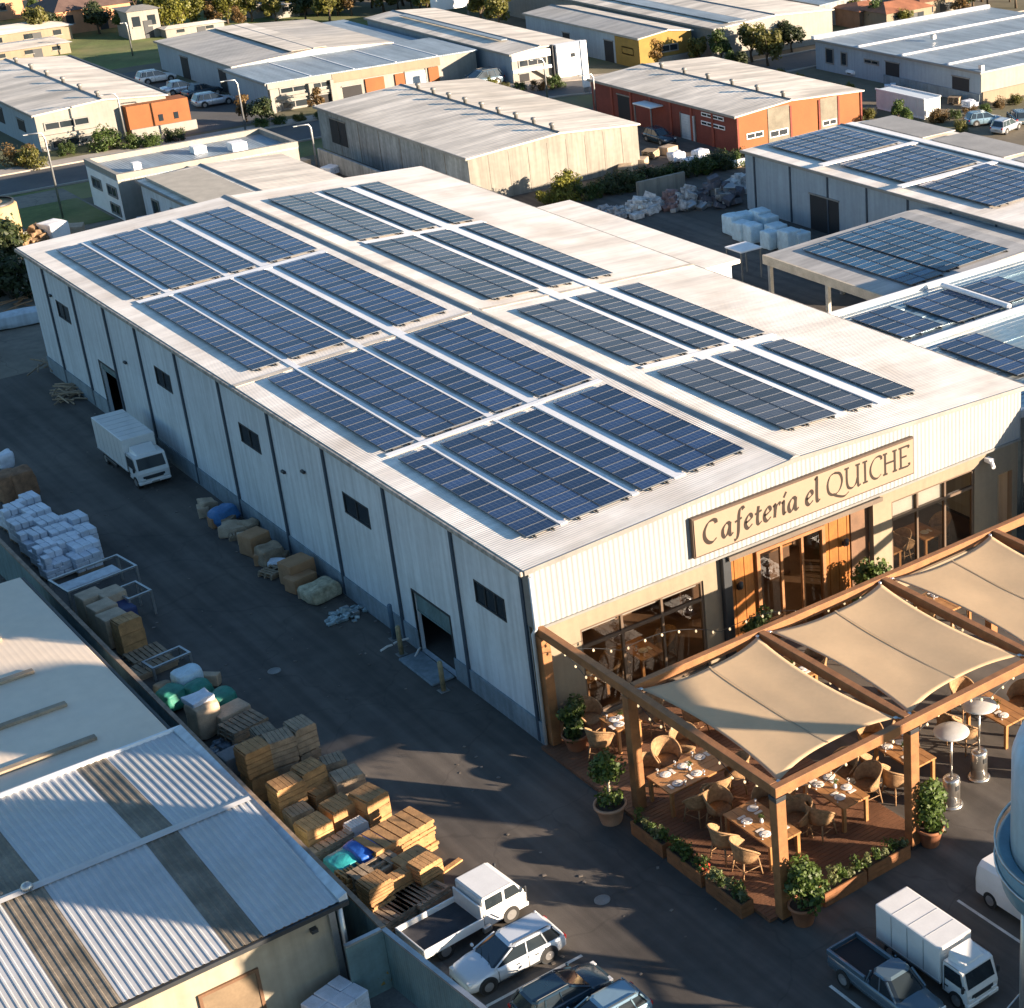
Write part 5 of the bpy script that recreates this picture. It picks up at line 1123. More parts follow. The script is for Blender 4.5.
def box_truck(label, x, y, deg, Lb, wb, hb, Lc, wc, hc, zb=.55):
    "box behind, cab in front, nose towards +x"
    t = thing('box_truck', label, 'truck', (x, y, 0), math.radians(deg)); L = Lb+.08+Lc; xr = -L/2; xc = xr+Lb+.08
    b = MB(); b.box(xr+.05, -wb*.35, .32, L/2-.1, wb*.35, zb-.01); b.build('chassis', trim_dark, t, world=False)
    b = MB(); b.box(xr, -wb/2, zb, xr+Lb, wb/2, zb+hb, bev=.05, seg=2); cb = b.build('cargo_box', white_paint, t, world=False)
    b = MB()
    for s in (-1, 1): b.box(xr+.02, s*wb/2, zb+.04, xr+Lb-.02, s*(wb/2+.02), zb+.1); b.box(xr-.004, s*.02, zb+.1, xr-.02, s*wb/2*.93, zb+hb-.1)
    b.build('edge_rail', steel, cb, world=False)
    b = MB(); n = int(Lb/.6)
    for k in range(1, n):
        for s in (-1, 1): q = xr+Lb*k/n; b.box(q-.012, s*wb/2, zb+.12, q+.012, s*(wb/2+.006), zb+hb-.08)
        b.box(xr+Lb*k/n-.012, -wb/2+.06, zb+hb, xr+Lb*k/n+.012, wb/2-.06, zb+hb+.006)
    b.build('panel_rivet_line', steel, cb, world=False)
    b = MB(); b.box(xr+Lb*.25, -wb*.2, .33, xr+Lb*.62, -wb/2-.01, .5, bev=.02); b.build('side_tank', trim_dark, t, world=False)
    b = MB(); b.box(L/2+.055, -.2, .30, L/2+.10, .2, .38); b.build('number_plate', white_wall, t, world=False)
    for s in (-1, 1): b = MB(); b.box(xc+.08, s*wc/2-.004, .45, xc+.10, s*wc/2+.008, hc-.15); b.box(xc+.1, s*wc/2-.004, .62, xc+.25, s*wc/2+.012, .66); b.build('door_gap', trim_dark, t, world=False)
    b = MB(); cab_mb(b, xc, L/2, wc/2, .38, hc*.60, hc, .2); b.build('cab', white_paint, t, world=False)
    cab_glass(t, xc, L/2, wc/2, hc*.60, hc, .2)
    b = MB(); b.box(L/2+.01, -wc*.34, .52, L/2+.05, wc*.34, .70, bev=.01); b.build('grille', trim_dark, t, world=False)
    b = MB(); b.box(L/2-.1, -wc/2, .28, L/2+.09, wc/2, .44, bev=.03); b.build('bumper', white_paint, t, world=False)
    b = MB(); b.loft([[(xc+.1, -wc*.38, hc), (xc+.1, wc*.38, hc)] + [(xc+.1, wc*.34, hc+.28), (xc+.1, -wc*.34, hc+.28)], [(L/2-.35, -wc*.34, hc), (L/2-.35, wc*.34, hc), (L/2-.38, wc*.3, hc+.05), (L/2-.38, -wc*.3, hc+.05)]]); b.build('wind_deflector', white_paint, t, world=False)
    lamps(t, L/2+.05, wc/2, .46, xr, .42); wheels(t, (xr+.22*Lb, xr+.22*Lb+.01, L/2-.45)[1:], wc/2, .31, .24); return t
car('station_wagon', 'silver-white station wagon with black roof rails parked nose to the teal fence', 'car', -7.55, -9.95, 180, mat('pearl_silver_paint', (.62, .66, .70), .3, .2, var=.03), 3.9, 1.62, 1.22, sc=.9)
box_truck('white box truck with a pale dirty roof parked nose out at the bottom right', 1.95, -19.3, -90, 2.9, 1.32, 1.35, 1.05, 1.28, 1.5, .5)
box_truck('white box truck standing nose towards the camera along the shaded warehouse wall', -1.75, 37.0, -90, 4.3, 1.65, 1.75, 1.25, 1.6, 1.7, .6)
# flatbed with crew cab
t = thing('flatbed_truck', 'white crew cab flatbed truck with an empty black tray beside the grey pallets', 'truck', (-7.75, -7.5, 0), math.radians(4))
b = MB(); b.box(-1.85, -.78, .55, .30, .78, .62); b.build('tray_floor', mat('black_tray_liner', (.035, .035, .04), .8, var=.3, scale=2), t, world=False)
for q in ((-1.9, -.84, .30, -.78), (-1.9, .78, .30, .84), (-1.9, -.779, -1.84, .779)): b = MB(); b.box(q[0], q[1], .48, q[2], q[3], .82, bev=.015); b.build('tray_side', white_paint, t, world=False)
b = MB(); b.box(.24, -.80, .62, .31, .80, 1.22, bev=.02); b.build('headboard', white_paint, t, world=False)
b = MB(); b.box(-1.8, -.3, .3, 1.9, .3, .54); b.build('chassis', trim_dark, t, world=False)
b = MB(); cab_mb(b, .36, 1.95, .76, .30, .98, 1.5, .34); b.build('cab', white_paint, t, world=False); cab_glass(t, .36, 1.95, .76, .98, 1.5, .34, 2)
b = MB(); b.box(1.86, -.74, .26, 2.05, .74, .42, bev=.03); b.build('bumper', white_paint, t, world=False)
b = MB(); b.box(.2, -.95, .3, .5, -.8, .5, bev=.02); b.build('tool_box', steel, t, world=False)
lamps(t, 2.0, .76, .5, -1.9, .45); wheels(t, (-1.1, 1.35), .76, .30, .22)
car('hatchback', 'dark navy car parked beside the silver wagon, mostly in shade', 'car', -7.25, -12.65, 0, navy_paint, 3.6, 1.55, 1.2, sc=.85)
car('hatchback', 'pale blue rounded car cut by the bottom edge beside the dark navy one', 'car', -7.0, -14.35, 180, blue_paint, 3.5, 1.55, 1.2, sc=.85)
# dark pickup
def pickup(label, x, y, deg, pm, L=4.2, W=1.45):
    t = thing('pickup_truck', label, 'pickup', (x, y, 0), math.radians(deg)); w_ = W/2
    b = MB(); section_loft(b, [(-L/2, w_*.9, .35, .72, .0), (-L/2+.1, w_*.97, .28, .80, .0), (-L*.05, w_, .26, .80, .0), (L*.2, w_, .26, .82, .03), (L/2-.25, w_*.95, .28, .76, .04), (L/2, w_*.82, .36, .58, .01)]); b.build('body', pm, t, world=False)
    b = MB(); b.box(-L/2+.12, -w_*.82, .81, -L*.08, w_*.82, .815); b.build('bed_floor', darkm, t, world=False)
    for s in (-1, 1): b = MB(); b.box(-L/2+.05, s*w_*.9-.05, .80, -L*.07, s*w_*.9+.05, 1.0, bev=.02); b.build('bed_side', pm, t, world=False)
    b = MB(); b.box(-L/2+.02, -w_*.82, .80, -L/2+.1, w_*.82, .98, bev=.02); b.build('tailgate', pm, t, world=False)
    b = MB(); frust(b, (-L*.07, L*.27, w_*.92, .82), (-L*.03, L*.14, w_*.76, 1.28)); b.build('windows', winglass, t, world=False)
    b = MB(); frust(b, (-L*.035, L*.15, w_*.78, 1.26), (-L*.02, L*.13, w_*.7, 1.32)); b.build('roof', pm, t, world=False)
    b = MB()
    for s in (-1, 1):
        for a0, a1 in ((L*.26, L*.14), (-L*.06, -L*.03), (L*.08, L*.07)): b.tube([(a0, s*w_*.915, .83), (a1, s*w_*.765, 1.27)], .035, 5)
    b.build('pillars', pm, t, world=False); lamps(t, L/2-.06, w_*.9, .6, -L/2, .6); wheels(t, (-L*.30, L*.31), w_+.02, .32, .22)
pickup('dark slate pickup with open bed parked left of the white box truck', .1, -19.1, -90, slate_paint, 4.2, 1.3)
# van half hidden by the tank
t = thing('van', 'white van half hidden behind the blue water tank, in the bay beside the box truck', 'van', (6.1, -19.4, 0), math.radians(-90))
b = MB(); b.loft([[(x, -w_, .3), (x, -w_*1.02, .8), (x, -w_*.92, zt-.15), (x, -w_*.7, zt), (x, w_*.7, zt), (x, w_*.92, zt-.15), (x, w_*1.02, .8), (x, w_, .3)] for x, w_, zt in ((-1.9, .66, 1.35), (-1.8, .70, 1.5), (.6, .70, 1.55), (1.1, .69, 1.45), (1.7, .66, .95), (1.95, .6, .75))]); b.build('body', white_paint, t, world=False)
for s in (-1, 1): b = MB(); b.face([(.4, s*.715, .95), (1.2, s*.715, .95), (.95, s*.675, 1.28), (.4, s*.675, 1.28)]); b.build('side_window', winglass, t, world=False)
lamps(t, 1.93, .6, .6, -1.92, .6); wheels(t, (-1.2, 1.25), .72, .3, .2)

# ================================================================== water tower
TX, TY = 2.65, -25.35
T = thing('water_tower', 'pale blue water tank with a dark teal skirt on tubular legs at the right edge', 'water tower', (TX, TY, 0))
b = MB(); b.lathe([(2.6, 7.1), (2.6, 10.6), (2.45, 11.05), (1.6, 11.6), (.0, 11.9)], (TX, TY, 0), 56); b.build('tank', tankblue, T)
b = MB(); b.lathe([(1.3, 5.6), (2.3, 6.05), (2.85, 6.7), (2.98, 7.3), (2.98, 7.75), (2.88, 7.8), (2.62, 7.75)], (TX, TY, 0), 56, cap=False); b.build('skirt', tankdark, T)
b = MB()
for z in (7.35, 7.9): b.lathe([(2.99, z), (3.05, z), (3.05, z+.07), (2.99, z+.07), (2.99, z)], (TX, TY, 0), 48, cap=False)
b.build('rim_band', steel, T)
for k in range(6):
    a = math.radians(60*k+15); x, y = TX+2.15*math.cos(a), TY+2.15*math.sin(a)
    b = MB(); b.tube([(x, y, 0), (x, y, 6.2)], .14, 12); b.build('leg', steel, T)
    a2 = math.radians(60*(k+1)+15); x2, y2 = TX+2.15*math.cos(a2), TY+2.15*math.sin(a2)
    b = MB(); b.tube([(x, y, .5), (x2, y2, 3.2)], .04, 6); b.tube([(x, y, 3.2), (x2, y2, .5)], .04, 6); b.tube([(x, y, 3.25), (x2, y2, 3.25)], .06, 6); b.build('brace', steel, T)
b = MB(); b.tube([(TX, TY, 0), (TX, TY, 5.7)], .35, 16); b.build('riser_pipe', tankblue, T)
b = MB(); b.tube([(1.2, -23.6, 2.4), (-1.6, -23.0, .05)], .025, 5); b.build('guy_rod', steel, T)
T = thing('water_tower', 'added unseen pale blue tank on a tall column, shading the left shed roof', 'water tower', (14.2, -26.5, 0))  # tank added out of view to cast shade on the flat shed roof
b = MB(); b.lathe([(1.4, 9.9), (3.1, 10.4), (3.1, 12.9), (1.8, 13.4), (0, 13.6)], (14.2, -26.5, 0), 40); b.build('tank', tankblue, T)
b = MB(); b.lathe([(.55, 0), (.4, .5), (.34, 9.0), (.9, 9.95)], (14.2, -26.5, 0), 20); b.build('column', tankblue, T)
# neighbours that stand outside the frame but throw their shadow into it
SH = thing('service_building', 'plain rendered service building past the right edge of the photo', 'building', (16, -40, 0))
b = MB(); b.box(11.7, -50, 0, 20.6, -32.5, 4.85); b.build('wall', white_wall, SH); b = MB(); b.box(11.55, -50.1, 4.851, 20.75, -32.35, 5.05, bev=.03); b.build('roof', roof_grey, SH)
AN = thing('side_annex', 'blue-grey lean-to annex at the right end of the cafe front', 'building', (28, -2, 0))
b = MB(); b.prism([(25.95, 0.0, 0), (25.95, -5.2, 0), (25.95, -5.2, 4.9), (25.95, 0, 6.9)], (7, 0, 0)); b.build('wall', wall_blue, AN)
b = MB(); b.prism([(25.8, -5.4, 4.86), (25.8, 0.05, 6.96), (25.8, 0.05, 7.1), (25.8, -5.4, 5.0)], (7.3, 0, 0)); b.build('roof', roof_grey, AN)
b = MB(); b.box(25.93, -4.0, 0, 25.949, -2.6, 3.2); b.build('door', trim_dark, AN)
# ================================================================== surrounding industrial estate
def opening(t, face, c, a0, a1, z0, z1, kind):
    "window / door set 3 cm proud of a far facade: frame ring + recessed pane"
    b = MB(); e = .12
    def bx(a, z, a_, z_, d0, d1, mi):
        if face == 'front': b.box(a, c-d1, z, a_, c-d0, z_, mi)
        else: b.box(c-d1, a, z, c-d0, a_, z_, mi)
    if kind == 'win':
        bx(a0, z0, a0+e, z1, .001, .08, 0); bx(a1-e, z0, a1, z1, .001, .08, 0); bx(a0+e, z1-e, a1-e, z1, .001, .08, 0); bx(a0+e, z0, a1-e, z0+e, .001, .08, 0)
        bx(a0+e, z0+e, a1-e, z1-e, .001, .02, 1); n = int((a1-a0)/1.4)
        for k in range(1, n+1): q = a0+(a1-a0)*k/(n+1); bx(q-.04, z0+e, q+.04, z1-e, .021, .06, 0)
        return b.build('window', [trim, winglass], t)
    if kind == 'lightwin':
        bx(a0, z0, a1, z1, .001, .06, 0); n = max(2, int((a1-a0)/.8))
        for k in range(n): q = a0+.08+(a1-a0-.08)*k/n; bx(q, z0+.08, q+(a1-a0)/n-.12, z1-.08, .061, .07, 1)
        return b.build('window', [roof_white, winglass], t)
    if kind == 'dark': bx(a0, z0, a1, z1, .001, .03, 0); bx(a0-.08, z1, a1+.08, z1+.1, .001, .1, 1); return b.build('doorway', [darkm, trim], t)
    if kind == 'roller':
        n = int((z1-z0)/.22)
        for k in range(n): bx(a0, z0+k*.22+.02, a1, z0+(k+1)*.22, .001, .05, 0)
        bx(a0-.1, z0, a0-.001, z1+.1, .001, .1, 1); bx(a1+.001, z0, a1+.1, z1+.1, .001, .1, 1); return b.build('roller_door', [wall_pale, trim], t)
def bld(name, label, x0, x1, y0, y1, h, wf, wl, rm, rise=.5, ridge=None, fr=(), lf=(), ov=.2, cat='building', panels_=None, vents=0, parapet=False, fascia=None):
    t = thing(name, label, cat, ((x0+x1)/2, (y0+y1)/2, 0)); rx_ = ridge if ridge is not None else (x0+x1)/2
    b = MB(); b.prism([(x0, y0+.06, 0), (x1, y0+.06, 0), (x1, y0+.06, h-.1)] + ([(rx_, y0+.06, h+rise-.1)] if rise else []) + [(x0, y0+.06, h-.1)], (0, y1-y0-.06, 0)); b.build('side_wall', wl, t)
    b = MB(); b.prism([(x0-.02, y0, 0), (x1+.02, y0, 0), (x1+.02, y0, h-.1)] + ([(rx_, y0, h+rise-.1)] if rise else []) + [(x0-.02, y0, h-.1)], (0, .055, 0)); b.build('front_wall', wf, t)
    b = MB()
    if parapet:
        b.box(x0-.03, y0-.03, h-.1, x1+.03, y1+.03, h+.02); o = b.build('roof', rm, t); b = MB()
        for q in ((x0-.05, y0-.05, x1+.05, y0+.3), (x0-.05, y1-.3, x1+.05, y1+.05), (x0-.05, y0+.301, x0+.3, y1-.301), (x1-.3, y0+.301, x1+.05, y1-.301)): b.box(q[0], q[1], h+.021, q[2], q[3], h+.45)
        b.build('parapet', fascia or white_wall, t)
    elif rise:
        for xa, za, xb, zb in ((x0-ov, h-.02, rx_, h+rise), (rx_, h+rise, x1+ov, h-.02)):
            c = MB(); c.prism([(xa, y0-ov, za), (xb, y0-ov, zb), (xb, y0-ov, zb-.12), (xa, y0-ov, za-.12)], (0, y1-y0+2*ov, 0)); r_ = c.build('roof_slope', rm, t)
        c = MB(); c.prism([(rx_-.2, y0-ov, h+rise+.002), (rx_+.2, y0-ov, h+rise+.002), (rx_, y0-ov, h+rise+.09)], (0, y1-y0+2*ov, 0)); c.build('ridge_cap', trim if rm is not roof_slate else roof_white, t); b.b.free()
    else:
        b.box(x0-ov, y0-ov, h-.1, x1+ov, y1+ov, h+.05); b.build('roof', rm, t)
    if not parapet:
        b = MB(); b.box(x0-ov-.1, y0-ov, h-.2, x0-ov-.001, y1+ov, h+.0); b.build('gutter', fascia or trim, t)
    for k in range(vents):
        b = MB(); y = y0+1+(y1-y0-4)*k/max(1, vents-1); b.lathe([(.16, 0), (.16, .35), (.26, .4), (.22, .55), (0, .6)], (rx_+.05, y, h+rise), 10); b.build('roof_ventilator', trim, t)
    for q in fr: opening(t, 'front', y0, *q)
    for q in lf: opening(t, 'left', x0, *q)
    return t
def extra(t, nm, m, *boxes, bev=0):
    for q in boxes: b = MB(); b.box(*q, bev=bev); o = b.build(nm, m, t)
    return o
cream2 = mat('cream_weathered_roof', (.80, .73, .62), .6, var=.1, scale=.15, rib=(1, .8), dirt=((.52, .46, .37), .6), dirtscale=.12, coords='w', ribd=.4, runs=((.07, .75, 1), .32))  # weather dirt, plus colour stripes painting the shadow lines of the ribs
# 1 concrete warehouse straight behind
t = bld('warehouse', 'concrete panel warehouse with ridge vents standing behind the far end of the main roof', 36.4, 52.0, 69.6, 95.7, 3.7, conc_wall, conc_dark, cream2, .55, 44.6, vents=9,
        lf=[(90.5, 93.5, .9, 3.0, 'dark')])
for k in range(1, 9): extra(t, 'panel_joint', mat('wall_joint', (.22, .2, .17), .9), (36.4+k*1.75, 69.58, .05, 36.45+k*1.75, 69.599, 3.6))
for k in range(1, 7): extra(t, 'panel_joint', MT['wall_joint'], (36.37, 69.6+k*3.7, .05, 36.399, 69.68+k*3.7, 3.5))
# 2 red brick
t = bld('brick_warehouse', 'red brick warehouse with orange front panels and a pale ribbed roof', 60.6, 74.6, 67.6, 89.8, 3.2, orange_wall, brick, cream2, .45, 66.5, vents=6,
        lf=[(73.6, 75.6, 0, 2.2, 'roller'), (69.2, 72.6, 1.7, 2.05, 'lightwin'), (69.3, 72.5, 2.45, 2.8, 'lightwin'), (83.5, 85.5, .2, 2.4, 'dark')],
        fr=[(61.6, 63.4, 1.0, 1.5, 'lightwin'), (64.1, 66.1, .7, 1.3, 'lightwin'), (70.0, 71.6, .7, 1.2, 'lightwin')])
extra(t, 'grey_panel', mat('olive_grey_panel', (.17, .155, .12), .85), (63.95, 67.55, 0.02, 66.3, 67.597, 3.25), (69.8, 67.55, .02, 71.7, 67.597, 3.15))
extra(t, 'pilaster', brick, *[(q, 67.5, 0, q+.18, 67.599, 3.1) for q in (60.6, 66.35, 69.55, 71.75, 74.4)])
extra(t, 'awning', roof_white, (59.2, 78.2, 2.4, 60.55, 81.0, 2.5)); extra(t, 'awning_post', trim, (59.25, 78.3, 0, 59.35, 78.4, 2.4), (59.25, 80.8, 0, 59.35, 80.9, 2.4))
for k in range(1, 7): extra(t, 'pilaster', mat('brick_pier', (.26, .06, .035), .85), (60.52, 67.7+k*3.1, .02, 60.599, 68.0+k*3.1, 3.0))
# 3 long grey block with slate front roof
t = bld('warehouse', 'grey warehouse beyond the street with cream roof behind and slate blue roof in front', 40.0, 57.0, 122.2, 142, 3.0, wall_blue, wall_blue, roof_grey, .5, 48.5, lf=[(124.4, 126.2, 0, 2.2, 'dark'), (134, 136, 0, 2.2, 'dark')])
extra(t, 'roof_patch', cream2, (46.2, 122.3, 3.53, 50.0, 141.9, 3.56))
t2 = bld('office_block', 'low slate-roofed block with white frame, orange panels and dark openings facing the street', 39.2, 61.4, 112.6, 122.0, 2.8, white_wall, wall_blue, roof_slate, 0, lf=[],
        fr=[(40.3, 43.0, 1.55, 2.2, 'win'), (43.6, 45.4, 1.55, 2.2, 'win'), (40.3, 43.0, .1, .9, 'win'), (43.6, 45.4, .1, .9, 'dark'), (46.6, 48.6, .1, 1.3, 'dark'), (53.4, 55.6, .1, 1.7, 'roller')])
extra(t2, 'orange_panel', orange_wall, (49.0, 112.45, 0, 51.0, 112.59, 1.7), (52.2, 112.45, 0, 53.2, 112.59, 1.7), (55.9, 112.45, 0, 57.0, 112.59, 1.8))
extra(t2, 'beige_fascia', render_c, (45.6, 112.3, 1.9, 57.2, 112.59, 2.72)); extra(t2, 'white_fascia', white_wall, (39.1, 112.3, 2.25, 45.55, 112.59, 2.78), (39.1, 112.4, 1.1, 45.5, 112.59, 1.35))
extra(t2, 'column', white_wall, *[(q, 112.2, 0, q+.35, 112.299, 2.24) for q in (39.2, 43.1, 45.3)]); extra(t2, 'side_roof', roof_slate, (57.3, 122.05, 2.3, 61.3, 142, 2.45))
extra(t2, 'roof_seam', roof_white, *[(q, 112.5, 2.851, q+.12, 122, 2.9) for q in (43.5, 48, 52.5, 57)])
# 4 cream roof with dark strip
t = bld('warehouse', 'cream-roofed building with a white two-storey street front and outside stair', 62.2, 70.6, 106.8, 138, 3.0, white_wall, wall_blue, cream2, .35, 65.5, fr=[(62.9, 66.2, 1.5, 2.3, 'win'), (62.9, 64.0, .1, .9, 'dark')])
extra(t, 'dark_roof_strip', roof_slate, (64.2, 112, 3.42, 64.9, 134, 3.5)); extra(t, 'white_band', roof_white, (62.1, 106.5, 2.3, 66.6, 106.79, 3.0), (62.1, 106.5, 1.1, 66.6, 106.79, 1.4))
extra(t, 'white_tower', roof_white, (67.0, 106.0, 0, 70.4, 106.79, 3.3)); extra(t, 'dark_band', trim_dark, (66.7, 106.3, 0, 66.95, 106.79, 3.3)); extra(t, 'small_window', winglass, (68.6, 105.96, 1.9, 69.1, 105.999, 2.3))
b = MB(); b.prism([(64.6, 106.3, 1.1), (65.1, 106.3, 1.1), (66.7, 106.3, .0), (66.2, 106.3, .0)], (0, .3, 0)); b.build('stair', white_wall, t)
# 5 grey with yellow front
t = bld('warehouse', 'grey-blue warehouse with a bright yellow block at its street corner', 75.4, 82.0, 103.5, 126, 3.2, yellow_wall, wall_blue, roof_grey, .4, 79, lf=[(104.6, 106.8, 1.2, 2.0, 'win'), (108.5, 110.2, 0, 2.2, 'dark'), (117, 118.4, .8, 2.0, 'dark')], fr=[(78.0, 80.2, 1.3, 2.1, 'win')])
extra(t, 'yellow_corner', yellow_wall, (75.32, 103.5, 0, 75.38, 108.0, 2.9)); extra(t, 'white_base', white_wall, (77.5, 103.3, 0.0, 82, 103.49, .9))
# 6 long white
t = bld('warehouse', 'very long cream warehouse with a dark strip in its roof, right of the yellow block', 83.0, 99.0, 100.6, 150, 3.5, white_wall, white_wall, cream2, .4, 91, fr=[])
extra(t, 'dark_roof_strip', roof_slate, (85.2, 101.2, 3.72, 87.6, 149, 3.78)); extra(t, 'lower_wing', white_wall, (82.4, 100.2, 0, 87.5, 100.59, 2.6))
t = bld('warehouse', 'dull brown building behind the right end of the long cream warehouse', 103.5, 114, 108, 150, 2.6, conc_dark, conc_dark, roof_slate, .3)
# 7 right grey-blue building with white ridges
t = bld('warehouse', 'grey-blue warehouse at the upper right with white roof ridges and a cream end wall', 88.0, 113, 66.0, 90.2, 3.0, white_wall, wall_blue, roof_slate, 0,
        lf=[(67.6, 69.9, 0, 2.1, 'dark'), (77.4, 79.4, 0, 2.2, 'dark'), (80.4, 82.6, 1.6, 2.1, 'win'), (85.2, 86.2, .9, 2.3, 'win'), (87.3, 88.6, .8, 2.4, 'win')])
extra(t, 'roof_ridge', roof_white, *[(88, y-.15, 3.051, 113, y+.15, 3.2) for y in (70.5, 77, 83.5)], bev=.05); extra(t, 'roof_edge', roof_white, (87.7, 90.0, 3.051, 113, 90.5, 3.35))
extra(t, 'tan_base', render_c, (88.1, 65.85, 0, 113, 65.99, 1.1)); extra(t, 'blue_base', plinthm, (87.85, 66.1, 0, 87.98, 79.6, .9)); extra(t, 'vent_pipe', steel, (88.3, 66.3, 3.051, 88.7, 66.7, 3.5), (95, 80, 3.26, 95.4, 80.4, 3.7))
# 8 big solar building, right
SB = bld('warehouse', 'blue-grey panelled warehouse at the right with wide solar fields on a pale roof', 50.7, 65.4, 18, 53.4, 4.5, wall_blue, wall_blue, roof_cream, .25, 60.4)
for k in range(9): extra(SB, 'joint_strip', seamm, (50.62, 18.2+k*4.25, .05, 50.69, 18.34+k*4.25, 4.3))
ya, yb = gp(845, 236).y, gp(821, 229).y; opening(SB, 'left', 50.7, min(ya, yb), max(ya, yb)+.6, 0, 2.6, 'dark')
def zf8(x): return 4.56+.25*(x-50.5)/9.9
extra(SB, 'white_walkway', roof_white, (60.35, 19, 4.86, 61.1, 53, 4.93)); extra(SB, 'vent', trim_dark, (50.6, 33.4, 3.1, 50.69, 33.8, 3.25))
for y in (45.0, 36.6): extra(SB, 'white_walkway', roof_white, (51.0, y-.5, zf8(51)+.22, 60.3, y+.1, zf8(51)+.3))
for y0, n, w_ in ((45.6, 10, 'farthest'), (37.2, 10, 'middle'), (28.5, 11, 'nearest')):
    solar_array(52.3, 5, y0, n, zf8, f'{w_} solar field on the blue-grey warehouse roof at the right', 'solar fields on the right warehouse')
def greyf(x): return 4.86-.05*(x-60.5)
for y0, n, w_ in ((45.6, 9, 'farthest'), (37.0, 10, 'middle'), (28.5, 10, 'nearest')):
    pass
for y0, y1 in ((45.4, 52.6), (36.8, 44.4), (27.6, 35.8)): extra(SB, 'grey_roof_panel', mat('grey_roof_panel', (.34, .32, .29), .5, var=.15, scale=.5), (61.5, y0, 4.80, 64.9, y1, 4.88))
# 9 open solar canopy
CN = thing('solar_canopy', 'open-sided pale roof canopy on posts with one blue solar field, right of the yard', 'canopy', (43, 27, 0))
def zc(x): return 3.9+.35*(x-36.6)/12
b = MB(); b.prism([(36.6, 21.3, 3.9), (48.6, 21.3, 4.25), (48.6, 21.3, 4.1), (36.6, 21.3, 3.75)], (0, 11.8, 0)); b.build('roof_slope', mat('canopy_shaded_sheet', (.42, .41, .39), .6, var=.1, scale=.4, runs=((.1, 1.0, 1), .25)), CN)  # roof sheet greyed in its base colour to stand for shade
b = MB(); b.prism([(48.61, 21.3, 4.25), (50.5, 21.3, 4.1), (50.5, 21.3, 3.95), (48.61, 21.3, 4.1)], (0, 11.8, 0)); b.build('roof_slope', mat('canopy_shaded_sheet', (.42, .41, .39), .6, var=.1, scale=.4, runs=((.1, 1.0, 1), .25)), CN)
extra(CN, 'fascia', mat('canopy_fascia', (.45, .40, .32), .8), (36.45, 21.3, 3.35, 36.59, 33.1, 3.92))
for x, y in ((36.8, 21.6), (36.8, 27.2), (36.8, 32.8), (48.4, 21.6), (48.4, 32.8), (42.6, 21.6), (42.6, 32.8)): extra(CN, 'post', steel, (x-.12, y-.12, 0, x+.12, y+.12, 3.7))
p = [gp(797, 245, 4.1), gp(865, 220, 4.3), gp(926, 282, 4.1)]
solar_array(38.6, 2, p[2].y+.3, 14, zc, 'narrow solar field on the lower edge of the open canopy roof', 'solar fields on the open canopy', mesh=tmesh)
solar_array(41.6, 4, p[2].y+.6, 14, zc, 'wide blue solar field on the open canopy roof', 'solar fields on the open canopy', mesh=tmesh)
# 10 glazed lean-to canopies beside the main building
GL_ = thing('glazed_canopy', 'grey translucent sheet canopies with white beams beside the right eave of the main roof', 'canopy', (35, 11, 0))
gsh = mat('translucent_grey_sheet', (.22, .32, .38), .2, .35, var=.2, scale=.4, rib=(1, .9), dirt=((.42, .38, .29), .8), dirtscale=.3)
ys, ym, yn = 17.9, 11.45, 1.5
for y0, y1 in ((ym+.2, ys-.2), (yn, ym-.2)):
    b = MB(); n = 7
    for k in range(n):
        ya_, yb_ = y0+(y1-y0)*k/n, y0+(y1-y0)*(k+1)/n; b.box(25.75, ya_+.02, 5.36+.03*(k % 2), 46, yb_-.02, 5.42+.03*(k % 2))
    b.build('roof_sheet', gsh, GL_)
for y in (ys, ym, yn-.15): extra(GL_, 'white_beam', roof_white, (25.75, y-.13, 5.2, 46, y+.13, 5.62), bev=.04)
xb = gp(939, 286, 5.6).x; extra(GL_, 'white_pipe', roof_white, (xb, ym+.3, 5.5, xb+.35, gp(939, 286, 5.6).y, 5.8), bev=.1)
for x in (27, 36, 45):
    for y in (yn, ym, ys): extra(GL_, 'post', steel, (x-.1, y-.1, 0, x+.1, y+.1, 5.2))
def z5(x): return 5.42
solar_array(29.6, 2, 12.4, 6, z5, 'faint solar strip on the farther translucent canopy', 'solar strips on the translucent canopies')
solar_array(33.2, 3, 12.2, 6, z5, 'wider faint solar strip on the farther translucent canopy', 'solar strips on the translucent canopies')
solar_array(29.9, 2, 4.6, 8, z5, 'dark solar strip with bright frames on the nearer translucent canopy', 'solar strips on the translucent canopies')
solar_array(36.0, 3, 12.6, 5, z5, 'solar strip at the right edge on the farther translucent canopy', 'solar strips on the translucent canopies')
# 11 annex beside the main right wall
t = thing('side_annex', 'long low cream roofed annex along the far right side of the main warehouse', 'building', (29, 40, 0))
extra(t, 'wall', wall_pale, (25.5, 31.0, 0, 32.5, 49.2, 4.7)); extra(t, 'roof', roof_cream, (25.48, 30.7, 4.71, 32.95, 49.5, 4.95)); extra(t, 'door', trim_dark, (29, 30.93, 0, 30.5, 30.99, 2.3))
t = thing('market_umbrella', 'small square white canopy standing in the yard behind the main roof', 'canopy', (*gp(745, 277)[:2], 0)); p = gp(745, 277)
extra(t, 'cover', roof_white, (p.x-.9, p.y-.9, 2.0, p.x+.9, p.y+.9, 2.12), bev=.03); extra(t, 'post', trim, *[(p.x+a*.8-.04, p.y+c*.8-.04, 0, p.x+a*.8+.04, p.y+c*.8+.04, 2.0) for a in (-1, 1) for c in (-1, 1)])
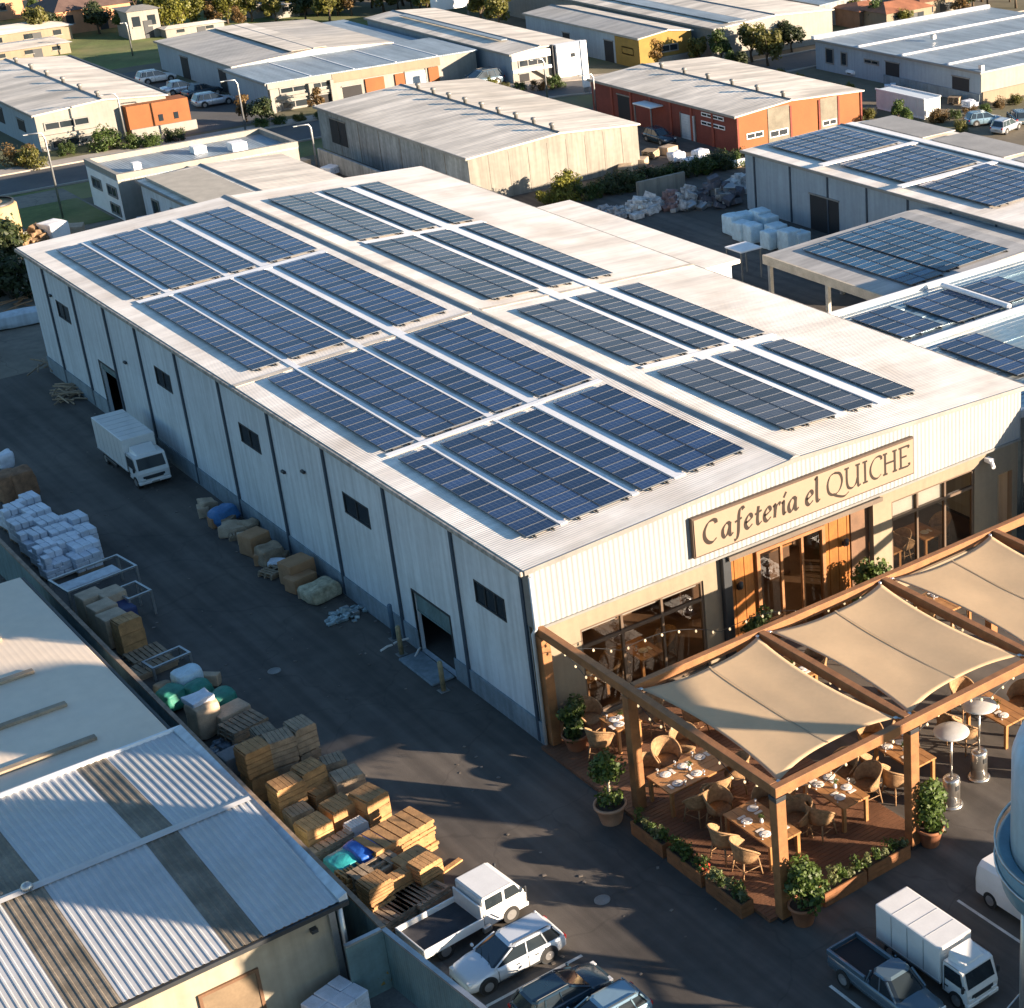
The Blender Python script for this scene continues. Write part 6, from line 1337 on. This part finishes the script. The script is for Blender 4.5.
# 12 upper left
t = bld('warehouse', 'pale ribbed roof building at the upper left with dark window bands over the street', 18.1, 29.6, 112.6, 139, 3.3, white_wall, wall_blue, cream2, .45, 24, vents=6,
        fr=[(18.7, 22.6, 1.75, 2.5, 'win'), (19.0, 22.6, .1, .9, 'win')], lf=[(116, 118, 1.2, 2.2, 'dark'), (122, 124.5, 1.0, 2.4, 'dark')])
extra(t, 'white_band', white_wall, (18.0, 112.3, 1.0, 23.2, 112.59, 1.4)); extra(t, 'gutter', trim_dark, (29.85, 112.6, 3.1, 30.1, 139, 3.35))
t = thing('orange_block', 'bright orange rendered block beside the pale roofed building at the upper left', 'building', (28.5, 112.5, 0))
extra(t, 'wall', orange_wall, (25.6, 111.6, 0, 31.2, 113.5, 2.9)); extra(t, 'window', winglass, (28.3, 111.56, 1.2, 28.7, 111.599, 1.8), (29.7, 111.56, 1.2, 30.1, 111.599, 1.8)); extra(t, 'low_wall', white_wall, (25.6, 111.2, 0, 31.5, 111.4, .9))
# 13 white low offices and the pale shed behind the far left corner
t = bld('office_block', 'white flat-roofed offices with a sunken grey roof and parapet near the street', 15.2, 29.5, 84.6, 91.5, 3.2, white_wall, roof_white, roof_slate, 0, parapet=True, lf=[(85.3, 87.3, 1.6, 2.5, 'win'), (85.3, 87.3, .2, 1.1, 'win'), (88.6, 90.6, 1.6, 2.5, 'win')])  # side wall painted a brighter white than the front to offset its shade
extra(t, 'roof_box', roof_white, (17, 86, 3.25, 17.6, 86.6, 3.9), (22.5, 88, 3.25, 23.5, 89, 3.8), (25, 86.5, 3.25, 26.2, 87.6, 3.9)); extra(t, 'porch', wall_pale, (15.0, 80.6, 0, 17.0, 82.2, .9), bev=.2)
t = bld('shed', 'low shed with a half grey, half cream roof behind the far end of the warehouse', 16.4, 27.5, 60.0, 83.4, 3.2, wall_pale, wall_pale, cream2, .3, 21.2, lf=[(80.2, 81.6, .3, 2.2, 'win'), (76.5, 77.9, .3, 2.2, 'win'), (73, 74.4, .3, 2.2, 'win'), (69.5, 71, .3, 2.2, 'win')])
extra(t, 'grey_roof_field', mat('grey_felt_roof', (.40, .37, .31), .8, var=.1), *[(16.7, y, 3.30, 20.9, y+11.2, 3.47) for y in (60.5, 71.8)])
# walls and fences at the back
def wallseg(x0, y0, x1, y1, h, m, label, th=.25, name='garden_wall'):
    b = MB(); b.box(min(x0, x1)-(th/2 if x0 == x1 else 0), min(y0, y1)-(th/2 if y0 == y1 else 0), 0, max(x0, x1)+(th/2 if x0 == x1 else 0), max(y0, y1)+(th/2 if y0 == y1 else 0), h, bev=.03); return simple(name, label, 'wall', b, m)
wallseg(33.5, 60, 33.5, 90, 1.5, conc_dark, 'stained concrete yard wall between the pale shed and the concrete warehouse')
wallseg(30.5, 60, 30.5, 84, .9, white_wall, 'low pale wall running beside the cream shed roof')
wallseg(46, 61.2, 50.5, 61.2, 1.5, conc_wall, 'pale concrete wall behind the yellow-green bush')
wallseg(-2, 60, -2, 75, 1.2, conc_dark, 'low dark wall beyond the far left corner of the main warehouse')
t = thing('storage_tank', 'ochre round storage tank cut by the left edge of the photo', 'tank', (*gp(2, 244)[:2], 0)); p = gp(2, 244); b = MB(); b.lathe([(1.6, 0), (1.6, 2.9), (1.4, 3.0), (0, 3.05)], tuple(p), 32); b.build('shell', mat('ochre_tank', (.42, .30, .16), .7, var=.15, streak=.2), t); b = MB(); b.lathe([(1.45, 3.01), (1.45, 3.2), (1.35, 3.2)], tuple(p), 32, cap=False); b.build('rim', trim_dark, t)
goods('box', 52, 222, 1.3, (1.6, 1.6), 1.3, 'white box-like crate near the ochre tank', 20, roof_white, amp=.05, bev=.1); goods('junk', 32, 222, 1.5, (3.2, 2.2), 1.5, 'brown heap of scrap timber beside the ochre tank', 20, mat('brown_scrap', (.20, .13, .07), .9, var=.5, scale=3))
# bulk bags and bales in the back yard
for i, (px, py, s) in enumerate([(733, 216, 1.0), (742, 222, .95), (752, 224, .95), (760, 211, 1.0), (768, 216, .95), (776, 226, 1.0), (770, 230, .9), (789, 232, 1.05), (800, 231, .9), (745, 212, .9)]):
    p = gp(px, py, 1.3); b = lumpy(1.25*s, 1.2*s, 1.4*s, seed=i, amp=.05, bev=.1); o = b.build('bulk_bag', bagblue); o.location = (p.x, p.y, 0); tag(o, 'pale blue bulk bag in the loose double row beside the blue-grey wall', 'bag', 'pale blue bulk bags in the back yard')
for i, (px, py, s, m, l) in enumerate([(604, 205, 1.0, 'a', 'small grey scrap bale at the left end of the row of bales'), (618, 204, 1.1, 'a', 'second small grey scrap bale from the left in the row'), (636, 200, 1.3, 'b', 'white scrap bale in the left half of the row'), (650, 196, 1.2, 'b', 'white scrap bale in the middle of the row'),
        (672, 192, 1.5, 'c', 'brownish scrap bale right of the white ones'), (690, 186, 1.9, 'd', 'large mixed scrap bale in the right half of the row'), (716, 180, 2.3, 'e', 'big dark covered bale at the right end of the row'), (738, 176, 1.4, 'b', 'pale upright slab right of the dark covered bale')]):
    mm = {'a': mat('grey_scrap', (.28, .27, .27), .8, var=.5, scale=3), 'b': mat('white_scrap', (.50, .48, .46), .8, var=.5, scale=3), 'c': mat('maroon_scrap', (.22, .14, .13), .8, var=.5, scale=3), 'd': mat('mixed_scrap', (.36, .36, .36), .8, var=.6, scale=3), 'e': mat('dark_cover', (.10, .10, .12), .7, var=.3, scale=2)}[m]
    p = gp(px, py, s*.8); b = rubble_mb(2.6*s**.5, 2.0*s**.5, s*1.0, i+40); o = b.build('scrap_bale', [mm, steel]); o.location = (p.x, p.y, 0); tag(o, l, 'bale')
# container, yard vehicles far away
t = thing('container', 'white shipping container standing between the red brick and the grey-blue warehouses', 'container', (*gp(908, 112)[:2], 0), math.radians(90)); 
b = MB()
for k in range(22): b.box(-3.3+k*.3, -1.0+.03*(k % 2), .1, -3.0+k*.3, 1.0-.03*(k % 2), 1.75)
b.build('corrugated_body', white_paint, t, world=False); b = MB()
for s in (-1, 1):
    for z in (0, 1.75): b.box(-3.35, s*1.0-.06, z, 3.35, s*1.0+.06, z+.12)
b.build('frame_rail', roof_white, t, world=False); b = MB(); b.box(-3.36, -.9, .13, -3.32, -.02, 1.74); b.box(-3.36, .02, .13, -3.32, .9, 1.74); b.build('door', white_paint, t, world=False)
def far_car(px, py, deg, m, l, L=3.9, k='wagon', sc=1.0): p = gp(px, py); return car('parked_car', l, 'car', p.x, p.y, deg, m, L, 1.6, 1.3, k, sc, 'far cars parked between the warehouses')
far_car(157, 82, 0, white_paint, 'white van-like car farthest along the grey warehouse wall at upper left'); far_car(182, 93, 0, silver_paint, 'silver car, second along the grey warehouse wall at upper left', k='hatch')
far_car(203, 96, 10, navy_paint, 'dark car between two silver ones by the grey warehouse wall', k='hatch'); far_car(214, 105, 0, silver_paint, 'silver car nearest the street by the grey warehouse wall')
far_car(984, 124, -20, blue_paint, 'bluish wrecked car in the rough ground at the upper right', sc=.9); far_car(1006, 131, 15, silver_paint, 'pale wrecked car at the right edge in the rough ground', sc=.9); far_car(1018, 122, 60, slate_paint, 'dark wrecked car behind the pale one at the right edge', sc=.9)
far_car(862, 74, 180, white_paint, 'white car in the street beside the blue-white corner building', sc=.9); far_car(943, 88, -90, blue_paint, 'pale blue car at the dark door of the grey-blue warehouse', sc=1.0)
far_car(660, 150-8, -90, navy_paint, 'dark car beside the red brick wall', sc=.9); far_car(481, 86, 180, slate_paint, 'dark car before the cream end wall beyond the ridge vents', sc=1.2)
for px, py, l in ((676, 158-6, 'white drum stack beside the roller door of the brick warehouse'), (700, 150, 'white bags before the brick wall'), (560, 0, '')):
    if l: goods('bag', px, py, .9, (1.3, 1.1), .9, l, 0, wrapm, amp=.12, bev=.3)
# poles
def lamp_post(px, py, h, l, arm=1.2):
    p = gp(px, py); t = thing('street_lamp', l, 'street lamp', (p.x, p.y, 0), 0, 'street lamps and poles'); b = MB(); b.tube([p, p+Vector((0, 0, h*.93)), p+Vector((-.15*arm, 0, h)), p+Vector((-arm, 0, h+.06))], .09, 8, r1=.05); b.build('pole', steel, t)
    b = MB(); b.box(p.x-arm-.3, p.y-.08, h+.0, p.x-arm+.05, p.y+.08, h+.08, bev=.02); b.build('lamp_head', steel, t)
lamp_post(63, 218, 6.6, 'lamp post by the drive at the left, in front of the white offices'); lamp_post(247, 138, 5.2, 'leaning-looking pole in front of the long slate-roofed block'); lamp_post(318, 172, 4.0, 'lamp post beside the stained concrete wall'); lamp_post(128, 148, 4.8, 'lamp post in front of the orange block')
lamp_post(548, 104, 4.3, 'lamp post in the street before the white stair front'); lamp_post(133, 56, 3.6, 'thin pole in the grass field at the upper left', .4); lamp_post(597, 120, 4.2, 'lamp post at the near corner of the brick warehouse')
p = gp(587, 92); t = thing('pylon_sign', 'tall plain white pylon at the corner of the brick warehouse', 'sign', (p.x, p.y, 0)); extra(t, 'panel', roof_white, (p.x-.35, p.y-.15, .5, p.x+.35, p.y+.15, 5.0), bev=.03); extra(t, 'foot', trim, (p.x-.25, p.y-.1, 0, p.x+.25, p.y+.1, .5))
p = gp(456, 22); t = thing('billboard', 'blank white billboard on posts among the olive trees', 'billboard', (p.x, p.y, 0)); extra(t, 'board', roof_white, (p.x-3.0, p.y-.1, 1.6, p.x+3.0, p.y+.1, 3.2)); extra(t, 'post', trim, (p.x-2, p.y+.1, 0, p.x-1.8, p.y+.3, 3), (p.x+1.8, p.y+.1, 0, p.x+2, p.y+.3, 3))
# far houses
tile = mat('dark_tile_roof', (.12, .075, .06), .8, var=.2, scale=1); redtile = mat('red_tile_roof', (.30, .12, .06), .8, var=.25, scale=1); peach = mat('peach_render', (.52, .26, .14), .85, var=.1)
def house(px, py, w_, d_, h, wm, rm, l, rz=0, rise=1.6):
    p = gp(px, py); t = thing('house', l, 'house', (p.x, p.y, 0), math.radians(rz)); b = MB(); b.box(-w_/2, -d_/2, 0, w_/2, d_/2, h); b.build('wall', wm, t, world=False)
    b = MB(); b.loft([[(-w_/2-.3, -d_/2-.3, h), (w_/2+.3, -d_/2-.3, h), (w_/2+.3, d_/2+.3, h), (-w_/2-.3, d_/2+.3, h)], [(-w_/2+d_*.35, -.1, h+rise), (w_/2-d_*.35, -.1, h+rise), (w_/2-d_*.35, .1, h+rise), (-w_/2+d_*.35, .1, h+rise)]]); r_ = b.build('roof', rm, t, world=False)
    if rm is cream2 or rm is white_wall: b = MB(); b.box(w_*.1, -.06, h+rise-.1, w_*.1+.12, .06, h+rise+.25)
    else: b = MB(); b.box(w_*.2, -.15, h+rise*.4, w_*.2+.3, .15, h+rise+.25); b.build('chimney', wm, r_, world=False)
    n = max(2, int(w_/3))
    for k in range(n):
        x = -w_/2+w_*(k+.5)/n; b = MB(); b.box(x-.45, -d_/2-.05, h*.45, x+.45, -d_/2+.0, h*.8, 1); b.box(x-.55, -d_/2-.08, h*.40, x+.55, -d_/2+.0, h*.45, 0); b.build('window', [white_wall, winglass], t, world=False)
    b = MB(); b.box(-.5+w_*.1, -d_/2-.06, 0, .5+w_*.1, -d_/2, min(2.0, h*.8)); b.build('door', trim_dark, t, world=False); return t
house(85, 27, 9, 7, 2.7, peach, tile, 'peach house with a dark hipped roof at the upper left', 5); house(22, 14, 9, 6, 2.6, peach, tile, 'peach house partly cut by the top edge at the far left', 0); house(141, 36, 3.6, 4, 3.2, white_wall, white_wall, 'narrow white building between the round trees', 0, .3)
house(20, 42, 10, 6, 1.6, render_c, cream2, 'long low cream building behind the pale roof at the left edge', 3, .5); house(22, 56, 9, 5, 1.2, render_c, cream2, 'flat cream building second from the left edge, above the pale roof', 3, .3)
house(775, -4+18, 5, 4, 2.0, white_wall, cream2, 'small white house above the cream warehouse', 0, .5); house(895, 26, 7, 5, 2.1, render_c, redtile, 'cream house with red tiled roof behind the grey-blue warehouse', 0, .8); house(925, 18, 6, 5, 2.4, render_c, redtile, 'ochre house right of the red-tiled one at the top right', 0, .6); house(862, 24, 5, 5, 2.0, mat('brown_render', (.22, .13, .08), .85), redtile, 'brown house left of the red-tiled one at the top right', 0, .6)
house(232, 3, 6, 5, 2.0, white_wall, cream2, 'white house at the top edge among the trees left of centre', 0, .7); house(262, 15, 4, 4, 1.6, white_wall, cream2, 'small white cottage behind the grey warehouse roof', 0, .5); house(292, 14, 6, 4, 1.6, white_wall, cream2, 'long white cottage behind the grey warehouse roof', 0, .5); house(193, 33, 7, 2, 1.0, white_wall, cream2, 'low white shed below the round trees', 0, .2)
house(700, 3, 8, 5, 2.0, mat('dark_red_render', (.20, .06, .04), .85), tile, 'dark red building at the top edge right of centre', 0, .6)

r8 = random.Random(8)
for i, (px, py) in enumerate([(650, 150), (668, 146), (690, 158), (705, 160), (720, 158), (735, 158), (640, 158), (625, 165), (300, 160), (290, 168), (330, 166), (20, 236), (60, 240), (45, 246), (870, 108), (845, 112), (955, 96), (970, 100), (890, 84), (905, 88), (175, 115), (120, 190), (75, 225)]):
    k = r8.choice(['pallets', 'box', 'wrap']); goods(k, px, py, .7, (1.3, 1.1), .7 if k != 'pallets' else .6, {'pallets': 'small pallet stack', 'box': 'weathered box', 'wrap': 'white wrapped load'}[k]+' left about the yards beyond the main roof', r8.uniform(0, 90), {'pallets': oldwood, 'box': tanm, 'wrap': wrapm}[k], 'odd '+k+' goods in the far yards', **({} if k != 'box' else dict(amp=.03, bev=.06)))
# trees
def tree_proto(kind, seed, h, r, n, size, lf, spread=1.0):
    random.seed(seed); t = thing('tree', '', 'tree', (0, 0, 0)); b = MB(); th = h*.38
    b.tube([(0, 0, 0), (.05*r, .02, th*.6), (-.04*r, .05*r, th*1.3)], .09*r**.5+.04, 7, r1=.04)
    for q in range(6):
        a = q*1.05+random.random(); b.tube([(0, 0, th*(.5+.08*q)), (math.cos(a)*r*.35, math.sin(a)*r*.35, th+.15*h), (math.cos(a)*r*.65, math.sin(a)*r*.65, th+.35*h)], .05, 5, r1=.015)
    b.build('trunk', bark, t)
    lobes = []
    for q in range(15):
        a = random.uniform(0, 2*PI); d = r*.68*random.random()**.6; z = random.uniform(.34, .86)*h; lobes.append((Vector((d*math.cos(a)*(1.15-z/h*.5), d*math.sin(a)*(1.15-z/h*.5), z)), r*random.uniform(.24, .44), random.uniform(-.15, .25)))
    def fn():
        c0, q, tn = lobes[random.randrange(15)]; d = Vector((random.gauss(0, 1), random.gauss(0, 1), random.gauss(0, 1))).normalized(); k = random.random()**.4
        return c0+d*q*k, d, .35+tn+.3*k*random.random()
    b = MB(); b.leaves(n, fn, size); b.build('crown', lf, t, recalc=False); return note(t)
def bush_proto(seed, h, r, n, size, lf):
    random.seed(seed); t = thing('bush', '', 'bush', (0, 0, 0)); b = MB()
    for q in range(7): a = q*.9; b.tube([(0, 0, 0), (math.cos(a)*r*.3, math.sin(a)*r*.3, h*.35), (math.cos(a)*r*.6, math.sin(a)*r*.6, h*.7)], .05, 4, r1=.01)
    b.build('stem', bark, t); L = [(Vector((r*.75*math.cos(a)*random.random()**.5, r*.75*math.sin(a)*random.random()**.5, h*random.uniform(.12, .75))), r*random.uniform(.2, .42), random.uniform(-.2, .25)) for a in [random.uniform(0, 6.28) for _ in range(20)]]
    def fn():
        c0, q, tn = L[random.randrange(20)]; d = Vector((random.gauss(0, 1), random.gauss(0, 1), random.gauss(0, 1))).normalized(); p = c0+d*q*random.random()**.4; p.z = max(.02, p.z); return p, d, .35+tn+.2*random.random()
    b = MB(); b.leaves(n, fn, size); b.build('foliage', lf, t, recalc=False); return note(t)
bprotos = {'o': bush_proto(11, 2.6, 2.0, 2400, .13, leaf_olive), 'g': bush_proto(12, 2.5, 2.0, 2400, .12, leaf_green), 'd': bush_proto(13, 2.8, 2.1, 2600, .13, leaf_dark)}
protos = {'o': tree_proto('o', 1, 4.2, 2.2, 2600, .17, leaf_olive), 'g': tree_proto('g', 2, 4.4, 2.0, 2600, .16, leaf_green), 'd': tree_proto('d', 3, 4.0, 2.3, 2600, .18, leaf_dark), 'y': tree_proto('y', 4, 3.6, 2.2, 2600, .15, leafm('yellow_green_leaves', (.13, .14, .02))),
          'b': tree_proto('b', 5, 4.4, 1.8, 1500, .16, leafm('brownish_leaves', (.13, .085, .03)))}
used = set()
KN = {'o': 'olive-coloured', 'g': 'green', 'd': 'dark', 'y': 'yellow-green', 'b': 'brownish'}
def tree(k, px, py, s, label, z=1.0, group=None, name=None):
    p = gp(px, py); rz = random.uniform(0, 6.28)
    if any(q in label for q in ('bush', 'shrub', 'scrub')):
        if k == 'y' and k not in bprotos: bprotos['y'] = bush_proto(14, 2.7, 2.0, 2600, .12, MT['yellow_green_leaves'])
        if k == 'b' and k not in bprotos: bprotos['b'] = bush_proto(15, 2.5, 1.9, 2000, .12, MT['brownish_leaves'])
        z = max(z, 1.0) if s > .4 else 1.0; s *= 1.15
        if ('b', k) not in used:
            used.add(('b', k)); o = bprotos[k]; o.location = p; o.rotation_euler = (0, 0, rz); o.scale = (s, s, s*z); o['label'] = label
            if group: o['group'] = group
            return o
        return dup(bprotos[k], p, rz, label, group, (s, s, s*z))
    if k not in used:
        used.add(k); o = protos[k]; o.location = p; o.rotation_euler = (0, 0, rz); o.scale = (s, s, s*z); o['label'] = label
        if group: o['group'] = group
        return o
    o = dup(protos[k], p, rz, label, group, (s, s, s*z)); return o
random.seed(99)
T1 = [
 ('y', 566, 199, .80, 'yellow-green bush in front of the concrete warehouse end wall'), ('y', 548, 204, .45, 'small bush left of the yellow-green bush at the concrete wall'), ('g', 108, 150, .75, 'round green bush at the foot of the cream pillar, upper left'), ('g', 135, 148, .5, 'green bush before the orange block, left one'),
 ('g', 152, 148, .5, 'green bush before the orange block, middle one'), ('d', 176, 142, .45, 'dark bush right of the orange block'), ('b', 20, 165, .75, 'brownish bush left of the dark window bands'), ('o', 33, 168, .62, 'olive bush below the dark window bands'), ('g', 68, 155, .42, 'low bush under the window band building'),
 ('d', 14, 300, 1.25, 'big dark bush at the left edge beyond the far warehouse corner'), ('d', -6, 268, 1.2, 'dark bush cut by the left edge above the big one'), ('o', 12, 240+12, .7, 'olive bush between the ochre tank and the dark bushes'),
 ('d', 262, 124, .6, 'bare dark tree at the left end of the slate-roofed block'), ('b', 247, 122, .6, 'brownish tree beside the pole by the slate-roofed block'), ('b', 318, 112, .55, 'brownish tree before the white columns'), ('b', 655, 66, .7, 'rust-brown tree against the yellow block'),
 ('o', 700, 64, .7, 'olive tree before the long cream warehouse, leftmost'), ('g', 722, 66, .85, 'green tree before the long cream warehouse, second from left'), ('o', 752, 62, 1.0, 'taller olive tree with pale crown before the long cream warehouse'), ('o', 768, 66, .95, 'olive tree right of the tall pale one'), ('d', 792, 52, .8, 'dark tree against the blue-white corner building'),
 ('d', 740, 72, .55, 'dark low tree under the tall olive ones'), ('g', 733, 72, .5, 'small green tree in the middle of the street group'), ('g', 555, 88, .5, 'bush before the white stair front, right one'), ('b', 540, 90, .45, 'bush before the white stair front, left one'), ('y', 492, 92, .55, 'yellowish bush at the corner of the cream end wall'),
 ('g', 898, 124, .5, 'small green tree by the white container, left one'), ('g', 908, 128, .42, 'small green tree by the white container, right one'), ('b', 935, 122, .5, 'brown bush by the container door'), ('o', 478+4, 26, 1.3, 'large olive tree right of the billboard'), ('o', 500, 30, 1.1, 'olive tree at the corner of the grey-blue wall'), ('b', 290, 192, .3, 'tiny dry shrub at the stained wall'),
 ('o', 40, 40, .95, 'yellowish tree left of the peach house'), ('d', 56, 36, .7, 'dark tree beside the yellowish one, upper left'), ('d', 100, 34, .9, 'dark tree right of the peach house'), ('y', 113, 24, 1.1, 'light yellow-green tree above the dark one, upper left'), ('g', 125, 36, .7, 'grey-green tree below the light one, upper left'),
 ('y', 165, 32, 1.15, 'round tree right of the narrow white building'), ('y', 180, 30, 1.0, 'round tree in the middle of three at the upper left'), ('y', 195, 27, 1.0, 'round tree at the right of three at the upper left'),
]
for k, px, py, s, l in T1: tree(k, px, py, s, l)
# loose belt of trees along the top
random.seed(5); rowlab = 'tree in the loose belt along the top edge of the photo'
for px, py in [(215, 26), (228, 24), (240, 28), (252, 22), (276, 22), (306, 20), (318, 16), (330, 22), (340, 12), (352, 16), (372, 8), (384, 12), (398, 10), (412, 12), (428, 16), (440, 10), (520, 6), (535, 4), (270, 5), (285, 3), (300, 8), (325, 4), (350, 4), (150, 8), (175, 5), (200, 6), (120, 6), (135, 3), (50, 6), (5, 8), (35, 20), (790, -5), (835, 2), (850, 22), (875, 28), (905, 30), (948, 14), (960, 20), (870, 8), (1010, 2)]:
    k = random.choice('oogdby'); tree(k, px, py, random.uniform(.6, 1.05), f'{KN[k]} {rowlab}', group=f'{KN[k]} trees along the top edge')
random.seed(12)
for i in range(90):
    px = random.choice([random.uniform(0, 60), random.uniform(200, 345), random.uniform(205, 350), random.uniform(400, 520), random.uniform(830, 1020), random.uniform(100, 210)]); py = random.uniform(-12, 16)
    k = random.choice('oogdb'); tree(k, px, py, random.uniform(.7, 1.3), f'{KN[k]} {rowlab}', group=f'{KN[k]} trees along the top edge')
# hedge behind the bales
random.seed(6)
for i in range(16):
    px = 585+i*10.5; py = 202-i*2.3; tree(random.choice('gd'), px, py-3, random.uniform(.42, .55), 'shrub in the dark green hedge behind the scrap bales', z=.8, group='hedge shrubs behind the scrap bales')
for i, (px, py) in enumerate([(835, 116), (850, 118), (868, 120), (955, 118), (970, 116), (985, 112), (1000, 108), (1015, 105), (940, 138-16), (960, 132)]): tree(random.choice('gob'), px, py, random.uniform(.3, .42), 'low scrub plant on the rough ground at the upper right', z=.6, group='low scrub at the upper right')
for i, (px, py) in enumerate([(262, 127), (280, 125), (300, 122), (320, 119), (505, 92), (520, 90), (800, 82), (815, 86), (780, 78), (835, 92), (850, 92), (750, 80)]): tree(random.choice('gyo'), px, py, random.uniform(.28, .36), 'low shrub planted along the street front', z=.6, group='low shrubs along the street fronts')

for pr in list(bprotos.values())+list(protos.values()):       # drop a prototype nothing used
    if not pr.get('label'):
        for c in list(TREE[pr]): bpy.data.objects.remove(c)
        bpy.data.objects.remove(pr)
